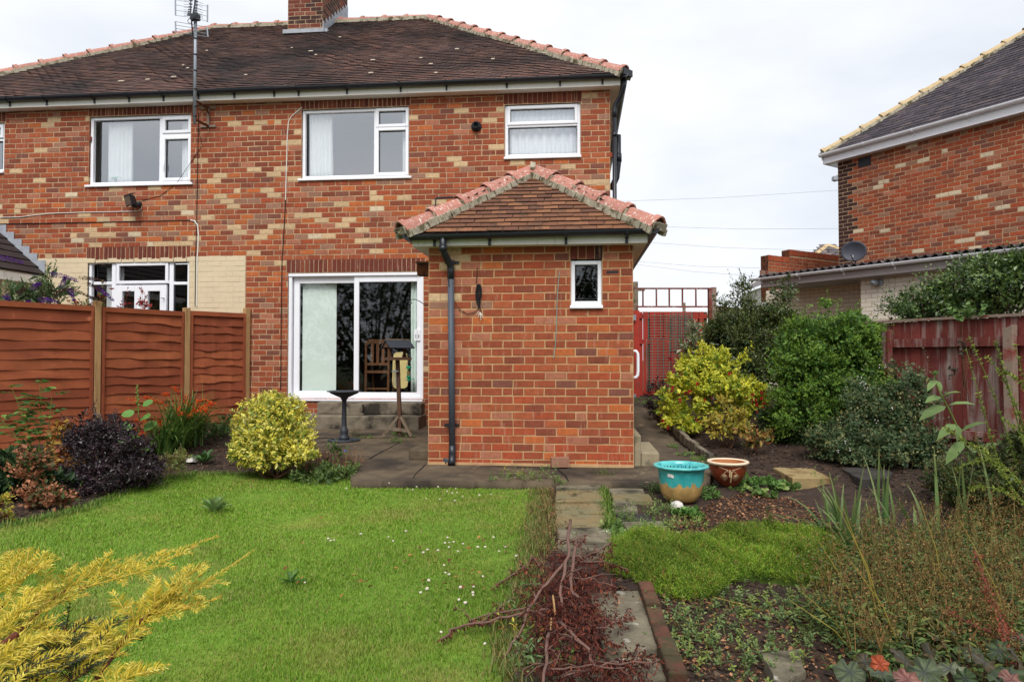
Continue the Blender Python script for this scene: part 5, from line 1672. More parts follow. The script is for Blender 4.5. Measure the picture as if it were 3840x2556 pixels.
# concrete round the house and the side path
kerb0, kerb1 = G(352, 480.2, lambda a, b: 0.0), G(560, 481.5, lambda a, b: 0.0)
KY0, KY1 = float(kerb0[1]), float(kerb1[1])
PAT = [(kerb0[0], KY0), (kerb1[0], KY1), (float(G(700, 480, lambda a, b: 0.0)[0]), KY1 + 0.08), (1.36, 7.05)]
PAT += [tuple(G(x, y, patio_z)[:2]) for x, y in ((706, 462), (690, 451), (676, 441), (661, 426), (652, 414), (646, 404))]
PAT += [(2.0, 12.4), (EX1 + 0.02, 12.4), (EX1 + 0.02, YF + 0.02), (-5.2, YF + 0.02), (-5.0, 9.2), (-4.3, 8.6)]
PAT += [tuple(G(x, y, patio_z)[:2]) for x, y in ((296, 446), (318, 449), (338, 452), (352, 455.5))]
PAT = np.array(PAT)
o = grid_sheet('concrete_path', -5.3, 2.4, KY0 - 0.02, 12.5, 300, 240, lambda X, Y: patio_z(X, Y) + 0.004 * np.sin(X * 2.2 + 1) * np.sin(Y * 1.6), M['concrete'], lambda x, y: in_poly(x, y, PAT))
s = o.modifiers.new('slab', 'SOLIDIFY')
s.thickness = 0.11
s.offset = -1
o['kind'] = 'structure'
# cracks: thin dark grooves lying in the concrete
M['crack'] = pm('crack', C(34, 30, 27), rough=1.0, na=0.2, bump=0)
cr = MB()
def crack(pts, w=0.012):
    P = [G(x, y, patio_z) for x, y in pts]
    Q = []
    for a, b in zip(P, P[1:]):
        for i in range(4):
            Q.append(a + (b - a) * i / 4 + np.array((random.uniform(-1, 1), random.uniform(-1, 1), 0)) * 0.008)
    Q.append(P[-1])
    for a, b in zip(Q, Q[1:]):
        d = un(b - a)
        cr.obox((a + b) / 2 + np.array((0, 0, 0.004)), d, (-d[1], d[0], 0), (0, 0, 1), np.linalg.norm(b - a) / 2 + 0.004, w / 2 * random.uniform(0.5, 1.2), 0.003)


crack([(370, 458.5), (380, 453), (392, 446.5), (400, 442)], 0.016)
crack([(413, 478), (420, 470), (426, 464.5)], 0.012)
crack([(555, 467), (560, 471), (566, 476), (568, 481)], 0.014)
crack([(312, 438), (345, 438.5), (400, 438)], 0.01)
o = cr.build('crack', M['crack'], kind='stuff')

# a row of edging stones along the side path
ep = [G(x, y, patio_z) for x, y in ((650, 405.5), (656, 414), (664, 424), (676, 436), (688, 446.5), (700, 455), (708, 460.5))]
edge = root('edging', (*ep[3][:2], 0.15), 'row of low grey edging stones between the side path and the right bed', 'edging')
acc = 0
for a, b in zip(ep, ep[1:]):
    L = np.linalg.norm(b - a)
    d = un(b - a)
    n = max(1, int(L / 0.2))
    for i in range(n):
        c = a + (b - a) * (i + 0.5) / n
        q = MB().obox(c + np.array((0.045, 0.02, 0.02)), d, (-d[1], d[0], 0), (0, 0, 1), L / n / 2 - 0.006, 0.03, 0.055 + random.uniform(-0.012, 0.014))
        o = bevel(q.build('edging_stone', M['step_concrete'], edge), 0.012)

# paving slabs
path = bpy.data.objects.new('paved_path', None)
COL.objects.link(path)
path['kind'] = 'structure'
path.location = G(575, 505)
M['slab_moss'] = pm('slab_moss', C(122, 114, 84), rough=0.95, ns=9, na=0.3, bs=80, bump=0.7, col2=C(130, 112, 78), c2s=3, c2lo=0.45, c2hi=0.6, col3=C(74, 66, 46), c3s=9, c3lo=0.54, c3hi=0.66)
M['slab_grey'] = pm('slab_grey', C(116, 108, 90), rough=0.95, ns=11, na=0.4, bs=80, bump=0.6, col2=C(206, 200, 184), c2s=10, c2lo=0.60, c2hi=0.66, col3=C(58, 54, 40), c3s=5, c3lo=0.46, c3hi=0.64)
M['slab_dark'] = pm('slab_dark', C(62, 58, 54), rough=0.9, ns=8, na=0.25, bs=80, bump=0.5, col2=C(40, 37, 35), c2s=4, c2lo=0.5, c2hi=0.66)


def slab(pts, mat, h=0.05, lift=0.03, parent=path, name='slab', gf=ground_z):
    P = [G(x, y, gf) for x, y in pts]
    c = sum(P) / len(P)
    n = 7
    ring = []
    for a, b in zip(P, P[1:] + P[:1]):
        for i in range(n):
            ring.append(a + (b - a) * i / n + np.array((random.uniform(-1, 1), random.uniform(-1, 1), 0)) * 0.006)
    k = len(ring)
    z = float(c[2]) + lift
    tilt = np.array((random.uniform(-0.02, 0.02), random.uniform(-0.02, 0.02)))
    zt = lambda p: z + np.dot(tilt, (p - c)[:2])
    V = [(p[0], p[1], z - h - 0.02) for p in ring] + [(p[0], p[1], zt(p) - 0.008) for p in ring]
    V += [(*(c[:2] + (p - c)[:2] * 0.975), zt(p)) for p in ring] + [(c[0], c[1], z)]
    F = [(i, (i + 1) % k, k + (i + 1) % k, k + i) for i in range(k)] + [(k + i, k + (i + 1) % k, 2 * k + (i + 1) % k, 2 * k + i) for i in range(k)]
    F += [(2 * k + i, 2 * k + (i + 1) % k, 3 * k) for i in range(k)]
    m = MB().add(V, F)
    o = m.build(name, M[mat], parent)
    rough_mesh(o.data, 0.006, 12, random.random() * 9)
    return o


z7 = lambda x, y: (533.3 + x * 0.11317, 440 + y * 0.11317)
z6 = lambda x, y: (426.7 + x * 0.11319, 520 + y * 0.11319)
for q, mt, lf in ((((205, 402), (592, 392), (598, 455), (205, 462)), 'slab_grey', 0.045), (((203, 472), (605, 467), (628, 560), (196, 570)), 'slab_moss', 0.03),
                  (((192, 582), (640, 576), (655, 664), (196, 668)), 'slab_moss', 0.02), (((200, 674), (645, 670), (650, 790), (206, 796)), 'slab_moss', 0.02),
                  (((212, 802), (690, 797), (704, 930), (214, 940)), 'slab_grey', 0.025), (((214, 948), (706, 938), (712, 1060), (300, 1090)), 'slab_grey', 0.02),
                  (((642, 402), (940, 396), (985, 480), (690, 486)), 'slab_grey', 0.02), (((694, 495), (1028, 490), (1056, 548), (704, 552)), 'slab_moss', 0.02),
                  (((704, 560), (895, 572), (930, 645), (706, 655)), 'slab_grey', 0.025), (((722, 662), (1030, 656), (1062, 740), (772, 732)), 'slab_dark', 0.01),
                  (((780, 752), (1142, 745), (1186, 838), (832, 836)), 'slab_grey', 0.03)):
    slab([z7(*p) for p in q], mt, lift=lf)
for q, mt, lf in ((((1420, 668), (1880, 655), (1960, 868), (1480, 890)), 'slab_grey', 0.02), (((1490, 905), (1975, 880), (2060, 1190), (1560, 1215)), 'slab_grey', 0.03),
                  (((800, 1090), (1480, 1080), (1540, 1240), (770, 1250)), 'slab_dark', 0.01), (((780, 1265), (2080, 1235), (2180, 1440), (740, 1440)), 'slab_grey', 0.015)):
    slab([z6(*p) for p in q], mt, lift=lf)
M['sandstone'] = pm('sandstone', C(150, 130, 90), rough=0.95, ns=8, na=0.2, bs=70, bump=0.6, col2=C(110, 88, 54), c2s=5, c2lo=0.5, c2hi=0.66)
o = slab([(773, 468.6), (812, 469.2), (830, 484.5), (792, 486)], 'sandstone', h=0.09, lift=0.045, parent=None, name='sandstone_slab')
tag(o, 'thick mossy sandstone slab lying on the right bed beyond the brown pot', 'stone slab')
o = slab([(842, 470), (866, 466), (893, 474), (888, 486), (860, 487.5)], 'slab_dark', h=0.11, lift=0.045, parent=None, name='flat_stone')
tag(o, 'large dark flat stone under the white-berried shrub', 'stone')
o = slab([(759, 654), (800, 652), (806, 676), (778, 690)], 'slab_grey', h=0.07, lift=0.02, parent=None, name='broken_slab')
tag(o, 'broken pale lichened slab near the bottom of the weedy bed', 'stone slab')
# brick edging on the ground
be = [G(*z6(x, y)) for x, y in ((1925, 650), (1958, 735), (2003, 855), (2050, 1010), (2105, 1170), (2165, 1345), (2225, 1520))]
bed_ = root('brick_edging', be[3], 'line of mossy red bricks set end to end edging the paved path at the bottom', 'edging')
M['mossy_brick'] = pm('mossy_brick', C(96, 60, 46), rough=0.95, ns=12, na=0.3, bs=80, bump=0.6, col2=C(64, 58, 38), c2s=7, c2lo=0.38, c2hi=0.6, objrand=0.15)
for a, b in zip(be, be[1:]):
    d = un(b - a)
    o = bevel(MB().obox((a + b) / 2 + np.array((0, 0, 0.035)), d, (-d[1], d[0], 0), (0, 0, 1), np.linalg.norm(b - a) / 2 - 0.004, 0.036, 0.032 + random.uniform(-0.012, 0.008)).build('brick', M['mossy_brick'], bed_), 0.008)

# ============================================================ POTS, BATH, TABLE
def pot_profile(rim_r, h, lip=0.05, belly=((0.0, 0.62), (0.2, 0.74), (0.5, 0.84), (0.85, 0.90))):
    pr = [(0.0, 0.0)] + [(rim_r * r, h * t) for t, r in belly]
    pr += [(rim_r * 0.91, h - lip), (rim_r * 0.99, h - lip * 0.75), (rim_r, h - lip * 0.35), (rim_r * 0.985, h), (rim_r * 0.88, h - lip * 0.12), (rim_r * 0.82, h - lip), (rim_r * 0.78, h * 0.6), (0.0, h * 0.55)]
    return pr


def glaze(name, build):
    m = bpy.data.materials.new(name)
    m.use_nodes = True
    n, l = m.node_tree.nodes, m.node_tree.links
    b = n['Principled BSDF']
    tc = n.new('ShaderNodeTexCoord')
    sp = n.new('ShaderNodeSeparateXYZ')
    l.new(tc.outputs['Object'], sp.inputs[0])
    build(n, l, b, tc, sp)
    return m


def teal(n, l, b, tc, sp):
    # turquoise glaze running down over an ochre body: the edge is a wandering height
    mp = n.new('ShaderNodeMapping')
    mp.inputs['Scale'].default_value = (1, 1, 0.18)
    l.new(tc.outputs['Object'], mp.inputs['Vector'])
    t = n.new('ShaderNodeTexNoise')
    t.inputs['Scale'].default_value = 26
    t.inputs['Detail'].default_value = 3
    l.new(mp.outputs[0], t.inputs['Vector'])
    t2 = n.new('ShaderNodeTexNoise')
    t2.inputs['Scale'].default_value = 5
    l.new(tc.outputs['Object'], t2.inputs['Vector'])
    a = n.new('ShaderNodeMath'); a.operation = 'MULTIPLY_ADD'
    a.inputs[1].default_value = 0.14
    l.new(t.outputs['Fac'], a.inputs[0]); l.new(sp.outputs['Z'], a.inputs[2])
    a2 = n.new('ShaderNodeMath'); a2.operation = 'MULTIPLY_ADD'
    a2.inputs[1].default_value = 0.10
    l.new(t2.outputs['Fac'], a2.inputs[0]); l.new(a.outputs[0], a2.inputs[2])
    r = n.new('ShaderNodeMapRange')
    r.inputs['From Min'].default_value = 0.262
    r.inputs['From Max'].default_value = 0.278
    l.new(a2.outputs[0], r.inputs['Value'])
    t3 = n.new('ShaderNodeTexNoise'); t3.inputs['Scale'].default_value = 9; t3.inputs['Detail'].default_value = 6
    l.new(tc.outputs['Object'], t3.inputs['Vector'])
    c1 = n.new('ShaderNodeValToRGB')
    c1.color_ramp.elements[0].position = 0.35; c1.color_ramp.elements[0].color = (*C(196, 158, 92), 1)
    c1.color_ramp.elements[1].position = 0.7; c1.color_ramp.elements[1].color = (*C(140, 112, 66), 1)
    l.new(t3.outputs['Fac'], c1.inputs['Fac'])
    c2 = n.new('ShaderNodeValToRGB')
    c2.color_ramp.elements[0].position = 0.3; c2.color_ramp.elements[0].color = (*C(34, 134, 140), 1)
    c2.color_ramp.elements[1].position = 0.75; c2.color_ramp.elements[1].color = (*C(78, 186, 178), 1)
    l.new(t3.outputs['Fac'], c2.inputs['Fac'])
    mx = n.new('ShaderNodeMixRGB')
    l.new(r.outputs[0], mx.inputs['Fac']); l.new(c1.outputs[0], mx.inputs['Color1']); l.new(c2.outputs[0], mx.inputs['Color2'])
    # dried mud at the foot
    r2 = n.new('ShaderNodeMapRange')
    r2.inputs['From Min'].default_value = 0.13; r2.inputs['From Max'].default_value = 0.08
    l.new(a2.outputs[0], r2.inputs['Value'])
    mm = n.new('ShaderNodeMath'); mm.operation = 'MULTIPLY'; mm.inputs[1].default_value = 0.75
    l.new(r2.outputs[0], mm.inputs[0])
    mx2 = n.new('ShaderNodeMixRGB'); mx2.inputs['Color2'].default_value = (*C(74, 62, 46), 1)
    l.new(mm.outputs[0], mx2.inputs['Fac']); l.new(mx.outputs[0], mx2.inputs['Color1'])
    l.new(mx2.outputs[0], b.inputs['Base Color'])
    rr = n.new('ShaderNodeMapRange'); rr.inputs['To Min'].default_value = 0.75; rr.inputs['To Max'].default_value = 0.22
    l.new(r.outputs[0], rr.inputs['Value']); l.new(rr.outputs[0], b.inputs['Roughness'])


def brown(n, l, b, tc, sp):
    t = n.new('ShaderNodeTexNoise'); t.inputs['Scale'].default_value = 7
    l.new(tc.outputs['Object'], t.inputs['Vector'])
    c = n.new('ShaderNodeValToRGB')
    c.color_ramp.elements[0].position = 0.3; c.color_ramp.elements[0].color = (*C(84, 34, 20), 1)
    c.color_ramp.elements[1].position = 0.7; c.color_ramp.elements[1].color = (*C(124, 54, 30), 1)
    l.new(t.outputs['Fac'], c.inputs['Fac']); l.new(c.outputs[0], b.inputs['Base Color'])
    b.inputs['Roughness'].default_value = 0.25


M['teal_glaze'] = glaze('teal_glaze', teal)
M['brown_glaze'] = glaze('brown_glaze', brown)
M['teal_rim'] = pm('teal_rim', C(92, 190, 186), rough=0.25, ns=12, na=0.12, bump=0.03, spec=0.5, col2=C(52, 146, 158), c2s=14, c2lo=0.5, c2hi=0.65)
M['cream_rim'] = pm('cream_rim', C(226, 204, 176), rough=0.4, ns=12, na=0.1, bump=0.03)
M['pot_inside'] = pm('pot_inside', C(150, 92, 48), rough=0.5, ns=8, na=0.3, bump=0.1)
p = G(684, 504.5)
dP = np.linalg.norm(p[:2])
rim = 0.5 * (674 - 461) / 3.75 * 0  # size follows from the sight lines below
dep_ = -p[0] * math.sin(YAW) + p[1] * math.cos(YAW) - 0.06
rr1 = 56.4 / 2 * dep_ / FPX
hh1 = (502.5 - 465.5) * dep_ / FPX
pot = root('teal_pot', p + (0, 0.15, 0.0), 'large glazed garden pot, turquoise running over ochre, standing on the paved path', 'plant pot')
c0 = np.array((p[0], p[1] + 0.16, float(p[2]) + 0.005))
prof = [(0.0, 0.0), (rr1 * 0.50, 0.0), (rr1 * 0.60, 0.02), (rr1 * 0.72, hh1 * 0.22), (rr1 * 0.78, hh1 * 0.45), (rr1 * 0.815, hh1 * 0.75), (rr1 * 0.85, hh1 * 0.90), (rr1 * 0.87, hh1 * 0.92)]
mb = MB().lathe(prof, (0, 0, 0), 48)
o = link('body', mb.mesh('body', smooth=True), M['teal_glaze'], pot, c0)
o.rotation_euler = (0, 0, R(40))
prof = [(rr1 * 0.86, hh1 * 0.905), (rr1 * 0.96, hh1 * 0.925), (rr1, hh1 * 0.955), (rr1 * 0.985, hh1 * 0.99), (rr1 * 0.90, hh1), (rr1 * 0.85, hh1 * 0.975), (rr1 * 0.82, hh1 * 0.9), (rr1 * 0.78, hh1 * 0.7), (rr1 * 0.70, hh1 * 0.25), (0, hh1 * 0.2)]
o = link('rim', MB().lathe(prof, (0, 0, 0), 48).mesh('rim', smooth=True), M['teal_rim'], pot, c0)
# worn paper label: a small curved patch
vs = []
for i in range(5):
    a = R(-108 - 24 - 0) + R(4.0) * i
    for z in (hh1 * 0.73, hh1 * 0.82):
        rad = rr1 * 0.835
        vs.append((c0[0] + rad * math.cos(a), c0[1] + rad * math.sin(a), c0[2] + z - 0.002 * i))
M['paper'] = pm('paper', C(226, 222, 216), rough=0.8, ns=30, na=0.1, bump=0, col2=C(170, 120, 112), c2s=40, c2lo=0.56, c2hi=0.6)
MB().add(vs, [(2 * i, 2 * i + 2, 2 * i + 3, 2 * i + 1) for i in range(4)]).build('label', M['paper'], pot)
mk = MB()
for i in range(11):
    a = R(35 + i * 11)
    rad = rr1 * 0.80
    q = c0 + np.array((rad * math.cos(a), rad * math.sin(a), hh1 * 0.85))
    mk.obox(q - np.array((math.cos(a), math.sin(a), 0)) * 0.012, (-math.sin(a), math.cos(a), 0), (math.cos(a), math.sin(a), 0), (0, 0, 1), 0.002, 0.004, 0.010)
mk.build('glaze_mark', M['cable'], pot)

p = G(731, 487.5)
dep_ = -p[0] * math.sin(YAW) + p[1] * math.cos(YAW) + 0.12
rr2 = 40.8 / 2 * dep_ / FPX
hh2 = (485 - 460.5) * dep_ / FPX
c0 = np.array((p[0], p[1] + 0.13, float(p[2])))
pot2 = root('brown_pot', c0, 'glossy brown glazed pot with cream rim and pale bamboo decoration, holding water', 'plant pot')
prof = [(0.0, 0.0), (rr2 * 0.42, 0.0), (rr2 * 0.45, 0.015), (rr2 * 0.62, hh2 * 0.2), (rr2 * 0.80, hh2 * 0.45), (rr2 * 0.87, hh2 * 0.68), (rr2 * 0.88, hh2 * 0.88)]
link('body', MB().lathe(prof, (0, 0, 0), 44).mesh('body', smooth=True), M['brown_glaze'], pot2, c0)
prof = [(rr2 * 0.87, hh2 * 0.86), (rr2 * 0.98, hh2 * 0.92), (rr2, hh2 * 0.96), (rr2 * 0.97, hh2), (rr2 * 0.84, hh2 * 1.0), (rr2 * 0.80, hh2 * 0.96)]
link('rim', MB().lathe(prof, (0, 0, 0), 44).mesh('rim', smooth=True), M['cream_rim'], pot2, c0)
link('inside', MB().lathe([(rr2 * 0.80, hh2 * 0.965), (rr2 * 0.78, hh2 * 0.9), (rr2 * 0.6, hh2 * 0.88), (rr2 * 0.57, hh2 * 0.80), (rr2 * 0.5, hh2 * 0.4), (0, hh2 * 0.4)], (0, 0, 0), 44).mesh('inside', smooth=True), M['pot_inside'], pot2, c0)
mw = bpy.data.materials.new('pot_water')
mw.use_nodes = True
mw.node_tree.nodes['Principled BSDF'].inputs['Base Color'].default_value = (*C(150, 84, 24), 1)
mw.node_tree.nodes['Principled BSDF'].inputs['Roughness'].default_value = 0.05
link('water', MB().lathe([(rr2 * 0.575, hh2 * 0.83), (0.0, hh2 * 0.83)], (0, 0, 0), 40).mesh('water'), mw, pot2, c0)
M['slip'] = pm('slip', C(206, 178, 138), rough=0.6, na=0.1, bump=0)
dm = MB()
def on_pot(az, t):
    rad = np.interp(t, [0.2, 0.45, 0.68, 0.88], [0.62, 0.80, 0.87, 0.88]) * rr2 + 0.0015
    a = R(-95) + az
    return c0 + np.array((rad * math.cos(a), rad * math.sin(a), t * hh2))
for az, t0, t1, w in ((-0.02, 0.44, 0.74, 0.012), (0.07, 0.2, 0.68, 0.013)):
    for i in range(6):
        a, b = t0 + (t1 - t0) * i / 6, t0 + (t1 - t0) * (i + 0.92) / 6
        p0, p1 = on_pot(az, a), on_pot(az, b)
        dm.bar(p0, p1, w, 0.003)
for cx_, sgn in ((-0.34, -1), (0.36, 1)):
    for k in range(11):
        a = R(-170 + k * 16)
        pts = [on_pot(cx_ + 0.24 * s_ * math.cos(a) + 0.02 * sgn * s_ * s_, 0.56 + (0.20 * s_ * math.sin(a) - 0.10 * s_ * s_)) for s_ in (0.1, 0.5, 1.0)]
        dm.tube(pts, [0.0012, 0.0018, 0.0006], 4)
    dm.tube([on_pot(cx_ * 0.2, 0.66), on_pot(cx_ * 0.6, 0.68), on_pot(cx_, 0.58)], 0.0025, 4)
    dm.tube([on_pot(cx_ * 0.3, 0.72), on_pot(cx_ * 0.9, 0.76), on_pot(cx_ * 1.7, 0.82)], 0.0025, 4)
dm.build('bamboo_motif', M['slip'], pot2)

M['pebble'] = pm('pebble', C(206, 200, 192), rough=0.8, ns=30, na=0.12, bump=0.2)
p = G(676.8, 508.5)
o = link('round_stone', MB().lathe([(0.0, -0.03), (0.05, -0.01), (0.058, 0.02), (0.045, 0.05), (0.02, 0.064), (0, 0.066)], (0, 0, 0), 16).mesh('round_stone', smooth=True), M['pebble'], None, p)
tag(o, 'smooth pale round stone in front of the teal pot', 'stone')

# bird bath
p = G(344.0, 440.8, patio_z)
bb = root('bird_bath', p, 'black cast metal bird bath with shallow bowl on a fluted column', 'bird bath')
M_i = M['iron']
d_ = -p[0] * math.sin(YAW) + p[1] * math.cos(YAW)
k = d_ / FPX
m = MB()
for r_ in (0.205, 0.09):
    n = 32
    m.tube([p + np.array((r_ * math.cos(2 * math.pi * i / n), r_ * math.sin(2 * math.pi * i / n), 0.014)) for i in range(n + 1)], 0.012, 6, cap=False)
for i in range(9):
    a = 2 * math.pi * i / 9
    ca_, sa_ = math.cos(a), math.sin(a)
    pts = [p + np.array((rr_ * math.cos(a + 0.5 * math.sin(rr_ * 20)), rr_ * math.sin(a + 0.5 * math.sin(rr_ * 20)), 0.016)) for rr_ in (0.09, 0.12, 0.15, 0.18, 0.205)]
    m.tube(pts, 0.009, 5)
m.build('base', M_i, bb, smooth=True)
H_ = (441 - 391.5) * k
cp = [(0.0, 0.02), (0.065, 0.02), (0.07, 0.05), (0.055, 0.07), (0.05, 0.10), (0.055, 0.12), (0.052, 0.16), (0.036, 0.18), (0.033, 0.22)]
col_ = MB().lathe(cp, p, 20)
nfl = 20
prof_ = [(0.034, 0.22), (0.028, H_ - 0.14), (0.034, H_ - 0.12), (0.045, H_ - 0.10), (0.05, H_ - 0.085)]
col_.lathe(prof_, p, 20)
col_.build('column', M_i, bb, smooth=True)
R_ = 34.0 / 2 * k
m = MB().lathe([(0.0, H_ - 0.09), (0.05, H_ - 0.085), (R_ * 0.45, H_ - 0.062), (R_ * 0.8, H_ - 0.025), (R_ * 0.86, H_ - 0.006), (R_, H_ - 0.004), (R_ * 1.0, H_ + 0.006), (R_ * 0.86, H_ + 0.004), (R_ * 0.6, H_ - 0.025), (0.0, H_ - 0.04)], p, 36)
m.build('bowl', M_i, bb, smooth=True)

# bird table
p = G(399, 437.5, patio_z)
p = np.array((p[0], p[1] + 0.05, p[2]))
bt = root('bird_table', p, 'brown wooden bird table with little pitched felt roof before the patio door', 'bird table')
d_ = -p[0] * math.sin(YAW) + p[1] * math.cos(YAW)
k = d_ / FPX
zz = lambda py: float(atD(399, py, d_)[2])
xx = lambda px: float(atD(px, 380, d_)[0])
pc = np.array((xx(398.8), p[1], 0))
MB().bar((pc[0] + 0.015, pc[1], zz(417.5)), (pc[0] - 0.02, pc[1], zz(359)), 0.05, 0.05).build('post', M['dark_wood'], bt)
MB().bar((pc[0] + 0.015, pc[1], zz(440) + 0.08), (pc[0] + 0.015, pc[1], zz(416)), 0.045, 0.045).build('post_foot', M['dark_wood'], bt)
for ex, ey in ((xx(384), -0.08), (xx(413), -0.06), (xx(405), 0.3), (xx(391), 0.3)):
    e = np.array((ex, pc[1] + ey, float(patio_z(ex, pc[1] + ey)) + 0.02))
    MB().bar(e, (pc[0] + 0.015 + (0.02 if ex > pc[0] else -0.02), pc[1] - 0.02 * (ey < 0), zz(416.3)), 0.034, 0.034).build('leg', M['old_wood'], bt)
MB().bar((pc[0] - 0.07, pc[1] - 0.045, zz(428.5)), (pc[0] + 0.13, pc[1] - 0.045, zz(430)), 0.018, 0.045).build('brace', M['old_wood'], bt)
yaw_t = R(40)
ut, vt = np.array((math.cos(yaw_t), math.sin(yaw_t), 0)), np.array((-math.sin(yaw_t), math.cos(yaw_t), 0))
ztr = zz(358.5)
W_ = 0.135
m = MB().obox((pc[0] - 0.02, pc[1], ztr), ut, vt, (0, 0, 1), W_, W_, 0.008)
m.build('tray', M['dark_wood'], bt)
for a_, s in ((ut, 1), (ut, -1), (vt, 1), (vt, -1)):
    b_ = np.cross((0, 0, 1), a_)
    MB().obox(pc + np.array((-0.02, 0, ztr)) + a_ * W_ * s, b_, a_, (0, 0, 1), W_ + 0.012, 0.010, 0.020).build('edging', M['dark_wood'], bt)
zr_ = zz(347.2)
for s in (-1, 1):
    c = pc + np.array((-0.02, 0, 0)) + ut * s * 0.105
    MB().lathe([(0.0, ztr), (0.03, ztr), (0.034, ztr + 0.03), (0.02, ztr + 0.08), (0.026, ztr + 0.12), (0.03, zr_), (0, zr_)], c * (1, 1, 0), 10).build('roof_support', M['dark_wood'], bt, smooth=True)
M['felt'] = pm('felt', C(52, 56, 64), rough=0.85, ns=60, na=0.15, bump=0.2)
zap = zz(340)
for s in (-1, 1):
    a_ = pc + np.array((-0.02, 0, zap))
    e_ = pc + np.array((-0.02, 0, zr_ - 0.012)) + vt * s * 0.16
    mid = (a_ + e_) / 2
    dv_ = un(e_ - a_)
    MB().obox(mid, ut, dv_, np.cross(ut, dv_), 0.185, np.linalg.norm(e_ - a_) / 2, 0.006).build('roof_board', M['felt'], bt)
for s in (-1, 1):
    a_ = pc + np.array((-0.02, 0, 0)) + ut * 0.16 * s
    MB().add([tuple(a_ + vt * 0.13 + (0, 0, zr_)), tuple(a_ - vt * 0.13 + (0, 0, zr_)), tuple(a_ + (0, 0, zap - 0.012)),
              tuple(a_ + ut * 0.01 * s + vt * 0.13 + (0, 0, zr_)), tuple(a_ + ut * 0.01 * s - vt * 0.13 + (0, 0, zr_)), tuple(a_ + ut * 0.01 * s + (0, 0, zap - 0.012))],
             [(0, 1, 2), (5, 4, 3), (0, 3, 4, 1), (1, 4, 5, 2), (2, 5, 3, 0)]).build('gable', M['dark_wood'], bt)
MB().obox(pc + np.array((-0.02, 0, zap + 0.008)), ut, vt, (0, 0, 1), 0.18, 0.018, 0.008).build('ridge_board', M['old_wood'], bt)
# hanging feeders
M['green_plastic'] = pm('green_plastic', C(30, 140, 104), rough=0.35, na=0.05, bump=0)
M['clear_tube'] = glass('clear_tube', 0.08, (0.75, 0.85, 0.82))
fx0, fy0 = xx(409.3), pc[1] - 0.02
fd_ = root('seed_feeder', (fx0, fy0, zz(381)), 'clear seed feeder tube with green lid and green base hanging from the bird table', 'bird feeder')
MB().lathe([(0.0, zz(368.2)), (0.036, zz(368.4)), (0.038, zz(366.6)), (0.03, zz(366)), (0, zz(365.6))], (fx0, fy0, 0), 14).build('lid', M['green_plastic'], fd_)
MB().lathe([(0.028, zz(375.5)), (0.028, zz(368.3))], (fx0, fy0, 0), 14).build('tube', M['clear_tube'], fd_)
M['seed'] = pm('seed', C(150, 128, 92), rough=0.9, ns=120, na=0.4, bump=0.3)
MB().lathe([(0, zz(375.5)), (0.0255, zz(375.5)), (0.0255, zz(371.2)), (0, zz(371))], (fx0, fy0, 0), 12).build('seed', M['seed'], fd_)
m = MB().lathe([(0.0, zz(380.4)), (0.034, zz(380.3)), (0.036, zz(379.2)), (0.02, zz(379)), (0.02, zz(377.6)), (0.034, zz(377)), (0.034, zz(375.6)), (0, zz(375.2))], (fx0, fy0, 0), 14)
m.tube([(fx0, fy0, zz(378.4)), (fx0 + 0.085, fy0 - 0.03, zz(378.5))], 0.004, 5)
m.build('base', M['green_plastic'], fd_)
MB().tube([(fx0 - 0.03, fy0, zz(367.2)), (fx0 - 0.03, fy0, zz(363.5)), (fx0, fy0, zz(360.8)), (fx0 + 0.03, fy0, zz(363.5)), (fx0 + 0.03, fy0, zz(367.2))], 0.003, 5).build('hanger', M['galvanised'], fd_)
fx1 = xx(396.2)
f2 = root('nut_feeder', (fx1, pc[1] - 0.06, zz(386)), 'thin wire mesh nut feeder hanging beside the post of the bird table', 'bird feeder')
m = MB()
for i in range(7):
    a = 2 * math.pi * i / 7
    m.tube([(fx1 + 0.026 * math.cos(a), pc[1] - 0.06 + 0.026 * math.sin(a), z) for z in (zz(371.8), zz(385.6))], 0.0018, 3)
for i in range(11):
    z = zz(371.8) + (zz(385.6) - zz(371.8)) * i / 10
    m.tube([(fx1 + 0.026 * math.cos(t), pc[1] - 0.06 + 0.026 * math.sin(t), z) for t in np.linspace(0, 6.28, 9)], 0.0018, 3, cap=False)
m.build('mesh_tube', M['galvanised'], f2)
MB().lathe([(0.0, zz(371.4)), (0.05, zz(371.6)), (0.05, zz(371.0)), (0.0, zz(369.6))], (fx1, pc[1] - 0.06, 0), 14).build('lid', M['galvanised'], f2)
MB().tube([(fx1, pc[1] - 0.06, zz(370)), (fx1 - 0.012, pc[1] - 0.06, zz(365)), (fx1, pc[1] - 0.06, zz(362))], 0.0025, 5).build('hanger', M['galvanised'], f2)

# ============================================================ PLANTS
TM = {
    'leaf4': (np.array([(0, 0, 0), (0.42, 0.5, 0.07), (1, 0, -0.08), (0.42, -0.5, 0.07)]), np.array([(0, 2, 1), (0, 3, 2)])),
    'leaf6': (np.array([(0, 0, 0), (0.3, 0.45, 0.07), (0.7, 0.40, 0.03), (1, 0, -0.12), (0.7, -0.40, 0.03), (0.3, -0.45, 0.07), (0.5, 0, -0.01)]),
              np.array([(0, 6, 1), (1, 6, 2), (2, 6, 3), (3, 6, 4), (4, 6, 5), (5, 6, 0)])),
    'round': (np.array([(0, 0, 0), (0.08, 0.36, 0.05), (0.5, 0.52, 0.07), (0.9, 0.32, 0.02), (1, 0, -0.04), (0.9, -0.32, 0.02), (0.5, -0.52, 0.07), (0.08, -0.36, 0.05), (0.5, 0, 0)]),
              np.array([(i, 8, (i + 1) % 8) for i in range(8)])),
}


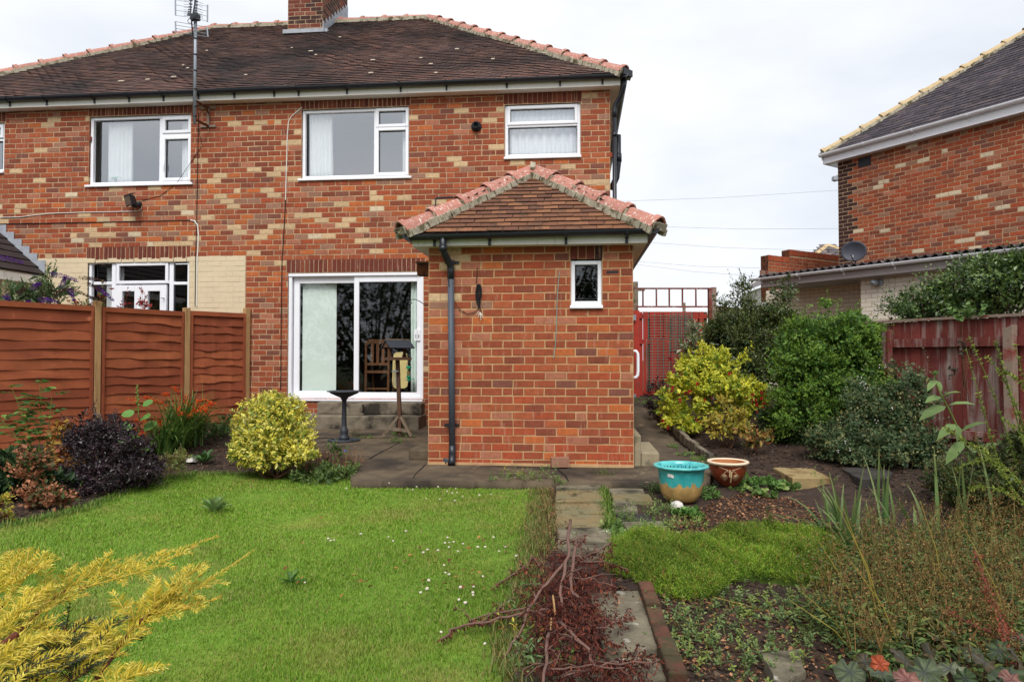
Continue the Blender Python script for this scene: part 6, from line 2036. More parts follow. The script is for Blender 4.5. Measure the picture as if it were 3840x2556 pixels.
def leafmesh(P, A, N, L, W, cols, t='leaf4'):
    tv, tt = TM[t]
    A = un(A)
    Sx = un(np.cross(A, N))
    Nn = np.cross(Sx, A)
    n, k = len(P), len(tv)
    V = (P[:, None, :] + A[:, None, :] * (tv[None, :, 0:1] * L[:, None, None]) + Sx[:, None, :] * (tv[None, :, 1:2] * W[:, None, None]) + Nn[:, None, :] * (tv[None, :, 2:3] * L[:, None, None]))
    T = (tt[None] + (np.arange(n) * k)[:, None, None]).reshape(-1, 3)
    return V.reshape(-1, 3), T, np.repeat(cols, k, 0)


def join(parts):
    V, T, K, b = [], [], [], 0
    for v, t, k in parts:
        V.append(v); T.append(t + b); K.append(k)
        b += len(v)
    return np.concatenate(V), np.concatenate(T), np.concatenate(K)


def perp(D, r):
    x = r.normal(size=D.shape)
    return un(x - D * np.sum(x * D, -1, keepdims=True))


def shoots(B, D, SL, nl, ll, lw, r, spread=55, curve=0.25, t0=0.15, ang=2.4, taper=0.35):
    """leaves set spirally along shoots"""
    n = len(B)
    e1 = perp(D, r)
    e2 = np.cross(D, e1)
    bend = perp(D, r) * curve
    out = []
    for j in range(nl):
        t = t0 + (1 - t0) * (j + 0.5) / nl
        ph = ang * j + r.uniform(-0.5, 0.5, n) + np.arange(n)
        rad = e1 * np.cos(ph)[:, None] + e2 * np.sin(ph)[:, None]
        s = np.radians(spread * (1.15 - 0.6 * t)) * r.uniform(0.7, 1.3, n)
        Ax = D * np.cos(s)[:, None] + rad * np.sin(s)[:, None]
        Nx = D * np.sin(s)[:, None] - rad * np.cos(s)[:, None] + np.array((0, 0, 0.35))
        P = B + D * (SL * t)[:, None] + bend * (SL * t * t)[:, None]
        sz = (1 - taper * t) * r.uniform(0.7, 1.25, n)
        out.append((P, Ax, Nx, ll * sz, lw * sz, np.full(n, t)))
    return [np.concatenate([o[i] for o in out]) for i in range(6)]


def lob(px, py, rx, ry, d, wt=1.0, deep=0.85):
    c = atD(px, py, d)
    k = d / FPX
    return (*c, rx * k, rx * k * deep, ry * k, wt)


def sample_lobes(lobes, n, r, shell=0.4, low=-0.75):
    w = np.array([l[6] * (l[3] * l[5] + l[3] * l[4] + l[4] * l[5]) for l in lobes])
    k = r.choice(len(lobes), n, p=w / w.sum())
    Lb = np.array([l[:6] for l in lobes])[k]
    d = un(r.normal(size=(n * 2, 3)))
    d = d[d[:, 2] > low][:n]
    while len(d) < n:
        x = un(r.normal(size=(n, 3)))
        d = np.concatenate((d, x[x[:, 2] > low]))[:n]
    rad = 1 - shell * r.random(n) ** 1.6
    bumpy = 1 + 0.10 * np.sin(d[:, 0] * 7 + Lb[:, 0] * 5) * np.sin(d[:, 2] * 6 + Lb[:, 1] * 3) + 0.07 * np.sin(d[:, 1] * 13 + d[:, 2] * 11)
    P = Lb[:, :3] + d * Lb[:, 3:6] * (rad * bumpy)[:, None]
    return P, un(d / np.maximum(Lb[:, 3:6], 1e-3) * Lb[:, 3:4])


def pick_cols(pal, w, n, r):
    pal = np.array(pal)
    w = np.ones(len(pal)) if w is None else np.array(w, float)
    return pal[r.choice(len(pal), n, p=w / w.sum())]


def bush(name, label, cat, lobes, n, pal, w=None, ll=0.03, lw=0.014, sl=0.12, nl=7, up=0.4, spread=55, tmpl='leaf4', mat='leaf', shell=0.42, jit=0.16,
         tip=None, tipw=0.5, group=None, seed=1, base=None, stem='bark', nst=14, stem_r=0.012, parent=None, leaf_name='foliage', low=-0.75, wild=0.35, gz=None, curve=0.25, core=0.18, bumps=3, clump=12, spikes=None):
    rb = np.random.default_rng(seed + 500)        # smaller clumps standing out of the main masses
    lobes = list(lobes)
    for l in [q for q in lobes if q[6] >= 0.8]:
        for _ in range(bumps):
            d = un(rb.normal(size=3) + (0, -0.4, 0.35))
            s_ = rb.uniform(0.26, 0.5)
            lobes.append((*(np.array(l[:3]) + d * np.array(l[3:6]) * rb.uniform(0.75, 1.0)), l[3] * s_, l[4] * s_, l[5] * s_, 1.3))
    r = np.random.default_rng(seed)
    spikes = max(4, n // 45) if spikes is None else spikes
    cx = np.average([l[0] for l in lobes]); cy = np.average([l[1] for l in lobes])
    if base is None:
        base = np.array((cx, cy, float((gz or ground_z)(cx, cy))))
    rt = parent or root(name, base, label, cat, group)
    P, D = sample_lobes(lobes, n, r, shell, low)
    if clump:                                     # shoots gather in tufts with darker hollows between
        nk = max(6, n // clump)
        kk = r.integers(0, nk, n)
        rad_ = min(np.median([l[3] for l in lobes]) * 0.28, sl * 0.75)
        P = P[kk] + r.normal(size=(n, 3)) * rad_ * np.array((1, 1, 0.8))
        D = D[kk]
    D = un(D + np.array((0, 0, up)) + r.normal(size=D.shape) * wild)
    if spikes:                                    # a few long shoots break the outline
        k_ = r.choice(n, spikes, replace=False)
        D[k_] = un(D[k_] * 0.5 + np.array((0, 0, 1.0)) * r.uniform(0.2, 1.0, (spikes, 1)))
        P[k_] += D[k_] * sl * r.uniform(0.5, 1.2, (spikes, 1))
    SL = sl * r.uniform(0.5, 1.4, n)
    B = P - D * (SL * 0.6)[:, None]
    B[:, 2] = np.maximum(B[:, 2], base[2] + 0.01)
    lp, la, ln, L, W, t = shoots(B, D, SL, nl, ll, lw, r, spread, curve)
    ok = lp[:, 2] > base[2] + 0.005
    cols = np.tile(pick_cols(pal, w, n, r) * r.uniform(0.85, 1.15, (n, 1)), (nl, 1))
    if tip is not None:
        f = np.clip((t - 0.45) / 0.55, 0, 1)[:, None] * tipw
        cols = cols * (1 - f) + np.array(tip) * f
    cols = cols * r.uniform(1 - jit, 1 + jit, (len(cols), 1))
    pr = [leafmesh(lp[ok], la[ok], ln[ok], L[ok], W[ok], cols[ok], tmpl)]
    nc = int(n * nl * core)
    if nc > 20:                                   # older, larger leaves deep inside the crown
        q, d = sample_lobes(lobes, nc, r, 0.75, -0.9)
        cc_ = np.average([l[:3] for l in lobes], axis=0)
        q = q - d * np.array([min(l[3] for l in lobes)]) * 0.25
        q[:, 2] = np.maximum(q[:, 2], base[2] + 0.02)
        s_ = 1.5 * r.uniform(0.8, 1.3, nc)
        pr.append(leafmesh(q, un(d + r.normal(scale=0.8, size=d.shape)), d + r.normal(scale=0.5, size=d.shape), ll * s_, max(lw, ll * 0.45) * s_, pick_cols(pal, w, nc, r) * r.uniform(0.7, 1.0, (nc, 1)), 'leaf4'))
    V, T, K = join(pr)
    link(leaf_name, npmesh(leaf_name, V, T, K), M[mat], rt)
    if nst:
        m = MB()
        idx = r.choice(n, min(nst, n), replace=False)
        for i in idx:
            b0 = base + np.array((*(r.uniform(-0.06, 0.06, 2)), -0.02))
            mid = b0 * 0.45 + B[i] * 0.55 + np.array((0, 0, -0.05))
            mid[2] = max(mid[2], base[2] + 0.02)
            m.tube([b0, mid, B[i], P[i] + D[i] * SL[i] * 0.3], [stem_r, stem_r * 0.7, stem_r * 0.35, stem_r * 0.15], 5)
        m.build('stem', M[stem], rt, smooth=True)
    return rt, P, D


def blades(B, az, L, W, lean, droop, cols, segs=5, tipcol=None, r=None, twist=0.0):
    """strap leaves: base point, direction, length, width, start angle from upright, extra bend at the tip"""
    n = len(B)
    h = np.stack((np.cos(az), np.sin(az), np.zeros(n)), 1)
    sd = np.stack((-np.sin(az), np.cos(az), np.zeros(n)), 1)
    V, K = [], []
    P = B.copy()
    for j in range(segs + 1):
        t = j / segs
        wd = W * (1 - t ** 2.2) * (0.75 + 0.5 * min(t * 3, 1) * 0.5) + 0.0004
        c = cols if tipcol is None else cols * (1 - t * t) + np.asarray(tipcol) * t * t
        V += [P - sd * (wd / 2)[:, None], P + sd * (wd / 2)[:, None]]
        K += [c, c]
        ph = lean + droop * (t + 0.5 / segs) ** 1.5
        P = P + (h * np.sin(ph)[:, None] + np.array((0, 0, 1.0)) * np.cos(ph)[:, None]) * (L / segs)[:, None]
    V = np.stack(V, 1).reshape(-1, 3)
    K = np.stack(K, 1).reshape(-1, 3)
    k = 2 * (segs + 1)
    tt = []
    for j in range(segs):
        tt += [(2 * j, 2 * j + 1, 2 * j + 3), (2 * j, 2 * j + 3, 2 * j + 2)]
    T = (np.array(tt)[None] + (np.arange(n) * k)[:, None, None]).reshape(-1, 3)
    return V, T, K


# ------------------------------------------------------------ lawn grass
def lawn_grass():
    r = np.random.default_rng(5)
    n = 2600000
    X_ = r.uniform(-6.1, 0.6, n); Y_ = r.uniform(1.7, 7.3, n)
    dd = np.hypot(X_, Y_)
    keep = r.random(n) < np.clip((2.2 / dd) ** 1.6, 0, 1) * 0.6
    X_, Y_, dd = X_[keep], Y_[keep], dd[keep]
    e = np.random.default_rng(6).normal(scale=0.02, size=(len(X_), 2))
    ok = in_poly(X_ + e[:, 0], Y_ + e[:, 1], LAWN)
    xc = X_ * math.cos(YAW) + Y_ * math.sin(YAW); fc = -X_ * math.sin(YAW) + Y_ * math.cos(YAW)
    ok &= (np.abs(xc) < fc * 0.75 + 0.9)
    X_, Y_, dd = X_[ok], Y_[ok], dd[ok]
    n = len(X_)
    B = np.stack((X_, Y_, ground_z(X_, Y_) - 0.002), 1)
    f = lambda s, a, b: 0.5 + 0.5 * np.sin(X_ * s + a + 1.3 * np.sin(Y_ * s * 0.7 + b)) * np.sin(Y_ * s * 0.9 + b + np.sin(X_ * s * 0.6))
    patch = 0.55 * f(2.1, 0.3, 1.1) + 0.3 * f(5.3, 2.0, 0.4) + 0.25 * f(13, 1, 2)
    dry = np.clip((patch - 0.60) * 2.6, 0, 1) * r.random(n) ** 0.5
    pal = np.array([C(110, 146, 38), C(122, 156, 46), C(98, 134, 34), C(134, 158, 58)])
    cols = pal[r.integers(0, 4, n)] * r.uniform(0.9, 1.12, (n, 1)) * (0.86 + 0.3 * f(1.1, 2.2, 0.7)[:, None])
    cols = cols * (1 - dry[:, None]) + np.array(C(166, 152, 88)) * dry[:, None] * r.uniform(0.8, 1.15, (n, 1))
    straw = r.random(n) < 0.05
    cols[straw] = np.array(C(172, 152, 98)) * r.uniform(0.7, 1.1, (straw.sum(), 1))
    L = r.uniform(0.015, 0.030, n) * (0.8 + 0.5 * f(3.3, 0.9, 2.2))
    edge_ = np.zeros(n)
    W = 0.0024 + 0.0007 * np.clip(dd - 2.5, 0, 5)
    V, T, K = blades(B, r.uniform(0, 6.283, n), L, W, r.uniform(0.1, 0.7, n), r.uniform(0.2, 1.1, n), cols, 2)
    o = link('grass', npmesh('grass', V, T, K), M['leaf'], kind='stuff')
    return tag(o, 'short mown green lawn grass with paler dry patches', 'grass')


lawn_grass()
# longer fringe along the kerb and bed edges
def fringe(pts, n, seed, hmax, label, gf=ground_z, pal=None, spread=0.05, w=0.005):
    r = np.random.default_rng(seed)
    P = np.array([G(x, y, gf) for x, y in pts])
    seg = r.integers(0, len(P) - 1, n)
    t = r.random(n)[:, None]
    B = P[seg] * (1 - t) + P[seg + 1] * t + np.concatenate((r.normal(scale=spread, size=(n, 2)), np.zeros((n, 1))), 1)
    B[:, 2] = gf(B[:, 0], B[:, 1]) - 0.004
    pal = pal or [C(88, 124, 36), C(104, 138, 46), C(76, 108, 34), C(140, 146, 74)]
    V, T, K = blades(B, r.uniform(0, 6.28, n), r.uniform(0.4, 1, n) * hmax, np.full(n, w), r.uniform(0.05, 0.6, n), r.uniform(0.2, 1.3, n), pick_cols(pal, None, n, r) * r.uniform(0.8, 1.2, (n, 1)), 3)
    o = link('grass_fringe', npmesh('grass_fringe', V, T, K), M['leaf'], kind='stuff')
    return tag(o, label, 'grass')


fringe([(243, 475), (300, 477.5), (355, 480), (450, 482), (538, 484)], 3800, 21, 0.085, 'uncut grass fringe along the concrete kerb', spread=0.03)
fringe([(0, 528), (45, 519), (91, 507), (125, 493), (160, 480), (195, 474), (243, 475)], 2600, 22, 0.07, 'uncut grass fringe along the left flower bed')
fringe([(540, 492), (536, 525), (530, 560), (523, 600), (514, 640), (508, 681)], 3200, 23, 0.10, 'straggly grass edge between lawn and paved path', pal=[C(92, 116, 44), C(128, 124, 66), C(150, 130, 82), C(84, 104, 42)], spread=0.05)
fringe([(545, 492), (546, 510), (543, 530), (540, 552)], 1500, 24, 0.07, 'dry weedy strip beside the paving slabs', pal=[C(118, 104, 62), C(96, 110, 48), C(148, 112, 72)], spread=0.05)
fringe([(602, 486), (604, 500), (608, 515), (612, 530), (616, 545)], 1300, 25, 0.09, 'green grass growing in the joint between the two rows of slabs', spread=0.025)

# clover flowers and fallen leaves on the lawn
def clover():
    r = np.random.default_rng(9)
    tv = []
    m = MB().lathe([(0.0, 0), (0.005, 0.001), (0.008, 0.005), (0.007, 0.010), (0.003, 0.012), (0, 0.0125)], (0, 0, 0), 7)
    head = m.mesh('clover_flower', smooth=True)
    rough_mesh(head, 0.003, 90)
    head.materials.append(pm('clover_white', C(206, 196, 178), rough=0.8, ns=300, na=0.35, bump=0))
    stem = MB().tube([(0, 0, -0.045), (0.002, 0, 0)], 0.0012, 4).mesh('stem')
    stem.materials.append(M['green_stem'])
    pts = [z5(x, y) for x, y in ((940, 470), (1318, 425), (1470, 405), (1560, 455), (1770, 395), (1750, 455), (1860, 420), (1830, 505), (1875, 520), (1915, 515), (1967, 545), (2115, 530), (2218, 530), (1645, 562), (1897, 578),
                                (778, 930), (800, 952), (832, 948), (1068, 885), (1310, 905), (1465, 865), (1832, 925), (1810, 965), (1848, 958), (1888, 968), (1970, 985), (1845, 1012), (1925, 1050), (1750, 1040), (1657, 1026), (1620, 1058),
                                (2100, 1010), (2165, 1015), (2288, 1050), (2345, 1005), (1803, 1178), (1814, 1242), (1848, 1262), (1667, 1325), (1948, 1372), (2065, 1375), (2057, 1435), (1595, 1430), (1652, 1388), (1935, 1495), (1990, 1525), (572, 1328), (2240, 915), (1352, 960), (1480, 480), (1525, 478), (1765, 570), (1905, 475))]
    pts += [z6(x, y) for x, y in ((128, 1088), (340, 825), (285, 790), (415, 672), (300, 668), (410, 735), (620, 975), (515, 1200), (770, 560), (695, 300), (5, 680), (18, 618), (790, 380), (640, 345), (495, 575))]
    for i, (x, y) in enumerate(pts):
        p = G(x, y)
        s = r.uniform(0.8, 1.35)
        o = link('clover_flower', head, None, None, p + (0, 0, 0.035 + 0.012 * r.random()), r.uniform(0, 6))
        o.scale = (s, s, s)
        tag(o, 'small white clover flower head standing in the lawn', 'clover', 'white clover flowers on the lawn')
        c = bpy.data.objects.new('stem', stem)
        COL.objects.link(c)
        c.parent = o


z5 = lambda x, y: (240 + x * 0.11319, 440 + y * 0.11319)
clover()
def leaf_mesh_single(name, L, W, col, curl=0.2):
    V, T, K = leafmesh(np.zeros((1, 3)), np.array([(1.0, 0, 0)]), np.array([(0, 0, 1.0)]), np.array([L]), np.array([W]), np.array([col]), 'leaf6')
    V[:, 2] += curl * V[:, 1] ** 2 / W + 0.1 * np.abs(V[:, 0] - L / 2)
    return npmesh(name, V, T, K)


lm = [leaf_mesh_single('fallen_leaf', 0.032, 0.02, C(*c), 0.6) for c in ((150, 96, 52), (120, 74, 44), (178, 122, 78), (98, 64, 40))]
for i, (x, y) in enumerate(((1045, 1296), (1110, 1310), (985, 1255), (1440, 1118), (740, 722), (485, 1250), (565, 1258), (620, 1262), (530, 1296), (1175, 1340), (1480, 1072), (1580, 985), (1610, 1300), (1785, 1320), (1900, 1265), (2035, 1325), (2160, 1375), (1985, 1345), (2130, 890), (1855, 1095), (1700, 1135), (385, 1200), (555, 960), (250, 1020), (2070, 1195), (1965, 1210), (2110, 1230), (1530, 770), (2000, 1000), (2150, 945), (1350, 1190), (1810, 1375), (890, 1450))):
    p = G(*z5(x, y))
    o = link('fallen_leaf', lm[i % 4], M['dry'], None, p + (0, 0, 0.035), random.uniform(0, 6.3))
    o.rotation_euler = (random.uniform(-0.5, 0.5), random.uniform(-0.5, 0.5), random.uniform(0, 6.3))
    tag(o, 'small dry brown fallen leaf lying on the lawn', 'leaf', 'fallen leaves on the lawn')

# ------------------------------------------------------------ leaf litter and crumbs on the soil beds
def litter(name, label, poly_px, n, pal, seed, L=(0.012, 0.035), flat=0.35):
    r = np.random.default_rng(seed)
    poly = np.array([G(x, y)[:2] for x, y in poly_px])
    a, b = poly.min(0), poly.max(0)
    P = np.zeros((0, 2))
    while len(P) < n:
        q = r.uniform(a, b, (n * 2, 2))
        P = np.concatenate((P, q[in_poly(q[:, 0], q[:, 1], poly)]))
    P = P[:n]
    B = np.stack((P[:, 0], P[:, 1], soil_z(P[:, 0], P[:, 1]) + r.uniform(0.004, 0.02, n)), 1)
    az = r.uniform(0, 6.283, n)
    A = np.stack((np.cos(az), np.sin(az), r.normal(scale=flat, size=n)), 1)
    N = np.stack((r.normal(scale=flat, size=n), r.normal(scale=flat, size=n), np.ones(n)), 1)
    Ls = r.uniform(*L, n)
    V, T, K = leafmesh(B, A, N, Ls, Ls * r.uniform(0.25, 0.7, n), pick_cols(pal, None, n, r) * r.uniform(0.6, 1.2, (n, 1)), 'leaf4')
    o = link(name, npmesh(name, V, T, K), M['dry'], kind='stuff')
    return tag(o, label, 'leaf litter')


LIT = [C(130, 84, 52), C(104, 66, 42), C(158, 112, 76), C(84, 56, 38), C(66, 46, 34), C(176, 132, 96)]
litter('leaf_litter', 'brown leaf litter and bark scattered over the bed right of the pots', [(690, 512), (740, 492), (800, 500), (830, 520), (800, 552), (740, 560), (680, 540), (650, 530)], 5200, LIT, 31)
litter('leaf_litter', 'sparse dead leaves over the dark bed behind the pots', [(660, 432), (720, 470), (840, 480), (1000, 500), (1000, 450), (720, 420)], 3400, [C(74, 54, 42), C(54, 40, 33), C(110, 76, 52), C(44, 34, 28), C(126, 116, 106)], 32, (0.008, 0.028))
litter('leaf_litter', 'crumbs and dead leaves in the left flower bed', [(0, 525), (91, 503), (156, 474), (243, 470), (320, 474), (260, 445), (100, 440), (0, 470)], 3600, [C(84, 62, 46), C(60, 44, 36), C(120, 84, 58), C(140, 126, 108)], 33, (0.008, 0.03))
litter('leaf_litter', 'dead leaves and crumbs over the soil between the weeds at the bottom right', [(600, 585), (680, 600), (820, 600), (1000, 600), (1023, 681), (560, 681)], 3800, LIT, 34, (0.008, 0.03))

def clods(poly_px, n, seed, label):
    r = np.random.default_rng(seed)
    poly = np.array([G(x, y)[:2] for x, y in poly_px])
    a, b = poly.min(0), poly.max(0)
    P = r.uniform(a, b, (n * 3, 2))
    P = P[in_poly(P[:, 0], P[:, 1], poly)][:n]
    n = len(P)
    o8 = np.array([(1, 0, 0), (0, 1, 0), (-1, 0, 0), (0, -1, 0), (0, 0, 0.7), (0, 0, -0.7)], float)
    t8 = np.array([(0, 1, 4), (1, 2, 4), (2, 3, 4), (3, 0, 4), (1, 0, 5), (2, 1, 5), (3, 2, 5), (0, 3, 5)])
    s = 0.006 + 0.022 * r.random(n) ** 2.5
    V = o8[None] * s[:, None, None] * r.uniform(0.6, 1.3, (n, 6, 3)) + np.stack((P[:, 0], P[:, 1], soil_z(P[:, 0], P[:, 1]) + s * 0.2), 1)[:, None, :]
    K = np.repeat(pick_cols([C(62, 48, 39), C(48, 38, 32), C(78, 60, 47), C(92, 76, 60)], (4, 4, 2, 1), n, r) * r.uniform(0.8, 1.2, (n, 1)), 6, 0)
    o = link('soil_clods', npmesh('soil_clods', V.reshape(-1, 3), (t8[None] + (np.arange(n) * 6)[:, None, None]).reshape(-1, 3), K), M['dry'], kind='stuff')
    tag(o, label, 'soil')


clods([(660, 432), (720, 470), (830, 482), (1000, 540), (1000, 450), (720, 420)], 3200, 41, 'crumbly dark soil clods in the right bed behind the pots')
clods([(600, 590), (690, 512), (830, 520), (1000, 600), (1023, 681), (560, 681)], 4200, 42, 'crumbly soil clods between the weeds of the lower right bed')
clods([(0, 525), (91, 503), (156, 474), (243, 470), (320, 474), (260, 445), (100, 440), (0, 470)], 2200, 43, 'crumbly soil clods in the left flower bed')

# ------------------------------------------------------------ golden euonymus ball
GY = [C(220, 208, 84), C(228, 220, 120), C(206, 196, 72), C(150, 164, 62), C(110, 134, 56)]
bush('euonymus', 'rounded golden variegated shrub standing at the lawn edge before the patio door', 'shrub',
     [lob(273, 428, 40, 34, 7.15), lob(256, 447, 26, 22, 7.05), lob(292, 446, 25, 22, 7.05), lob(275, 412, 26, 20, 7.1), lob(274, 455, 34, 14, 7.0)], 2100, GY, (4, 3, 3, 3, 2.4), ll=0.036, lw=0.018, sl=0.075, nl=9, up=0.35, tmpl='leaf6', mat='shiny_leaf', spread=72, shell=0.5, tip=C(230, 214, 88), tipw=0.45, seed=2, jit=0.2, wild=0.5, clump=0, bumps=1, spikes=8)
# dark purple barberry
PU = [C(48, 36, 42), C(58, 40, 46), C(37, 29, 33), C(70, 50, 55), C(52, 43, 34)]
bush('purple_barberry', 'dense dark purple barberry bush beside the left lawn edge', 'shrub',
     [lob(112, 458, 40, 32, 6.5), lob(92, 440, 22, 20, 6.6), lob(137, 462, 22, 26, 6.4), lob(85, 420, 12, 10, 6.7, 0.5), lob(112, 432, 24, 16, 6.5), lob(112, 476, 42, 18, 6.35)], 2300, PU, (5, 4, 4, 1.4, 1), ll=0.030, lw=0.016, sl=0.10, nl=8, up=0.3, mat='shiny_leaf', spread=60, seed=3, wild=0.5)
# copper shrub, rose sapling and the dark corner plants on the left
bush('copper_shrub', 'small shrub with round copper-yellow leaves left of the purple bush', 'shrub',
     [lob(62, 440, 16, 16, 6.7), lob(68, 458, 14, 14, 6.6), lob(50, 462, 14, 18, 6.6, 0.6)], 230, [C(200, 160, 72), C(186, 128, 62), C(150, 118, 58), C(160, 88, 56)], None, ll=0.030, lw=0.028, sl=0.11, nl=7, up=0.7, tmpl='round', seed=4, nst=10, stem_r=0.005, wild=0.5)
sap = root('rose_sapling', G(33, 480), 'tall thin green sapling with paired leaves in front of the first fence panel', 'plant')
r4 = np.random.default_rng(44)
parts, stems_ = [], MB()
for (bx_, by_, tx_, ty_) in ((36, 470, 12, 388), (38, 472, 40, 384), (34, 472, 22, 412), (42, 470, 52, 395), (30, 475, 2, 420)):
    p0, p1 = atD(bx_, by_, 7.0), atD(tx_, ty_, 7.1 + r4.uniform(-0.2, 0.2))
    p0[2] = float(ground_z(p0[0], p0[1]))
    stems_.tube([p0, (p0 + p1) / 2 + (0.02, 0, 0.05), p1], [0.006, 0.004, 0.002], 5)
    for t in np.linspace(0.2, 1.0, 15):
        c = p0 + (p1 - p0) * t
        az = r4.uniform(0, 6.28)
        dv = np.array((math.cos(az), math.sin(az) * 0.6, r4.uniform(0.0, 0.4)))
        Bn = np.array([c + dv * s for s in (0.05, 0.05, 0.10, 0.10, 0.14)])
        side_ = un(np.cross(dv, (0, 0, 1)))
        An = np.array([dv + side_ * 1.1, dv - side_ * 1.1, dv + side_ * 0.9, dv - side_ * 0.9, dv])
        cc = pick_cols([C(72, 112, 48), C(92, 130, 60), C(58, 96, 44), C(112, 142, 62)], None, 5, r4)
        parts.append(leafmesh(Bn, An, np.tile((0, 0, 1.0), (5, 1)) + r4.normal(scale=0.3, size=(5, 3)), r4.uniform(0.065, 0.10, 5), r4.uniform(0.04, 0.058, 5), cc, 'leaf6'))
link('foliage', npmesh('foliage', *join(parts)), M['leaf'], sap)
stems_.build('stem', M['green_stem'], sap)
bush('dark_leaved_plant', 'low dark green leafy plant in the bottom left bed', 'plant', [lob(20, 470, 26, 22, 6.2), lob(50, 488, 22, 16, 6.0), lob(10, 490, 20, 16, 5.9)], 560, [C(40, 62, 34), C(52, 78, 40), C(34, 50, 30), C(70, 92, 48)], None, ll=0.06, lw=0.03, sl=0.14, nl=7, up=0.6, tmpl='leaf6', seed=5, nst=8, stem='green_stem', stem_r=0.004)
bush('rusty_plant', 'rust and pink tinted shrubby plant in front of the dark leafy one', 'plant', [lob(36, 468, 20, 18, 5.9), lob(62, 500, 12, 10, 5.6), lob(40, 496, 18, 16, 5.7)], 300, [C(160, 104, 72), C(196, 134, 98), C(128, 76, 52), C(90, 84, 48), C(72, 92, 46)], None, ll=0.034, lw=0.022, sl=0.13, nl=6, up=0.7, tmpl='round', seed=6, nst=10, stem_r=0.004)
bush('yellow_green_plant', 'yellow-green plant cut off by the left edge of the picture at the lawn corner', 'plant', [lob(2, 512, 10, 16, 5.2), lob(-12, 505, 16, 20, 5.2)], 90, [C(170, 160, 58), C(128, 132, 52), C(196, 172, 70), C(104, 64, 52)], None, ll=0.045, lw=0.02, sl=0.12, nl=6, up=0.8, tmpl='leaf6', seed=7, nst=5, stem='green_stem', stem_r=0.004)

# hollyhock
hp = G(139, 452)
hol = root('hollyhock', hp, 'young mallow-like plant with large round green leaves and a tall bud spike', 'plant')
ht = atD(137, 385, -hp[0] * math.sin(YAW) + hp[1] * math.cos(YAW))
MB().tube([hp, (hp + ht) / 2 + (0.01, 0, 0), ht], [0.009, 0.007, 0.004], 6).build('stem', M['green_stem'], hol)
r4 = np.random.default_rng(45)
parts = []
for i, t in enumerate((0.05, 0.15, 0.2, 0.32, 0.36, 0.5, 0.54, 0.62, 0.68)):
    c = hp + (ht - hp) * t
    a = i * 2.5
    dv = np.array((math.cos(a), math.sin(a) * 0.5 - 0.35, 0.15))
    L = 0.19 * (1 - 0.55 * t)
    parts.append(leafmesh(np.array([c + un(dv) * 0.06]), np.array([dv]), np.array([(0.1, -0.6, 0.8)]), np.array([L]), np.array([L]), np.array([C(98, 140, 66)]) * r4.uniform(0.85, 1.15), 'round'))
link('foliage', npmesh('foliage', *join(parts)), M['leaf'], hol)
m = MB()
for i in range(12):
    c = hp + (ht - hp) * (0.70 + 0.026 * i)
    a = i * 2.4
    m.lathe([(0, -0.012), (0.013, 0), (0.010, 0.012), (0, 0.016)], c + np.array((math.cos(a), math.sin(a), 0)) * 0.018 * (1 - i / 16), 6)
m.build('bud', M['green_stem'], hol)

# crocosmia clumps with orange sprays
def crocosmia(px, py, label, n, L, lean_az, flowers, seed):
    r = np.random.default_rng(seed)
    p = G(px, py)
    rt = root('crocosmia', p, label, 'flowering plant', 'crocosmia clumps by the left fence')
    B = p + np.concatenate((r.normal(scale=0.09, size=(n, 2)), np.zeros((n, 1))), 1)
    az = np.where(r.random(n) < 0.7, lean_az + r.normal(scale=1.0, size=n), r.uniform(0, 6.28, n))
    V, T, K = blades(B, az, L * r.uniform(0.55, 1.1, n), r.uniform(0.012, 0.024, n), r.uniform(0.05, 0.55, n), r.uniform(0.2, 1.9, n), pick_cols([C(70, 104, 40), C(88, 120, 50), C(56, 88, 36), C(116, 138, 66)], None, n, r) * r.uniform(0.8, 1.2, (n, 1)), 6)
    link('foliage', npmesh('foliage', V, T, K), M['leaf'], rt)
    st, fl = MB(), []
    dd = -p[0] * math.sin(YAW) + p[1] * math.cos(YAW)
    for (fx_, fy_) in flowers:
        e = atD(fx_, fy_, dd + r.uniform(-0.25, 0.2))
        b = p + np.array((*r.normal(scale=0.06, size=2), 0.1))
        mid = (b + e) / 2 + (0, 0, 0.12)
        st.tube([b, mid, e], [0.004, 0.003, 0.002], 4)
        dv = un(np.array((e[0] - mid[0], (e[1] - mid[1]) * 0.4, 0.05)))
        for k in range(9):
            c = e + dv * (k - 5) * 0.011 + np.array((0, 0, 0.012)) + r.normal(scale=0.012, size=3)
            A = un(np.stack([np.array((math.cos(q), math.sin(q), 0.7)) + dv * 0.3 for q in np.arange(5) * 1.256 + k]))
            fl.append(leafmesh(np.tile(c, (5, 1)), A, np.tile((0, 0, 1.0), (5, 1)), r.uniform(0.026, 0.04, 5), np.full(5, 0.015), pick_cols([C(232, 94, 32), C(214, 64, 30), C(244, 130, 44)], None, 5, r), 'leaf4'))
    st.build('stem', M['green_stem'], rt)
    link('flower', npmesh('flower', *join(fl)), M['petal'], rt)


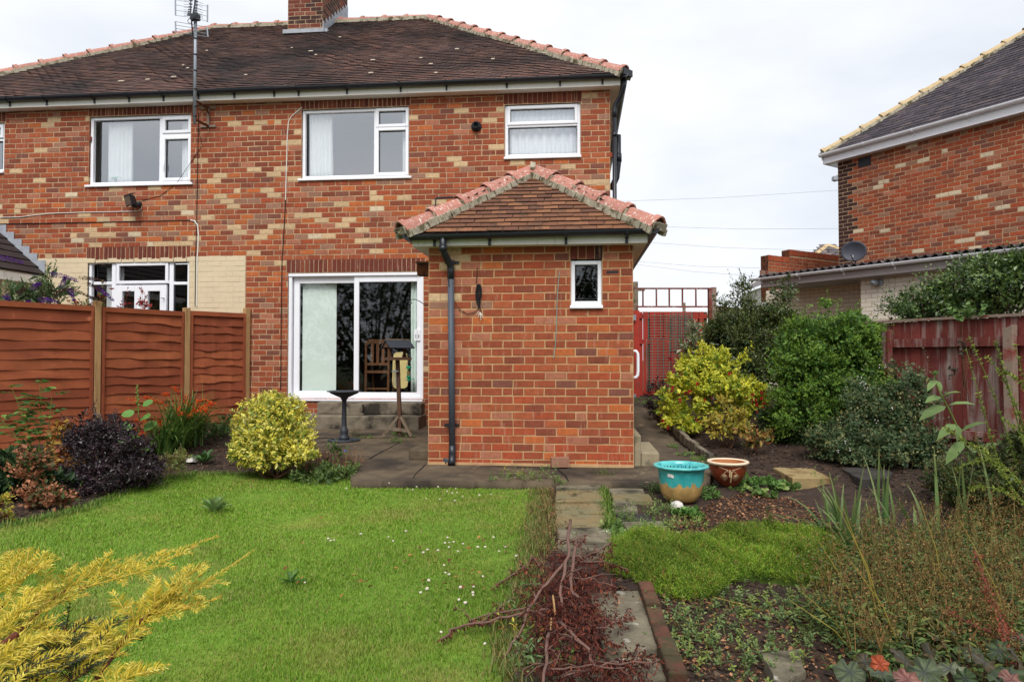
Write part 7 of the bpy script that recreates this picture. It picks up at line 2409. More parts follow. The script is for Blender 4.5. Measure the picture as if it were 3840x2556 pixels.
crocosmia(167, 452, 'crocosmia clump with arching leaves and orange flowers nearest the lawn', 260, 0.55, 0.0, [(137, 424), (140, 422), (150, 434), (141, 437), (158, 422), (161, 428), (165, 436), (160, 435), (150, 430), (142, 434), (171, 426)], 51)
crocosmia(182, 446, 'crocosmia clump leaning right with orange flower sprays against the second fence panel', 320, 0.78, -0.1, [(133, 402), (147, 399), (152, 402), (160, 404), (166, 395), (175, 391), (179, 412), (183, 415), (188, 405), (194, 412), (200, 402), (205, 408), (209, 404), (206, 412), (212, 406), (190, 418), (197, 408), (186, 400), (199, 412)], 52)
bush('leafy_weed', 'patch of fine green weeds at the foot of the fence near the house', 'weed', [lob(212, 432, 20, 9, 9.0), lob(226, 425, 10, 8, 9.2)], 220, [C(74, 100, 48), C(92, 116, 60), C(60, 84, 42)], None, ll=0.04, lw=0.018, sl=0.16, nl=6, up=0.9, seed=8, nst=0)
bush('low_shrublet', 'low pale green shrublet between the purple bush and the lawn', 'plant', [lob(168, 465, 17, 9, 6.75), lob(180, 458, 10, 8, 6.8)], 170, [C(130, 138, 76), C(106, 122, 60), C(156, 150, 92), C(120, 100, 64)], None, ll=0.03, lw=0.014, sl=0.11, nl=6, up=0.8, seed=9, nst=0)


def rosette(px, py, n, L, W, pal, label, seed, name='rosette_plant', cat='plant', gf=ground_z, group=None, lean=(0.5, 1.25), tm='leaf6'):
    r = np.random.default_rng(seed)
    p = G(px, py, gf)
    az = np.arange(n) * 2.399 + r.uniform(-0.3, 0.3, n)
    ph = r.uniform(*lean, n)
    A = np.stack((np.cos(az) * np.sin(ph), np.sin(az) * np.sin(ph), np.cos(ph)), 1)
    N = np.stack((-np.cos(az) * np.cos(ph), -np.sin(az) * np.cos(ph), np.sin(ph)), 1)
    B = p + A * 0.02 + np.array((0, 0, 0.01))
    Ls = L * r.uniform(0.6, 1.1, n)
    V, T, K = leafmesh(B, A, N, Ls, Ls * W, pick_cols(pal, None, n, r) * r.uniform(0.8, 1.2, (n, 1)), tm)
    o = link(name, npmesh(name, V - p, T, K), M['leaf'], None, p)
    return tag(o, label, cat, group)


rosette(205, 463, 26, 0.15, 0.36, [C(72, 106, 54), C(92, 126, 68), C(60, 92, 46)], 'low primrose rosette on the soil left of the golden shrub', 61)
rosette(246, 455, 18, 0.10, 0.5, [C(112, 136, 58), C(92, 118, 50)], 'small bright green seedling clump beside the golden shrub', 62)
rosette(215, 513, 34, 0.13, 0.22, [C(126, 152, 92), C(108, 138, 76), C(146, 166, 108)], 'feathery grey-green weed tuft growing in the lawn', 63, lean=(0.3, 1.2))
rosette(291.5, 586, 14, 0.07, 0.35, [C(62, 104, 42), C(82, 120, 50)], 'small dark green dock seedling in the lawn', 64)
o = link('grey_stone', MB().lathe([(0.0, -0.02), (0.06, 0.0), (0.05, 0.03), (0, 0.045)], (0, 0, 0), 9).mesh('grey_stone'), M['pebble'], None, G(192, 461), 0.4)
rough_mesh(o.data, 0.02, 20)
tag(o, 'pale grey stone at the edge of the left flower bed', 'stone')

# spent flower clump by the patio corner
sp_p = G(325, 474)
spent = root('spent_flower_clump', sp_p, 'clump of brown spent flower stalks and low leaves at the left end of the kerb', 'plant')
r4 = np.random.default_rng(70)
n = 260
Bs = sp_p + np.stack((r4.uniform(-0.38, 0.36, n), r4.uniform(-0.14, 0.22, n), np.zeros(n)), 1)
V, T, K = blades(Bs, r4.uniform(0, 6.28, n), r4.uniform(0.12, 0.30, n), np.full(n, 0.005), r4.uniform(0.0, 0.35, n), r4.uniform(0, 0.5, n), pick_cols([C(134, 100, 72), C(110, 84, 58), C(156, 122, 88), C(96, 88, 52)], None, n, r4), 3)
link('stalk', npmesh('stalk', V, T, K), M['dry'], spent)
tips = V.reshape(n, -1, 3)[:, -1]
rp = np.repeat(tips, 7, 0) + r4.normal(scale=0.012, size=(n * 7, 3)) - np.stack((np.zeros(n * 7), np.zeros(n * 7), r4.uniform(0, 0.08, n * 7)), 1)
V, T, K = leafmesh(rp, r4.normal(size=rp.shape), r4.normal(size=rp.shape), r4.uniform(0.01, 0.018, len(rp)), r4.uniform(0.006, 0.01, len(rp)), pick_cols([C(124, 84, 62), C(98, 70, 52), C(150, 112, 80)], None, len(rp), r4))
link('seedhead', npmesh('seedhead', V, T, K), M['dry'], spent)
bush('x', '', '', [lob(335, 470, 20, 7, 7.0), lob(322, 476, 28, 5, 6.9), lob(352, 472, 9, 7, 7.0), lob(337, 455, 12, 9, 7.1, 0.7)], 210, [C(88, 112, 56), C(108, 128, 66), C(70, 92, 44)], None, ll=0.042, lw=0.02, sl=0.09, nl=6, up=0.7, tmpl='leaf6', seed=71, nst=0, parent=spent)
fr = np.array([atD(345.3, 451, 6.95)])
m = MB().lathe([(0, 0), (0.016, 0.004), (0.012, 0.012), (0, 0.01)], fr[0], 8)
m.build('flower', pm('violet', C(84, 52, 170), rough=0.6, na=0, bump=0), spent)

# ------------------------------------------------------------ plants beyond the left fence
def panicles(rt, items, pal, seed, name='flower_spike'):
    r = np.random.default_rng(seed)
    parts = []
    for p0, p1, rad in items:
        n = 260
        t = r.random(n)
        mid = (p0 + p1) / 2 + np.array((0, 0, 0.03))
        c = ((1 - t) ** 2)[:, None] * p0 + (2 * t * (1 - t))[:, None] * mid + (t ** 2)[:, None] * p1
        d = un(r.normal(size=(n, 3)))
        rr_ = rad * (1.0 - 0.65 * t)
        P = c + d * rr_[:, None]
        parts.append(leafmesh(P, d + r.normal(scale=0.4, size=d.shape), r.normal(size=d.shape), np.full(n, 0.016), np.full(n, 0.012), pick_cols(pal, None, n, r) * r.uniform(0.7, 1.2, (n, 1))))
    link(name, npmesh(name, *join(parts)), M['petal'], rt)


bud_base = atD(30, 330, 9.6)
bud_base[2] = 0.0
bd_, P_, D_ = bush('buddleia', 'buddleia with purple flower spikes leaning over the far left fence panel', 'shrub', [lob(35, 294, 30, 14, 9.6), lob(12, 300, 24, 12, 9.5), lob(60, 294, 20, 10, 9.7), lob(46, 278, 10, 8, 9.6), lob(0, 262, 6, 8, 9.4, 0.4)], 210,
            [C(84, 108, 66), C(104, 124, 82), C(66, 90, 52), C(128, 140, 100)], None, core=0.05, bumps=1, ll=0.10, lw=0.028, sl=0.22, nl=6, up=0.5, tmpl='leaf6', seed=81, base=bud_base, nst=12, stem_r=0.01)
D9 = 9.1
panicles(bd_, [(atD(50, 274, D9), atD(78, 281, D9), 0.030), (atD(62, 286, D9), atD(66, 277, D9), 0.028), (atD(96, 288, D9), atD(113, 300, D9), 0.026), (atD(-6, 257, D9), atD(24, 263, D9), 0.03), (atD(6, 296, D9), atD(10, 306, D9), 0.028), (atD(34, 288, D9), atD(40, 284, D9), 0.03), (atD(40, 300, D9), atD(57, 302, D9), 0.03), (atD(70, 290, D9), atD(74, 300, D9), 0.03), (atD(24, 307, D9), atD(30, 301, D9), 0.03)],
         [C(92, 32, 138), C(112, 46, 160), C(70, 24, 104)], 82)
panicles(bd_, [(atD(80, 278, D9), atD(106, 282, D9), 0.022), (atD(66, 288, D9), atD(92, 298, D9), 0.02), (atD(90, 298, D9), atD(106, 302, D9), 0.012), (atD(16, 296, D9), atD(26, 288, D9), 0.025), (atD(54, 296, D9), atD(66, 289, D9), 0.024), (atD(88, 284, D9), atD(102, 292, D9), 0.018)], [C(74, 50, 42), C(58, 40, 36), C(96, 70, 52)], 83, 'spent_spike')
rb_ = atD(110, 330, 9.9); rb_[2] = 0
ro, _, _ = bush('rose_bush', 'rose bush with one pink bloom showing above the fence beside the first post', 'shrub', [lob(104, 297, 10, 9, 9.9), lob(110, 305, 8, 8, 9.9), lob(88, 304, 9, 7, 9.8)], 50, core=0, bumps=0, pal=[C(104, 120, 60), C(128, 122, 66), C(150, 76, 58)], ll=0.05, lw=0.03, sl=0.13, nl=6, up=0.7, tmpl='leaf6', seed=84, base=rb_, nst=8, stem_r=0.005)
m = []
r4 = np.random.default_rng(85)
c = atD(111.5, 289.5, 9.85)
for k in range(26):
    a = k * 2.4
    dv = np.array((math.cos(a), math.sin(a), 0.4 + 0.03 * k))
    m.append(leafmesh(np.array([c]), np.array([dv]), np.array([(0, 0, 1.0)]), np.array([0.055 - 0.0012 * k]), np.array([0.045]), np.array([C(236, 168, 172)]) * r4.uniform(0.9, 1.08), 'round'))
link('flower', npmesh('flower', *join(m)), M['petal'], ro)
rb_ = atD(142, 330, 10.2); rb_[2] = 0
bush('red_leaved_rose', 'rose shoots with dark red young leaves showing over the second fence panel', 'shrub', [lob(121, 303, 7, 6, 10.2), lob(135, 301, 6, 7, 10.2), lob(147, 302, 7, 8, 10.3), lob(152, 296, 5, 4, 10.3)], 20, core=0, bumps=0, pal=[C(150, 44, 44), C(122, 40, 42), C(172, 66, 58)], ll=0.06, lw=0.034, sl=0.14, nl=6, up=0.8, tmpl='leaf6', seed=86, base=rb_, nst=8, stem_r=0.005)

# ------------------------------------------------------------ shrubs on the right
rz = lambda x, y: ground_z(x, y)
DG = [C(66, 84, 42), C(80, 98, 50), C(54, 70, 38), C(100, 110, 58), C(86, 80, 48)]
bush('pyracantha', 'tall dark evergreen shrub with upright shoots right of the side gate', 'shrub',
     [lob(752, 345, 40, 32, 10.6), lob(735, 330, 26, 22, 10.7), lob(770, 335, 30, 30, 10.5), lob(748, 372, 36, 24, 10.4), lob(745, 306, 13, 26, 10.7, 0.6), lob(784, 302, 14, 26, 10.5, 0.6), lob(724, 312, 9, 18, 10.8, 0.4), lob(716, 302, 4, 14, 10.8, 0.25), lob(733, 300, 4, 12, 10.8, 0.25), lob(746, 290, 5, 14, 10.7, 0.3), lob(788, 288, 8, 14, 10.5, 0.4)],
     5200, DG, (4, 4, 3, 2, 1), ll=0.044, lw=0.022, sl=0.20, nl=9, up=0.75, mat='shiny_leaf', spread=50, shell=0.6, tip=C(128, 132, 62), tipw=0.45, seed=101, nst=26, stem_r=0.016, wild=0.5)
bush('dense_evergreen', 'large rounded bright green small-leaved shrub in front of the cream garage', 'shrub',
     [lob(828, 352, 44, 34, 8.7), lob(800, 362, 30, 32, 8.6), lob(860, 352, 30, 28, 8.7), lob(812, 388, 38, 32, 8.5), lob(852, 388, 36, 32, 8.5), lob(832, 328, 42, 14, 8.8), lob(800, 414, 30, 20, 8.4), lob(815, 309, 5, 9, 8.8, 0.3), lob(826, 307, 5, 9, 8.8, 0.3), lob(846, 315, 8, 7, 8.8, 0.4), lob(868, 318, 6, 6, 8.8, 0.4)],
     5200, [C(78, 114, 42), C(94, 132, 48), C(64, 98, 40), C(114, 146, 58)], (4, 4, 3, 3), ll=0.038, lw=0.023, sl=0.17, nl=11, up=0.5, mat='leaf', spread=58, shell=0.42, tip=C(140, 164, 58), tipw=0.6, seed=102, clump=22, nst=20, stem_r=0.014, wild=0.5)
fu, P_, D_ = bush('golden_fuchsia', 'golden-leaved fuchsia bush dotted with red flowers by the side path', 'shrub',
     [lob(715, 378, 34, 24, 9.4), lob(690, 395, 30, 22, 9.2), lob(730, 395, 28, 22, 9.2), lob(708, 362, 22, 16, 9.5), lob(752, 395, 16, 18, 9.3), lob(672, 402, 16, 16, 9.2), lob(685, 418, 22, 14, 9.0, 0.8)],
     1300, [C(206, 204, 62), C(186, 192, 58), C(218, 214, 84), C(140, 160, 52), C(98, 128, 42)], (4, 4, 3, 2, 1.5), ll=0.055, lw=0.032, sl=0.13, nl=7, up=0.25, tmpl='leaf6', spread=70, shell=0.5, seed=103, nst=14, stem_r=0.008, wild=0.6)
r4 = np.random.default_rng(104)
parts = []
for (x, y) in ((670, 357), (730, 372), (672, 386), (698, 382), (690, 390), (705, 398), (747, 395), (755, 398), (757, 403), (762, 391), (752, 399), (764, 402), (763, 406), (696, 418), (668, 425), (701, 420), (753, 393), (757, 410), (745, 390), (762, 397), (680, 398), (663, 419)):
    c = atD(x, y, 8.85 + r4.uniform(-0.05, 0.15))
    for k in range(5):
        parts.append(leafmesh(c[None] + r4.normal(scale=0.008, size=(1, 3)), np.array([(r4.normal() * 0.4, r4.normal() * 0.4, -1.0)]), np.array([(0, -1.0, 0.2)]), np.array([0.05]), np.array([0.018]), pick_cols([C(186, 28, 34), C(150, 22, 40)], None, 1, r4)))
link('flower', npmesh('flower', *join(parts)), M['petal'], fu)
bush('golden_shrublet', 'small yellow-leaved shrublet in front of the golden fuchsia', 'shrub', [lob(728, 415, 17, 13, 8.4), lob(722, 428, 15, 10, 8.3), lob(736, 426, 12, 10, 8.3)], 260, [C(202, 182, 76), C(182, 162, 66), C(160, 150, 66), C(128, 132, 58)], (4, 3, 2, 2), ll=0.045, lw=0.02, sl=0.12, nl=7, up=0.4, tmpl='leaf6', seed=105, nst=10, stem_r=0.006)
bush('purple_shrublet', 'low dark purple-brown shrub at the left end of the bed beside the path', 'shrub', [lob(660, 396, 15, 16, 10.0), lob(655, 408, 12, 8, 9.9)], 260, [C(58, 46, 44), C(76, 58, 54), C(46, 38, 38), C(84, 74, 56)], None, ll=0.032, lw=0.013, sl=0.14, nl=7, up=0.6, seed=106, nst=12, stem_r=0.006)
bush('dark_green_underplant', 'mid-green arching shrub low in the shade beneath the dense evergreen', 'shrub', [lob(795, 430, 28, 20, 8.6), lob(820, 440, 24, 18, 8.5), lob(778, 420, 18, 14, 8.8)], 1300, [C(60, 84, 42), C(76, 100, 50), C(50, 70, 38)], None, ll=0.045, lw=0.02, sl=0.16, nl=8, up=0.2, seed=107, nst=10, stem_r=0.006)
bush('autumn_seedling', 'small shrub with yellowing and orange leaves on the bare soil of the right bed', 'plant', [lob(758, 438, 16, 8, 8.0), lob(748, 430, 8, 6, 8.1)], 70, [C(160, 136, 66), C(136, 124, 60), C(160, 104, 60), C(96, 106, 52)], None, ll=0.05, lw=0.026, sl=0.14, nl=5, up=0.4, tmpl='leaf6', seed=108, nst=8, stem_r=0.004)
snow, P_, D_ = bush('snowberry', 'loose grey-green snowberry shrub with small white berries before the red fence', 'shrub',
     [lob(862, 440, 44, 32, 7.6), lob(900, 440, 34, 34, 7.4), lob(838, 450, 24, 20, 7.6), lob(880, 408, 30, 22, 7.6), lob(915, 400, 22, 26, 7.5, 0.7), lob(860, 395, 20, 18, 7.8, 0.7), lob(912, 378, 8, 18, 7.5, 0.3), lob(895, 372, 8, 14, 7.6, 0.3), lob(865, 475, 24, 14, 7.3, 0.7), lob(926, 460, 22, 26, 7.2)],
     2500, [C(78, 100, 62), C(94, 112, 74), C(62, 84, 52), C(124, 128, 84), C(142, 134, 84)], (4, 4, 4, 2, 1), ll=0.036, lw=0.024, sl=0.24, nl=8, up=0.45, tmpl='leaf6', spread=70, shell=0.6, seed=109, nst=26, stem_r=0.008, wild=0.6)
m = MB()
for (x, y) in ((880, 367), (886, 366), (866, 384), (862, 382), (866, 388), (860, 377), (850, 449), (838, 451), (908, 462), (905, 435), (893, 408), (918, 470), (875, 420), (845, 442)):
    c = atD(x, y, 7.25)
    for k in range(3):
        m.lathe([(0, -0.007), (0.007, 0), (0, 0.007)], c + r4.normal(scale=0.01, size=3), 6)
m.build('berry', M['pebble'], snow, smooth=True)
hb = atD(950, 330, 10.2); hb[2] = 0.2
bush('hedge_shrub', 'leafy green privet-like hedge shrub standing behind the red fence', 'hedge',
     [lob(960, 290, 40, 24, 9.9), lob(1000, 280, 40, 26, 9.4), lob(925, 300, 28, 16, 10.2), lob(905, 306, 14, 10, 10.4, 0.5), lob(1040, 285, 40, 30, 9.0), lob(895, 292, 6, 12, 10.4, 0.25), lob(985, 266, 30, 10, 9.7), lob(930, 312, 34, 10, 10.2), lob(975, 308, 40, 12, 9.8), lob(1020, 305, 36, 14, 9.4)],
     2300, [C(78, 104, 50), C(98, 124, 60), C(60, 84, 46), C(122, 142, 74)], (4, 4, 3, 2), ll=0.055, lw=0.03, sl=0.24, nl=8, up=0.7, tmpl='leaf6', mat='shiny_leaf', spread=62, shell=0.6, seed=110, base=hb, nst=34, stem_r=0.012)
# withered variegated climber on the gate
vc = atD(694, 345, 11.9); vc[2] = 0.4
bush('variegated_climber', 'withered pale variegated climber hanging on the gate above the fuchsia', 'plant', [lob(692, 345, 10, 12, 11.9), lob(696, 330, 7, 9, 12.0), lob(686, 352, 7, 10, 11.8), lob(701, 352, 8, 8, 11.8)], 110, [C(186, 184, 158), C(150, 156, 126), C(124, 138, 90), C(104, 122, 72)], None, ll=0.09, lw=0.028, sl=0.16, nl=6, up=-0.5, tmpl='leaf6', seed=111, base=vc, nst=8, stem_r=0.005)
# ivy on the red fence
iv = atD(965, 330, 7.4)
bush('ivy_sprig', 'sprig of green ivy hanging over the red fence top', 'ivy', [lob(960, 317, 10, 6, 7.55), lob(972, 315, 8, 4, 7.45), lob(956, 323, 6, 5, 7.55)], 22, [C(88, 120, 62), C(108, 136, 74)], None, ll=0.06, lw=0.055, sl=0.08, nl=4, up=-0.3, tmpl='round', seed=112, base=iv - (0, 0, 0.6), nst=3, stem_r=0.004)
bush('ivy_remnant', 'wispy dark dead ivy stem clinging to the red fence boards', 'ivy', [lob(966, 352, 6, 6, 7.45), lob(953, 372, 5, 8, 7.5), lob(962, 342, 3, 8, 7.45)], 26, [C(56, 56, 44), C(74, 66, 50)], None, ll=0.03, lw=0.02, sl=0.10, nl=5, up=0.2, seed=113, base=atD(962, 400, 7.4), nst=6, stem_r=0.003)

# buddleia shoot with long grey-green leaves at the right
sh = root('buddleia_shoot', G(970, 520), 'young upright shoot with long grey-green pointed leaves in front of the red fence', 'plant')
P0 = G(972, 515)
dS = 5.6
pts = [P0, atD(968, 450, dS), atD(952, 415, dS), atD(938, 388, dS), atD(934, 376, dS)]
MB().tube(pts, [0.009, 0.008, 0.006, 0.005, 0.003], 6).build('stem', M['green_stem'], sh)
parts = []
for (bx, by, tx, ty, w) in ((941, 397, 926, 400, 8), (942, 396, 960, 390, 8), (946, 406, 920, 417, 8), (948, 405, 975, 402, 8), (956, 424, 938, 437, 9), (960, 432, 985, 420, 9), (935, 380, 928, 389, 5), (936, 380, 942, 390, 5), (934, 376, 931, 370, 4), (934, 376, 938, 369, 4), (966, 445, 985, 462, 9), (964, 440, 946, 462, 9), (958, 425, 958, 440, 7), (968, 458, 1000, 440, 9), (970, 470, 945, 490, 8)):
    a, b = atD(bx, by, dS), atD(tx, ty, dS - 0.12)
    L = np.linalg.norm(b - a)
    parts.append(leafmesh(a[None], (b - a)[None], np.array([(0.1, -0.5, 0.9)]), np.array([L]), np.array([L * 0.30]), np.array([C(118, 142, 84)]) * random.uniform(0.8, 1.15), 'leaf6'))
link('foliage', npmesh('foliage', *join(parts)), M['leaf'], sh)

# arching yellow-green shoots at the right edge
ar = root('arching_shrub', G(1015, 545), 'shrub with long arching yellow-green shoots at the right edge', 'shrub')
r4 = np.random.default_rng(120)
stm, parts = MB(), []
for (bx, by, mx, my, tx, ty, d) in ((1010, 500, 985, 420, 966, 348, 4.9), (1020, 480, 1000, 400, 968, 335, 5.0), (1030, 470, 1010, 390, 995, 340, 4.9), (1030, 450, 1010, 375, 985, 355, 4.9), (1010, 480, 985, 450, 945, 428, 4.7), (1030, 500, 1000, 440, 955, 470, 4.6), (1030, 520, 1005, 470, 975, 440, 4.6), (1040, 480, 1030, 400, 1015, 345, 4.9), (1040, 520, 1010, 480, 970, 488, 4.5), (1050, 500, 1030, 430, 1000, 418, 4.7), (1045, 440, 1030, 380, 1005, 372, 4.9)):
    a, b, c = atD(bx, by, d + 0.2), atD(mx, my, d), atD(tx, ty, d)
    ts = np.linspace(0, 1, 9)
    cur = [(1 - t) ** 2 * a + 2 * t * (1 - t) * b + t * t * c for t in ts]
    stm.tube(cur, list(np.linspace(0.006, 0.002, 9)), 5)
    n = 34
    t = r4.uniform(0.05, 1, n)[:, None]
    P = (1 - t) ** 2 * a + 2 * t * (1 - t) * b + t * t * c
    Dv = un(2 * (1 - t) * (b - a) + 2 * t * (c - b))
    for _ in range(5):
        rad = perp(Dv, r4)
        parts.append(leafmesh(P, Dv * 0.5 + rad, Dv - rad * 0.4 + (0, 0, 0.6), r4.uniform(0.018, 0.034, n), r4.uniform(0.010, 0.016, n), pick_cols([C(122, 138, 52), C(150, 158, 66), C(94, 112, 46)], None, n, r4) * r4.uniform(0.8, 1.2, (n, 1))))
stm.build('stem', M['green_stem'], ar)
link('foliage', npmesh('foliage', *join(parts)), M['leaf'], ar)
bush('dark_bramble', 'dark green tangled bush filling the right edge below the fence', 'shrub', [lob(1010, 470, 40, 36, 5.3), lob(985, 495, 36, 24, 5.2), lob(1020, 520, 40, 30, 4.8), lob(950, 480, 26, 18, 6.0)], 2600, [C(62, 80, 38), C(82, 98, 46), C(50, 66, 34), C(100, 90, 48)], None, ll=0.034, lw=0.018, sl=0.18, nl=7, up=0.4, seed=121, nst=14, stem_r=0.006, shell=0.7, wild=0.7)


# iris clumps
def iris(px, py, label, n, L, seed, lean=(0.02, 0.4), droop=(0.0, 0.7), az0=None, w=0.028):
    r = np.random.default_rng(seed)
    p = G(px, py)
    rt = root('iris_clump', p, label, 'plant', 'iris clumps in the right bed')
    B = p + np.concatenate((r.normal(scale=0.07, size=(n, 2)), np.zeros((n, 1))), 1)
    az = r.uniform(0, 6.28, n) if az0 is None else az0 + r.normal(scale=0.7, size=n)
    V, T, K = blades(B, az, L * r.uniform(0.6, 1.08, n), w * r.uniform(0.7, 1.1, n), r.uniform(*lean, n), r.uniform(*droop, n), pick_cols([C(76, 108, 56), C(94, 124, 68), C(62, 94, 48), C(128, 144, 96)], (3, 3, 3, 1), n, r) * r.uniform(0.85, 1.15, (n, 1)), 7, tipcol=C(130, 140, 84))
    link('foliage', npmesh('foliage', V, T, K), M['leaf'], rt)


iris(846, 548, 'iris clump with upright sword leaves at the centre of the right bed', 26, 0.46, 131, (0.02, 0.35), (0, 1.2))
iris(838, 542, 'iris clump with drooping strap leaves arching left over the green mat', 18, 0.48, 132, (0.5, 0.95), (0.5, 1.4), math.pi)
iris(884, 525, 'tall iris clump standing before the white-berried shrub', 10, 0.58, 133, (0.0, 0.2), (0, 0.3))
iris(915, 545, 'iris leaves rising among the brown seedheads', 10, 0.45, 134, (0.1, 0.5), (0.3, 1.5))
iris(962, 535, 'single dark iris fan near the right edge', 8, 0.62, 135, (0.0, 0.2), (0, 0.3))
iris(868, 560, 'short iris tuft with bent leaves beside the green mat', 14, 0.36, 136, (0.2, 0.7), (0.4, 1.4))

# ------------------------------------------------------------ bright green mat plant
def mat_plant():
    r = np.random.default_rng(140)
    poly_px = [(612, 548), (640, 540), (668, 543), (690, 549), (715, 540), (748, 535), (790, 536), (838, 545), (846, 566), (828, 588), (800, 584), (770, 580), (735, 584), (715, 598), (690, 604), (655, 598), (636, 585), (604, 572)]
    poly = np.array([G(x, y)[:2] for x, y in poly_px])
    a, b = poly.min(0), poly.max(0)
    P = np.zeros((0, 2))
    n = 15000
    while len(P) < n:
        q = r.uniform(a, b, (n * 2, 2))
        P = np.concatenate((P, q[in_poly(q[:, 0], q[:, 1], poly)]))
    P = P[:n]
    ed = np.min([np.hypot(P[:, 0] - x, P[:, 1] - y) for x, y in np.concatenate([poly * (1 - t) + np.roll(poly, -1, 0) * t for t in (0, 0.25, 0.5, 0.75)])], 0)
    h = np.clip(ed / 0.16, 0, 1) ** 0.6 * (0.085 + 0.03 * np.sin(P[:, 0] * 11) * np.sin(P[:, 1] * 9 + 1) + 0.015 * np.sin(P[:, 0] * 27 + P[:, 1] * 19))
    B = np.stack((P[:, 0], P[:, 1], ground_z(P[:, 0], P[:, 1]) + np.maximum(h, 0.0)), 1)
    c = G(725, 570)
    cols = pick_cols([C(134, 158, 50), C(112, 144, 42), C(154, 172, 72), C(92, 128, 38)], (4, 4, 2, 3), n, r) * r.uniform(0.75, 1.25, (n, 1)) * (0.9 + 0.28 * np.sin(P[:, 0] * 6 + 2) * np.sin(P[:, 1] * 5))[:, None]
    br_ = r.random(n) < 0.07
    cols[br_] = np.array(C(150, 120, 66))
    rt = root('green_mat_plant', c, 'low bright lime-green mat of fine-leaved ground cover beside the paved path', 'ground cover')
    D = un(np.stack((r.normal(scale=0.5, size=n), r.normal(scale=0.5, size=n), np.ones(n)), 1))
    lp, la, ln, L, W, t = shoots(B - D * 0.02, D, r.uniform(0.03, 0.085, n), 6, 0.026, 0.005, r, 55)
    V, T, K = leafmesh(lp, la, ln, L, W, np.tile(cols, (6, 1)) * (0.8 + 0.35 * t[:, None]))
    link('foliage', npmesh('foliage', V, T, K), M['leaf'], rt)
    cx_ = poly.mean(0)
    m = MB()
    ring = [np.array((*(cx_ + (p - cx_) * 0.93), 0)) for p in poly]
    for p in ring:
        p[2] = float(ground_z(p[0], p[1])) - 0.06
    ins = [np.array((*(cx_ + (p - cx_) * 0.75), 0)) for p in poly]
    for p in ins:
        p[2] = float(ground_z(p[0], p[1])) + 0.045
    k = len(ring)
    m.add(ring + ins + [np.array((*cx_, float(ground_z(*cx_)) + 0.07))], [(i, (i + 1) % k, k + (i + 1) % k, k + i) for i in range(k)] + [(k + i, k + (i + 1) % k, 2 * k) for i in range(k)])
    m.build('root_cushion', pm('root_cushion', C(70, 88, 30), rough=0.95, na=0.3, bump=0.5), rt)


mat_plant()


# ------------------------------------------------------------ small weeds, each its own plant
def weed(px, py, h, n, seed, label, group=None, pal=None, ll=0.03, lw=0.014, gf=ground_z, spread=0.05, name='weed_plant', nl=8, tm='leaf6', up=1.2):
    r = np.random.default_rng(seed)
    p = G(px, py, gf)
    pal = pal or [C(98, 128, 62), C(118, 146, 78), C(82, 110, 52), C(136, 156, 84)]
    D = un(np.stack((r.normal(scale=0.6, size=n), r.normal(scale=0.6, size=n), np.full(n, up)), 1))
    B = p + np.concatenate((r.normal(scale=spread, size=(n, 2)), np.zeros((n, 1))), 1)
    B[:, 2] = gf(B[:, 0], B[:, 1])
    SL = h * r.uniform(0.4, 1.1, n)
    lp, la, ln, L, W, t = shoots(B, D, SL, nl, ll, lw, r, 75)
    cols = np.tile(pick_cols(pal, None, n, r), (nl, 1)) * r.uniform(0.8, 1.2, (len(lp), 1))
    parts = [leafmesh(lp, la, ln, L, W, cols, tm)]
    st = blades(B, np.arctan2(D[:, 1], D[:, 0]), SL, np.full(n, 0.003), np.arccos(D[:, 2]), np.zeros(n), np.tile(C(112, 128, 60), (n, 1)), 2)
    V, T, K = join(parts + [st])
    o = link(name, npmesh(name, V - p, T, K), M['leaf'], None, p)
    return tag(o, label, 'weed', group)


weed(541, 478, 0.20, 9, 201, 'tallest green weed growing from the crack in the concrete in front of the outhouse', ll=0.045, lw=0.016, gf=patio_z)
weed(512, 477, 0.16, 10, 202, 'yellow-flowered weed on the kerb edge below the middle of the outhouse', pal=[C(120, 138, 60), C(188, 170, 60), C(98, 120, 52)], gf=patio_z)
weed(498, 480, 0.10, 8, 203, 'small weed on the kerb edge left of the yellow-flowered one', gf=patio_z, ll=0.035)
weed(527, 479.5, 0.10, 10, 204, 'leafy weed on the kerb edge right of the yellow-flowered one', gf=patio_z, ll=0.04)
weed(560, 482, 0.06, 10, 205, 'low weed at the kerb corner above the first paving slab', gf=patio_z)
weed(603, 481, 0.16, 22, 206, 'grassy weed tuft between kerb and slabs', pal=[C(120, 138, 66), C(150, 150, 84), C(96, 116, 52)], ll=0.05, lw=0.008, tm='leaf4')
weed(640, 483, 0.08, 22, 207, 'spreading weed left of the teal pot by the kerb')
weed(655, 492, 0.12, 30, 208, 'dense weed tuft touching the left side of the teal pot', pal=[C(82, 108, 56), C(66, 92, 48), C(104, 126, 68)])
weed(652, 515, 0.16, 14, 209, 'upright weed with narrow leaves just below the teal pot', ll=0.035, lw=0.012)
weed(667, 512, 0.14, 14, 210, 'bushy weed beside the round pale stone', ll=0.03, lw=0.012)
weed(690, 515, 0.05, 16, 211, 'round-leaved green plant at the foot of the teal pot', ll=0.06, lw=0.055, tm='round', up=0.6, pal=[C(92, 132, 62), C(112, 150, 78)])
weed(683, 525, 0.10, 34, 212, 'pale green weed patch below the teal pot', spread=0.10, pal=[C(138, 154, 78), C(118, 138, 64), C(150, 160, 92)])
weed(660, 530, 0.10, 24, 213, 'weed patch on the dark slab', spread=0.08)
weed(622, 522, 0.12, 20, 214, 'weeds in the joint beside the mossy slabs', spread=0.06)
weed(617, 533, 0.07, 12, 215, 'broad-leaved weed in the joint beside the lichened slabs', ll=0.07, lw=0.04, spread=0.04, up=0.7)
weed(648, 534, 0.11, 16, 216, 'weed growing from the lower dark slab edge')
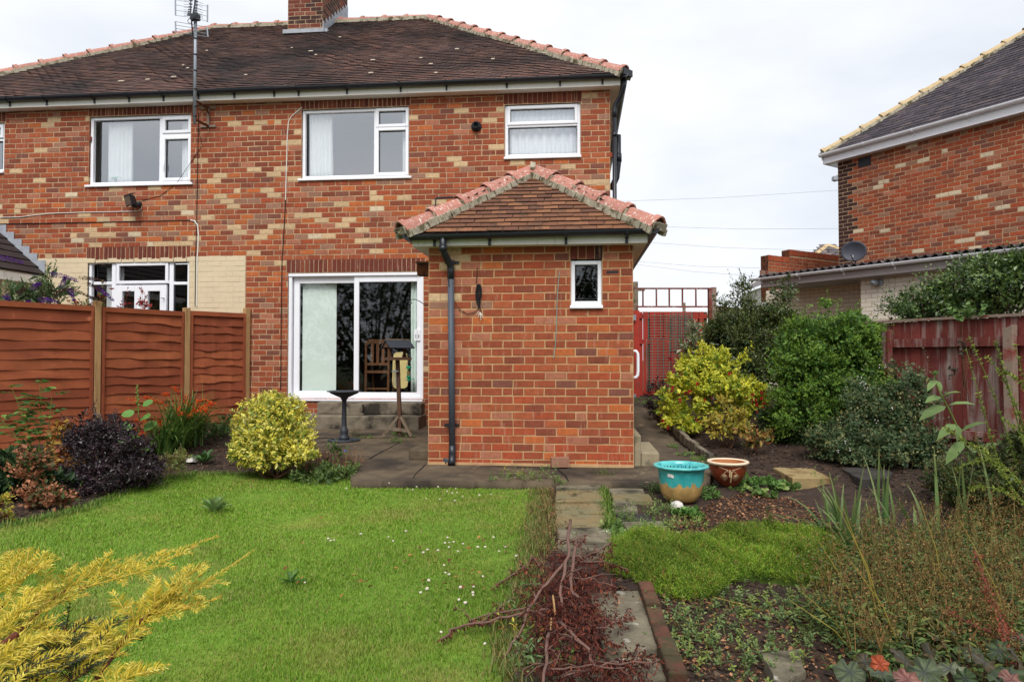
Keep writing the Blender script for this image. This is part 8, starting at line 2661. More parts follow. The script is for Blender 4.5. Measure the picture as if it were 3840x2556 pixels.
weed(630, 540, 0.06, 12, 217, 'low rounded weed left of the white lichen slab', ll=0.05, lw=0.035, up=0.6)
weed(712, 497, 0.10, 20, 218, 'leafy weed between the two pots', ll=0.05, lw=0.03, pal=[C(104, 138, 66), C(84, 118, 54)])
weed(700, 484, 0.11, 14, 219, 'yellowish weed left of the brown pot foot', pal=[C(142, 158, 66), C(112, 138, 58)], ll=0.03, lw=0.024)
weed(765, 485, 0.09, 46, 220, 'broad patch of round-leaved green ground ivy right of the brown pot', spread=0.12, ll=0.045, lw=0.042, tm='round', up=0.6, pal=[C(104, 140, 68), C(86, 122, 56), C(124, 156, 82)])
weed(745, 491, 0.06, 18, 221, 'green ground ivy at the foot of the brown pot', spread=0.07, ll=0.04, lw=0.038, tm='round', up=0.5)
weed(787, 487, 0.05, 14, 222, 'ground ivy shoots beside the sandstone slab', spread=0.06, ll=0.045, lw=0.04, tm='round', up=0.5)
weed(820, 482, 0.16, 10, 223, 'yellowish seedling growing in front of the sandstone slab', pal=[C(140, 148, 72), C(112, 130, 60)])
weed(766, 497, 0.04, 8, 224, 'two-leaved seedling on the leaf litter', ll=0.06, lw=0.05, tm='round', up=0.5)
weed(688, 455, 0.05, 16, 225, 'low weed by the edging stones near the path bend', gf=patio_z)
weed(699, 460, 0.06, 18, 226, 'grassy weed against the edging stones', gf=patio_z, ll=0.05, lw=0.007, tm='leaf4')
weed(708, 464, 0.05, 10, 227, 'small pale weed behind the teal pot at the path edge', gf=patio_z)
weed(672, 447, 0.04, 12, 228, 'tiny weed midway along the edging stones', gf=patio_z)
weed(641, 402, 0.10, 24, 229, 'bright green weed at the foot of the side gate', gf=patio_z, spread=0.12, pal=[C(106, 150, 60), C(88, 132, 52)])
weed(399, 434.5, 0.05, 20, 230, 'grass tuft on the patio under the bird table', gf=patio_z, spread=0.07, ll=0.04, lw=0.006, tm='leaf4')
weed(365, 437.5, 0.04, 26, 231, 'row of green weeds in the patio joint by the bird bath', gf=patio_z, spread=0.10, ll=0.02)
weed(409, 436, 0.04, 20, 232, 'weeds at the right foot of the bird table', gf=patio_z, spread=0.09, ll=0.02)
weed(396, 442, 0.08, 16, 233, 'grassy tuft on the patio in front of the bird table', gf=patio_z, ll=0.05, lw=0.006, tm='leaf4')
weed(355, 437.5, 0.30, 6, 234, 'thin tall weed behind the bird bath', gf=patio_z, ll=0.05, lw=0.006, tm='leaf4', pal=[C(108, 122, 70), C(130, 132, 84)])
weed(422, 458, 0.07, 12, 235, 'small weed beside the left corner of the outhouse', gf=patio_z)
for i, (x, y, h, lab) in enumerate(((800, 633, 0.07, 'grey-green weed patch near the bottom of the weedy bed'), (690, 625, 0.10, 'toothed weed just right of the brick edging'), (703, 608, 0.06, 'small weed above the brick edging'), (682, 640, 0.09, 'sow thistle seedling at the brick edging'),
                                    (725, 630, 0.05, 'pale weed carpet right of the brick edging'), (745, 605, 0.05, 'low weed below the green mat'), (760, 615, 0.06, 'low weed clump below the middle of the green mat'), (780, 650, 0.06, 'tiny weed above the broken pale slab'), (700, 655, 0.06, 'weed seedling low beside the brick edging'),
                                    (740, 660, 0.05, 'flat weed at the bottom of the weedy bed'), (770, 600, 0.05, 'thin weed under the edge of the green mat'), (815, 610, 0.07, 'grey-green weed clump below the right end of the mat'))):
    weed(x, y, h, 26, 240 + i, lab, spread=0.10, ll=0.026, lw=0.013, pal=[C(104, 126, 72), C(122, 142, 88), C(88, 108, 58), C(132, 148, 70)])
weed(517, 622, 0.10, 14, 260, 'pale weed with small yellow flowers at the left of the dead branches', pal=[C(120, 146, 84), C(176, 172, 76), C(100, 128, 66)])
weed(521, 640, 0.12, 12, 261, 'yellow-flowered groundsel at the lawn edge below the dead branches', pal=[C(126, 150, 74), C(190, 186, 70), C(98, 126, 58)])
weed(529, 668, 0.14, 14, 262, 'grey-green weed at the bottom edge beside the dead branches', pal=[C(128, 150, 98), C(104, 130, 78)], ll=0.045)
weed(562, 672, 0.14, 14, 263, 'green groundsel growing through the dead branches at the bottom', pal=[C(118, 144, 62), C(94, 122, 52)])
weed(525, 590, 0.08, 20, 264, 'weed patch between the lawn and the dead branches', pal=[C(118, 144, 76), C(98, 124, 60)])
# weedy strip left of the slabs
for i, (x, y, lab) in enumerate(((546, 495, 'brownish weed clump at the top of the strip beside the slabs'), (543, 512, 'dry weed clump midway down the strip beside the slabs'), (548, 535, 'green weed clump low in the strip beside the slabs'), (540, 550, 'straggly weed clump above the dead branches'))):
    weed(x, y, 0.09, 34, 270 + i, lab, spread=0.10, pal=[C(118, 122, 62), C(98, 114, 50), C(140, 110, 68), C(156, 118, 84)], ll=0.026, lw=0.01)

# ------------------------------------------------------------ brown wildflower seedheads, bottom right
def seed_stems(label, poly_px, n, hgt, seed, pal, greens, name='wildflower_clump', head=(0.005, 0.012), per=20):
    r = np.random.default_rng(seed)
    poly = np.array([G(x, y)[:2] for x, y in poly_px])
    a, b = poly.min(0), poly.max(0)
    P = np.zeros((0, 2))
    while len(P) < n:
        q = r.uniform(a, b, (n * 3, 2))
        P = np.concatenate((P, q[in_poly(q[:, 0], q[:, 1], poly)]))
    P = P[:n]
    B = np.stack((P[:, 0], P[:, 1], ground_z(P[:, 0], P[:, 1])), 1)
    c = B.mean(0)
    rt = root(name, c, label, 'wildflowers')
    L = hgt * r.uniform(0.55, 1.15, n)
    az = r.uniform(0, 6.28, n)
    lean, droop = r.uniform(0.0, 0.55, n), r.uniform(0.0, 0.7, n)
    V, T, K = blades(B, az, L, np.full(n, 0.0028), lean, droop, pick_cols([C(112, 92, 48), C(126, 110, 56), C(96, 100, 48), C(140, 104, 60)], None, n, r), 5)
    Vs = V.reshape(n, -1, 3)
    parts_s = [(V, T, K)]
    parts_h = []
    for j in range(per):
        t = r.uniform(0.35, 1.0, n)
        k = np.clip((t * 5).astype(int), 0, 4)
        p = Vs[np.arange(n), 2 * k] * (1 - (t * 5 - k))[:, None] + Vs[np.arange(n), 2 * k + 2] * (t * 5 - k)[:, None]
        off = un(r.normal(size=(n, 3))) * (0.075 * (1.15 - t) + 0.008)[:, None] * r.uniform(0.3, 1.2, (n, 1)) + np.array((0, 0, 0.015))
        q = p + off
        Lh = r.uniform(*head, n)
        parts_h.append(leafmesh(q, off + r.normal(scale=0.01, size=off.shape), r.normal(size=off.shape), Lh, Lh * 0.8, pick_cols(pal, None, n, r) * r.uniform(0.7, 1.25, (n, 1))))
        if j % 2 == 0:
            tw = leafmesh(p, off, r.normal(size=off.shape), np.linalg.norm(off, axis=1), np.full(n, 0.0022), pick_cols([C(120, 88, 50), C(104, 96, 50)], None, n, r))
            parts_s.append(tw)
    link('stem', npmesh('stem', *join(parts_s)), M['dry'], rt)
    link('seedhead', npmesh('seedhead', *join(parts_h)), M['dry'], rt)
    # leaves low down
    m_ = n * 20
    i = r.integers(0, n, m_)
    q = B[i] + np.stack((r.normal(scale=0.07, size=m_), r.normal(scale=0.07, size=m_), r.uniform(0.0, 0.18, m_) * hgt / 0.45), 1)
    az = r.uniform(0, 6.28, m_)
    V, T, K = leafmesh(q, np.stack((np.cos(az), np.sin(az), r.uniform(-0.2, 0.8, m_)), 1), np.stack((r.normal(scale=0.4, size=m_), r.normal(scale=0.4, size=m_), np.ones(m_)), 1), r.uniform(0.02, 0.05, m_), r.uniform(0.008, 0.02, m_), pick_cols(greens, None, m_, r) * r.uniform(0.75, 1.2, (m_, 1)), 'leaf6')
    link('foliage', npmesh('foliage', V, T, K), M['leaf'], rt)
    return rt


RUST = [C(132, 92, 58), C(112, 76, 48), C(150, 108, 68), C(104, 84, 50), C(142, 124, 72), C(110, 116, 60)]
GRN = [C(80, 104, 50), C(62, 84, 42), C(100, 122, 62), C(118, 128, 66)]
seed_stems('airy rust-brown seedhead stems over the right end of the green mat', [(830, 560), (880, 545), (940, 545), (930, 590), (870, 600), (815, 590)], 110, 0.34, 301, RUST, GRN)
seed_stems('tall brown seedhead thicket along the right edge of the bed', [(930, 540), (1024, 520), (1060, 560), (1040, 600), (940, 590)], 150, 0.40, 302, RUST, GRN)
seed_stems('brown wispy seedheads leaning over bare soil at the bottom centre-right', [(800, 610), (860, 600), (900, 620), (880, 660), (820, 650)], 60, 0.34, 303, RUST, GRN)
seed_stems('dense rusty seedheads above the silver-veined leaves at the bottom right', [(880, 610), (960, 595), (1040, 610), (1040, 660), (900, 650)], 130, 0.33, 304, RUST, GRN)
seed_stems('sparse rusty seedheads standing in front of the silver-veined leaves', [(850, 660), (900, 640), (1030, 640), (1040, 690), (850, 690)], 70, 0.30, 307, RUST, GRN)
wf = seed_stems('dark green wildflower patch sprinkled with tiny white flowers at the right', [(900, 590), (960, 570), (1024, 570), (1050, 620), (960, 625), (890, 620)], 90, 0.30, 305, [C(120, 110, 62), C(86, 96, 48)], [C(52, 78, 40), C(66, 92, 48), C(84, 108, 58)])
r4 = np.random.default_rng(306)
n = 420
xs, ys = r4.uniform(895, 1030, n), r4.uniform(540, 625, n)
fp_, fa_, fn_ = [], [], []
for x, y in zip(xs, ys):
    if (y - 545) < (x - 880) * 0.05 - 2 or r4.random() < 0.25 and x < 930:
        continue
    c = atD(x, y, 3.4 + (625 - y) * 0.012 + r4.uniform(-0.2, 0.2))
    fp_.append(c)
fp_ = np.array(fp_)
k = len(fp_)
parts = []
for j in range(5):
    a = j * 1.2566 + r4.uniform(0, 1, k)
    parts.append(leafmesh(fp_, np.stack((np.cos(a), np.sin(a) * 0.6 - 0.2, np.full(k, 0.5) + np.sin(a) * 0.5), 1), np.tile((0, -0.7, 0.7), (k, 1)), np.full(k, 0.0075), np.full(k, 0.006), np.tile(C(232, 230, 234), (k, 1)), 'leaf4'))
link('flower', npmesh('flower', *join(parts)), M['petal'], wf)
MBt = MB()
for c in fp_[::2]:
    MBt.tube([c, c + np.array((r4.normal() * 0.02, r4.normal() * 0.02, -0.12))], 0.0012, 3, cap=False)
MBt.build('stem', M['green_stem'], wf)

# tall grass stalks
tg = root('grass_stalks', G(885, 640), 'long yellow-green grass stalks crossing at the bottom right', 'grass')
m = MB()
for (bx, by, tx, ty, d) in ((890, 640, 835, 500, 3.1), (885, 650, 842, 505, 3.1), (870, 645, 818, 540, 3.2), (945, 610, 920, 500, 3.4), (950, 600, 930, 560, 3.4), (905, 660, 850, 560, 2.8), (860, 660, 800, 590, 3.0), (870, 670, 790, 600, 2.9), (840, 640, 712, 596, 3.4), (830, 612, 660, 600, 3.8), (1020, 660, 960, 520, 3.0)):
    a, b = atD(bx, by, d), atD(tx, ty, d)
    m.tube([a, (a + b) / 2 + (0.02, 0, 0.02), b], [0.003, 0.0022, 0.001], 4)
m.build('stalk', pm('straw_stalk', C(160, 142, 62), rough=0.7, na=0.1, bump=0), tg)

# red dock spike
dk = root('dock', G(1000, 672), 'dock plant with rusty red seed spike in the bottom right corner', 'plant')
r4 = np.random.default_rng(310)
parts, m = [], MB()
for pts in (((1024, 681, 2.6), (998, 610, 2.9), (984, 580, 3.0), (975, 550, 3.1)), ((1000, 660, 2.7), (1005, 625, 2.8), (985, 590, 3.0)), ((1020, 650, 2.7), (975, 625, 2.8), (945, 610, 2.9)), ((1015, 681, 2.5), (1008, 650, 2.6), (1000, 615, 2.7)), ((1023, 640, 2.7), (1010, 632, 2.7), (985, 628, 2.75))):
    P = [atD(x, y, d) for x, y, d in pts]
    m.tube(P, 0.003, 5)
    for a, b in zip(P, P[1:]):
        n = int(np.linalg.norm(b - a) / 0.0016)
        t = r4.random(n)[:, None]
        q = a + (b - a) * t + r4.normal(scale=0.009, size=(n, 3))
        parts.append(leafmesh(q, r4.normal(size=(n, 3)), r4.normal(size=(n, 3)), r4.uniform(0.007, 0.012, n), r4.uniform(0.006, 0.010, n), pick_cols([C(140, 62, 50), C(122, 52, 44), C(158, 80, 62)], None, n, r4)))
m.build('stem', M['bark'], dk)
link('seedhead', npmesh('seedhead', *join(parts)), M['dry'], dk)

# heuchera with silver-veined lobed leaves
hc = root('heuchera', G(950, 672), 'heuchera with large silvery lobed leaves and dark veins at the bottom right', 'plant')
r4 = np.random.default_rng(320)
V, F, K = [], [], []
def lobed(c, nrm, dirv, R_, ca, cv):
    nrm = un(nrm); s = un(np.cross(dirv, nrm)); u = np.cross(nrm, s)
    b = len(V)
    k = 30
    V.append(c); K.append(cv)
    for ring in (0.5, 1.0):
        for i in range(k):
            a = 2 * math.pi * i / k
            lobe = (0.84 + 0.16 * abs(math.cos(3.5 * (a))) ** 0.7) * r4.uniform(0.92, 1.08)
            if i == 15:
                lobe *= 0.45
            rr = R_ * ring * (lobe if ring == 1.0 else 1)
            V.append(c + u * math.cos(a) * rr + s * math.sin(a) * rr - nrm * rr * rr * 1.2 + nrm * (0.007 * math.sin(7 * a) + r4.normal() * 0.002) * ring)
            vein = abs(math.cos(3.5 * a)) > 0.93
            K.append(np.array(cv) if vein and ring == 0.5 else np.array(ca) * (1.05 if ring == 0.5 else r4.uniform(0.55, 0.85)) if not vein else np.array(ca) * 0.55)
    for i in range(k):
        F.append((b, b + 1 + i, b + 1 + (i + 1) % k))
        F.append((b + 1 + i, b + 1 + k + i, b + 1 + k + (i + 1) % k))
        F.append((b + 1 + i, b + 1 + k + (i + 1) % k, b + 1 + (i + 1) % k))


leaves_ = [(892, 628, 2.9), (912, 640, 2.8), (884, 648, 2.7), (930, 652, 2.6), (905, 660, 2.5), (960, 640, 2.8), (1000, 650, 2.6), (985, 662, 2.5), (950, 668, 2.45), (1018, 660, 2.5), (970, 652, 2.65), (1010, 672, 2.4), (925, 672, 2.4), (882, 672, 2.4), (866, 662, 2.5), (990, 640, 2.8), (940, 640, 2.85), (1025, 640, 2.8), (965, 678, 2.35), (900, 680, 2.35), (1000, 682, 2.3), (868, 640, 2.8), (850, 672, 2.45)]
for x, y, d in leaves_:
    c = atD(x, y, d)
    ca = random.choice([C(92, 104, 72), C(76, 94, 56), C(112, 118, 90), C(66, 84, 46), C(104, 86, 60), C(84, 72, 50)])
    lobed(c, np.array((r4.normal() * 0.5, -0.35 + r4.normal() * 0.4, 0.8)), np.array((r4.normal(), r4.normal() - 0.6, 0.0)), r4.uniform(0.034, 0.056), ca, C(66, 72, 66))
link('foliage', npmesh('foliage', np.array(V), np.array(F), np.array(K)), M['leaf'], hc)
V, F, K = [], [], []
lobed(atD(880, 664, 2.42), np.array((0.1, -0.8, 0.5)), np.array((0.3, 0, 1.0)), 0.034, C(180, 92, 58), C(150, 66, 44))
link('foliage', npmesh('foliage', np.array(V), np.array(F), np.array(K)), M['leaf'], hc)['label'] = 'bright orange autumn leaf'
V, F, K = [], [], []
lobed(atD(908, 679, 2.3), np.array((0.0, -0.4, 0.9)), np.array((1, 0, 0.0)), 0.045, C(150, 104, 92), C(112, 70, 66))
lobed(atD(1012, 679, 2.3), np.array((0.2, -0.4, 0.9)), np.array((1, 0, 0.0)), 0.04, C(150, 108, 96), C(108, 72, 66))
link('foliage', npmesh('foliage', np.array(V), np.array(F), np.array(K)), M['leaf'], hc)['label'] = 'dusty pink leaf'
m = MB()
for x, y, d in leaves_:
    c = atD(x, y, d)
    g0 = np.array((c[0] * 0.9 + hc.location[0] * 0.1, c[1] * 0.9 + hc.location[1] * 0.1, float(ground_z(c[0], c[1]))))
    m.tube([g0, (g0 + c) / 2, c - (0, 0, 0.004)], 0.003, 4)
m.build('stalk', M['bark'], hc)
# sorrel spikes by the mat
for (x, y, h, lab) in ((770, 541, 26, 'brown-green sorrel spike behind the green mat'), (612.5, 560, 22, 'thin dark dead stem standing in the left of the green mat')):
    p = G(x, y)
    dd = -p[0] * math.sin(YAW) + p[1] * math.cos(YAW)
    t = atD(x, y - h, dd)
    if h == 26:
        rt = root('sorrel', p, lab, 'weed')
        MB().tube([p, t], [0.004, 0.002], 5).build('stem', M['bark'], rt)
        r4 = np.random.default_rng(330)
        n = 50
        tt_ = r4.random(n)[:, None]
        q = p + (t - p) * tt_ + r4.normal(scale=0.012, size=(n, 3))
        V, T, K = leafmesh(q, un(r4.normal(size=(n, 3)) + (0, 0, 0.8)), r4.normal(size=(n, 3)), r4.uniform(0.03, 0.06, n), r4.uniform(0.012, 0.022, n), pick_cols([C(112, 116, 62), C(136, 108, 66), C(96, 108, 56)], None, n, r4), 'leaf6')
        link('foliage', npmesh('foliage', V, T, K), M['leaf'], rt)
    else:
        tag(MB().tube([p, t], [0.003, 0.0015], 5).build('dead_twig', M['bark']), lab, 'stem')
a, b = G(*z7(1380, 1370)), atD(*z7(1480, 1100), 4.1)
tag(MB().tube([a + (0, 0, 0.06), (a + b) / 2 + (0.02, 0, 0.03), b], [0.006, 0.005, 0.003], 5).build('dead_twig', M['post_wood']), 'pale bent dead twig lying over the green mat', 'twig')

# ------------------------------------------------------------ heap of cut branches with dead red-brown leaves
hp_ = root('cut_branch_heap', G(580, 610), 'heap of cut branches with dead reddish-brown leaves lying across the paved path', 'branches')
r4 = np.random.default_rng(340)
M['cut_bark'] = pm('cut_bark', C(112, 84, 74), rough=0.85, ns=20, na=0.25, bs=60, bump=0.4)
sticks = [([(1265, 0, 0.30), (1255, 250, 0.26), (1205, 500, 0.20), (1180, 650, 0.15), (1228, 840, 0.10)], 0.013), ([(1312, 190, 0.24), (1282, 480, 0.2), (1290, 640, 0.15), (1390, 770, 0.10)], 0.014),
          ([(1232, 360, 0.22), (1050, 560, 0.18), (930, 740, 0.12), (820, 980, 0.07), (680, 1210, 0.03)], 0.011), ([(1080, 780, 0.12), (880, 812, 0.10), (560, 880, 0.07), (250, 940, 0.05), (120, 1050, 0.04)], 0.009),
          ([(1000, 400, 0.15), (950, 320, 0.14), (760, 480, 0.08), (580, 600, 0.03)], 0.005), ([(1640, 190, 0.2), (1440, 310, 0.2), (1260, 400, 0.2)], 0.006), ([(1340, 370, 0.2), (1560, 360, 0.17), (1800, 440, 0.1)], 0.006),
          ([(1085, 1000, 0.12), (1050, 1200, 0.12), (1030, 1428, 0.14)], 0.011), ([(1300, 960, 0.12), (1580, 930, 0.1), (1830, 840, 0.1)], 0.006), ([(1140, 1390, 0.08), (1600, 1270, 0.08), (2060, 1230, 0.06)], 0.007),
          ([(1300, 500, 0.14), (1480, 520, 0.12), (1690, 600, 0.07)], 0.006), ([(1250, 700, 0.12), (1500, 1000, 0.08), (1700, 1100, 0.05)], 0.007), ([(1180, 900, 0.14), (1420, 1150, 0.12), (1480, 1290, 0.10)], 0.012),
          ([(850, 1150, 0.05), (1150, 1150, 0.07), (1400, 1150, 0.07)], 0.006), ([(1420, 130, 0.26), (1320, 230, 0.24)], 0.004), ([(900, 770, 0.10), (600, 820, 0.08), (360, 890, 0.05)], 0.006), ([(1050, 1330, 0.10), (1350, 1300, 0.1), (1750, 1300, 0.08)], 0.006)]
lf = []
for pts, rad in sticks:
    P = []
    for x, y, h in pts:
        g_ = atZ(*z6(x, y), -0.07 + h)
        P.append(g_)
    Q = []
    for a, b in zip(P, P[1:]):
        for i in range(4):
            Q.append(a + (b - a) * i / 4 + r4.normal(scale=0.004, size=3))
    Q.append(P[-1])
    rr_ = np.linspace(rad * 0.72, rad * 0.45, len(Q))
    bm = MB().tube(Q, list(rr_), 7)
    # side twigs
    for _ in range(int(2 + 5 * rad / 0.013)):
        i = r4.integers(0, len(Q) - 1)
        c = Q[i]
        dv = un(r4.normal(size=3) * (1, 1, 0.35))
        e = c + dv * r4.uniform(0.06, 0.16)
        e[2] = max(e[2], -0.05)
        bm.tube([c, (c + e) / 2 + (0, 0, 0.012), e], [0.003, 0.002, 0.0012], 4)
        lf.append((c, e, 13))
    bm.build('branch', M['cut_bark'], hp_, smooth=True)
    tot = sum(np.linalg.norm(b - a) for a, b in zip(Q, Q[1:]))
    if rad < 0.0105:
        for a, b in zip(Q, Q[1:]):
            lf.append((a, b, 9))
# main mass of leaves
for _ in range(540):
    x, y = r4.normal(1260, 165), r4.normal(740, 240)
    if y > 1200 or y < 300:
        continue
    c = atZ(*z6(x, y), -0.07 + r4.uniform(0.01, 0.16))
    dv = un(r4.normal(size=3) * (1, 1, 0.3))
    lf.append((c, c + dv * 0.12, 12))
for _ in range(130):
    x, y = r4.uniform(1000, 2000), r4.uniform(1200, 1400)
    c = atZ(*z6(x, y), -0.07 + r4.uniform(0.01, 0.08))
    lf.append((c, c + un(r4.normal(size=3) * (1, 1, 0.2)) * 0.12, 9))
bp, ba, bn = [], [], []
for a, b, n in lf:
    t = r4.random(n)[:, None]
    q = a + (b - a) * t
    bp.append(q)
    ba.append(np.stack((r4.normal(scale=0.55, size=n), r4.normal(scale=0.55, size=n), -r4.uniform(0.1, 1.0, n)), 1))
bp, ba = np.concatenate(bp), np.concatenate(ba)
n = len(bp)
V, T, K = leafmesh(bp, ba, r4.normal(size=(n, 3)), r4.uniform(0.018, 0.036, n), r4.uniform(0.005, 0.009, n), pick_cols([C(94, 46, 36), C(116, 58, 42), C(74, 39, 34), C(142, 78, 52), C(60, 37, 33)], (4, 3, 4, 1, 2), n, r4) * r4.uniform(0.7, 1.2, (n, 1)))
V[:, 2] = np.maximum(V[:, 2], -0.065)
link('foliage', npmesh('foliage', V, T, K), M['dry'], hp_)
for pts, nm in (([(1115, 660, 0.2), (1125, 740, 0.17), (1135, 830, 0.13)], 'pale'), ([(1100, 860, 0.12), (1095, 970, 0.08)], 'pale')):
    MB().tube([atZ(*z6(x, y), -0.07 + h) for x, y, h in pts], 0.004, 5).build('dry_stalk', M['post_wood'], hp_)

# ------------------------------------------------------------ golden yew reaching in from the bottom left
yw = root('golden_yew', (-1.9, 1.25, -0.07), 'golden yew with long needled branches reaching in at the bottom left corner', 'shrub')
z4 = lambda x, y: (x * 0.11319, 506.7 + y * 0.11319)
r4 = np.random.default_rng(350)
YEL = np.array([C(224, 206, 86), C(206, 188, 70), C(230, 216, 112), C(184, 176, 66)])
ORG = np.array(C(186, 122, 52))
OLD = np.array([C(62, 78, 50), C(78, 92, 62), C(54, 66, 44)])
npart, wood, green = [], MB(), MB()


def sprig(P, L0=0.026, gap=0.0026, old=False, rad=0.0018, tipo=True, up=np.array((0, -0.35, 1.0))):
    """a yew shoot: thin stem with needles in two ranks along the curve P"""
    P = np.array(P)
    seg = np.linalg.norm(np.diff(P, axis=0), axis=1)
    cum = np.concatenate(([0], np.cumsum(seg)))
    n = max(8, int(cum[-1] / gap))
    s = np.sort(r4.uniform(0.0, cum[-1], n))
    Q = np.stack([np.interp(s, cum, P[:, k]) for k in range(3)], 1)
    Q2 = np.stack([np.interp(np.minimum(s + 0.004, cum[-1] + 0.004), cum, P[:, k]) for k in range(3)], 1)
    D = un(Q2 - np.stack([np.interp(s - 0.004, cum, P[:, k]) for k in range(3)], 1))
    U = un(up - D * (D @ up)[:, None])
    Sd_ = np.cross(D, U)
    sg = np.where(np.arange(n) % 2 == 0, 1.0, -1.0)
    t = s / cum[-1]
    fw = 0.55 + 0.7 * t ** 3
    A = Sd_ * (sg * r4.uniform(0.75, 1.1, n))[:, None] + D * (fw * r4.uniform(0.7, 1.3, n))[:, None] + U * r4.uniform(-0.1, 0.7, n)[:, None]
    L = L0 * (0.55 + 0.6 * np.sin(np.clip(t * 1.15 + 0.12, 0, 1) * math.pi) ** 0.7) * r4.uniform(0.75, 1.15, n)
    cols = (OLD[r4.integers(0, 3, n)] if old else YEL[r4.integers(0, 4, n)]) * r4.uniform(0.8, 1.15, (n, 1))
    if tipo and not old:
        f = np.clip((t - 0.72) * 3, 0, 1)[:, None] * r4.uniform(0.2, 0.9, (n, 1))
        cols = cols * (1 - f) + ORG * f
    npart.append(leafmesh(Q, A, U + Sd_ * 0.2, L, np.full(n, 0.0030), cols, 'leaf4'))
    (green if not old else wood).tube([P[0], P[len(P) // 2], P[-1]], [rad, rad * 0.8, rad * 0.5], 5)


def curve3(pts, n=14):
    P = np.array([atD(*z4(x, y), d) for x, y, d in pts])
    t = np.linspace(0, len(P) - 1, n)
    i = np.clip(t.astype(int), 0, len(P) - 2)
    f = (t - i)[:, None]
    f = f * f * (3 - 2 * f) * 0.35 + f * 0.65
    return P[i] * (1 - f) + P[i + 1] * f


def limb(pts, wood_r=0.006, frm=0.15, to=0.9, sp_n=16, sp_L=(0.08, 0.14), woody=0.5, seedo=0.0):
    P = curve3(pts, 22)
    k = int(len(P) * woody)
    if k > 1:
        wood.tube(P[:k + 1], list(np.linspace(wood_r, wood_r * 0.5, k + 1)), 7)
    sprig(P[max(0, k - 3):], tipo=True, L0=0.025)
    for j in range(sp_n):
        u = frm + (to - frm) * (j + 0.5) / sp_n
        i = min(int(u * (len(P) - 2)), len(P) - 3)
        D = un(P[i + 2] - P[i])
        side = un(np.cross(D, (0.0, -0.45, 1.0)))
        sg = 1 if j % 2 else -1
        ang = r4.uniform(0.55, 0.95)
        dv = un(D * math.cos(ang) + side * sg * math.sin(ang) + np.array((0, 0, r4.uniform(-0.05, 0.25))))
        L = r4.uniform(*sp_L) * (1.15 - 0.6 * u)
        e = P[i] + dv * L
        mid = (P[i] + e) / 2 + np.array((0, 0, 0.012))
        ts = np.linspace(0, 1, 8)[:, None]
        C_ = (1 - ts) ** 2 * P[i] + 2 * ts * (1 - ts) * mid + ts ** 2 * e
        sprig(C_, L0=r4.uniform(0.021, 0.027), tipo=r4.random() < 0.5, old=r4.random() < seedo)


limb([(-200, 1560, 1.55), (150, 1120, 1.75), (390, 880, 1.9), (700, 640, 2.0), (1100, 540, 2.05), (1500, 400, 2.1), (1920, 260, 2.15)], 0.009, 0.1, 0.72, 26, (0.07, 0.13), 0.42)
limb([(700, 720, 1.95), (1000, 640, 2.0), (1300, 560, 2.0), (1560, 420, 2.05), (1740, 340, 2.1)], 0.004, 0.1, 0.8, 10, (0.05, 0.09), 0.1)
limb([(800, 1600, 1.6), (1000, 1300, 1.75), (1170, 1080, 1.85), (1400, 860, 1.9), (1750, 700, 1.95), (2000, 560, 1.98), (2250, 380, 2.0)], 0.008, 0.12, 0.72, 24, (0.07, 0.13), 0.42)
limb([(1250, 1000, 1.85), (1450, 800, 1.9), (1640, 620, 1.9), (1820, 490, 1.92)], 0.004, 0.2, 0.85, 8, (0.05, 0.08), 0.15)
limb([(1220, 1020, 1.85), (1400, 930, 1.88), (1700, 880, 1.9), (1940, 800, 1.92)], 0.004, 0.2, 0.8, 8, (0.05, 0.08), 0.15)
limb([(-100, 760, 1.9), (60, 560, 1.95), (180, 380, 2.0)], 0.004, 0.2, 0.8, 7, (0.05, 0.08), 0.1)
limb([(-100, 860, 1.85), (100, 640, 1.9), (350, 380, 1.95)], 0.004, 0.2, 0.85, 9, (0.05, 0.08), 0.1)
limb([(0, 900, 1.85), (180, 640, 1.88), (340, 520, 1.9), (520, 460, 1.92)], 0.004, 0.2, 0.85, 9, (0.05, 0.08), 0.1)
limb([(-250, 1300, 1.6), (0, 1050, 1.7), (200, 850, 1.8), (430, 700, 1.9)], 0.006, 0.1, 0.9, 16, (0.08, 0.13), 0.3)
limb([(200, 1700, 1.5), (420, 1400, 1.6), (560, 1180, 1.7), (700, 1000, 1.8)], 0.006, 0.1, 0.9, 16, (0.08, 0.13), 0.3, 0.25)
limb([(500, 1700, 1.5), (700, 1420, 1.62), (860, 1180, 1.72), (960, 1000, 1.8)], 0.006, 0.1, 0.95, 16, (0.08, 0.13), 0.3, 0.25)
limb([(800, 1750, 1.5), (1000, 1560, 1.6), (1180, 1480, 1.65), (1300, 1450, 1.7)], 0.005, 0.1, 0.9, 12, (0.07, 0.11), 0.3)
limb([(-300, 1600, 1.4), (-50, 1350, 1.5), (200, 1200, 1.6), (480, 1180, 1.7)], 0.006, 0.1, 0.95, 16, (0.08, 0.13), 0.3, 0.2)
limb([(100, 1800, 1.4), (300, 1500, 1.5), (520, 1400, 1.6), (740, 1300, 1.7)], 0.006, 0.1, 0.95, 16, (0.08, 0.13), 0.3, 0.4)
limb([(-200, 1900, 1.3), (0, 1600, 1.4), (250, 1450, 1.5), (420, 1330, 1.55)], 0.006, 0.1, 0.95, 16, (0.08, 0.13), 0.3, 0.3)
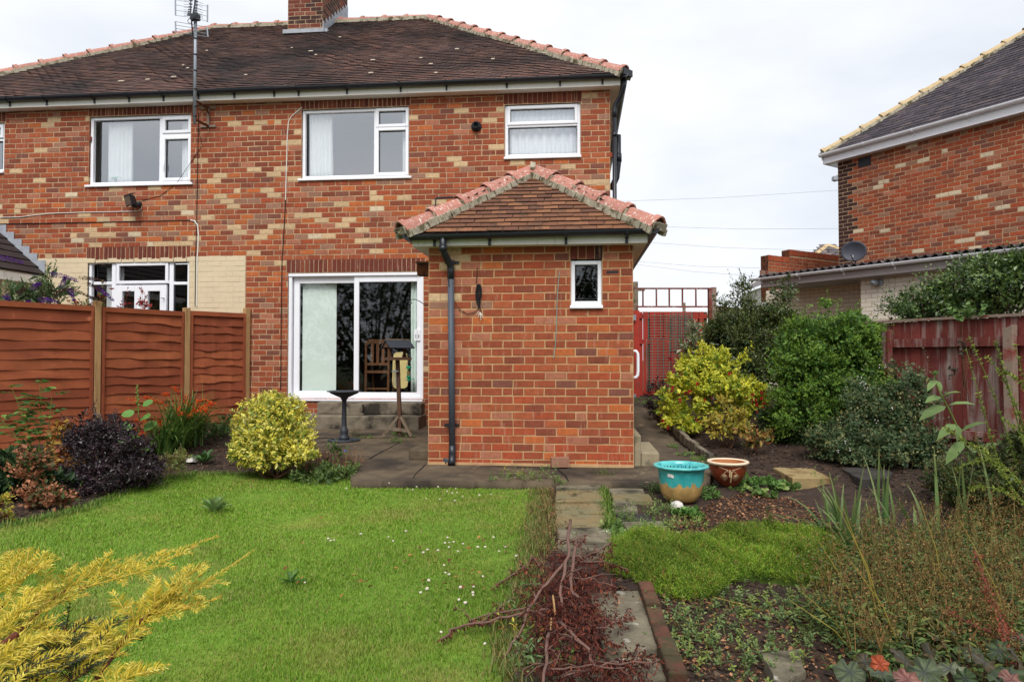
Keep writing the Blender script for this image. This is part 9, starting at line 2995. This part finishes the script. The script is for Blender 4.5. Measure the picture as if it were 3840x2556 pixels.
for (x0, y0, x1, y1, d) in ((1360, 880, 1380, 610, 1.86), (1120, 960, 990, 750, 1.84), (400, 720, 410, 520, 1.9), (560, 690, 620, 540, 1.95), (880, 560, 990, 380, 2.0), (760, 640, 870, 460, 2.0), (1180, 1000, 1150, 830, 1.84), (900, 1180, 830, 1050, 1.74)):
    a, b = atD(*z4(x0, y0), d), atD(*z4(x1, y1), d + 0.05)
    ts = np.linspace(0, 1, 8)[:, None]
    sprig(a + (b - a) * ts + np.array((0.0, 0, 0.006)) * np.sin(ts * math.pi), L0=0.028, tipo=False)
for (x0, y0, x1, y1, d) in ((780, 1430, 900, 1150, 1.66), (560, 1520, 660, 1340, 1.58), (1180, 1150, 1250, 1180, 1.78), (620, 1480, 740, 1260, 1.6), (700, 1500, 860, 1330, 1.6)):
    a, b = atD(*z4(x0, y0), d), atD(*z4(x1, y1), d + 0.05)
    ts = np.linspace(0, 1, 8)[:, None]
    sprig(a + (b - a) * ts, L0=0.022, tipo=False, old=True)
# dark inner sprigs behind
for _ in range(90):
    x, y = r4.uniform(-100, 900), r4.uniform(1000, 1650)
    if y < 1000 + x * 0.25:
        continue
    a = atD(*z4(x, y), r4.uniform(1.75, 2.05))
    dv = un(np.array((r4.uniform(0.1, 1), r4.uniform(-0.2, 0.4), r4.uniform(-0.1, 0.8))))
    ts = np.linspace(0, 1, 6)[:, None]
    sprig(a + dv * 0.11 * ts, L0=0.022, tipo=False, old=r4.random() < 0.6)
link('needle', npmesh('needle', *join(npart)), M['leaf'], yw)
M['yew_bark'] = pm('yew_bark', C(96, 50, 34), rough=0.85, ns=30, na=0.3, bs=80, bump=0.5)
for t_, (x, y) in ((0.9, (150, 1120)), (1.0, (800, 1600)), (0.8, (200, 1700))):
    a = np.array((-1.9, 1.25, -0.07))
    wood.tube([a, a + (0.2, 0.05, 0.25), atD(*z4(x, y), 1.6)], [0.02, 0.013, 0.008], 7)
wood.build('branch', M['yew_bark'], yw, smooth=True)
green.build('twig', pm('yew_twig', C(186, 158, 62), rough=0.7, na=0.1, bump=0), yw, smooth=True)

# ------------------------------------------------------------ trees and a house behind the viewer, mirrored in the glass
def back_tree(x, y, h, rad, seed, label):
    r = np.random.default_rng(seed)
    lobes = [(x + r.normal() * rad * 0.5, y + r.normal() * rad * 0.3, h * r.uniform(0.16, 0.78), rad * r.uniform(0.5, 0.8), rad * 0.6, h * r.uniform(0.18, 0.26), 1.0) for _ in range(9)]
    rt, P, D = bush('garden_tree', label, 'tree', lobes, 900, [C(56, 72, 36), C(70, 88, 44), C(46, 60, 32)], None, ll=0.16, lw=0.09, sl=0.5, nl=6, up=0.3, seed=seed, base=np.array((x, y, -0.08)), nst=16, stem_r=0.09, leaf_name='crown', shell=0.7)
    rt.children[-1].name = 'trunk'


for i, (x, y, h, rad, lab) in enumerate(((-9.0, -8.5, 6.4, 2.8, 'leafy garden tree standing behind the viewer to the left'), (-13.0, -8.0, 6.0, 2.8, 'leafy tree far behind the viewer to the left'), (-5.2, -8.0, 6.2, 2.4, 'rounded leafy tree behind the viewer slightly left'), (-1.2, -8.0, 6.0, 2.6, 'broad leafy tree directly behind the viewer'), (2.8, -8.5, 6.4, 2.6, 'tall leafy tree behind the viewer to the right'), (6.4, -7.0, 5.6, 2.4, 'leafy tree by the right fence behind the viewer'))):
    back_tree(x, y, h, rad, 400 + i, lab)
hg = root('opposite_house', (-25.5, -16, 0), 'brick house opposite with a dark hipped roof, behind the viewer', 'house')
MB().box((-31, -20, 0), (-20, -13.5, 4.6)).build('wall', M['brick_plain'] if 'brick_plain' in M else pm('brick_plain', C(140, 74, 56), rough=0.9, na=0.2, bump=0.3), hg)
MB().add([(-31.4, -20.4, 4.6), (-19.6, -20.4, 4.6), (-19.6, -13.1, 4.6), (-31.4, -13.1, 4.6), (-28, -16.7, 8.0), (-23, -16.7, 8.0)], [(3, 2, 5, 4), (1, 0, 4, 5), (2, 1, 5), (0, 3, 4)]).build('roof', M['roof_felt'], hg)
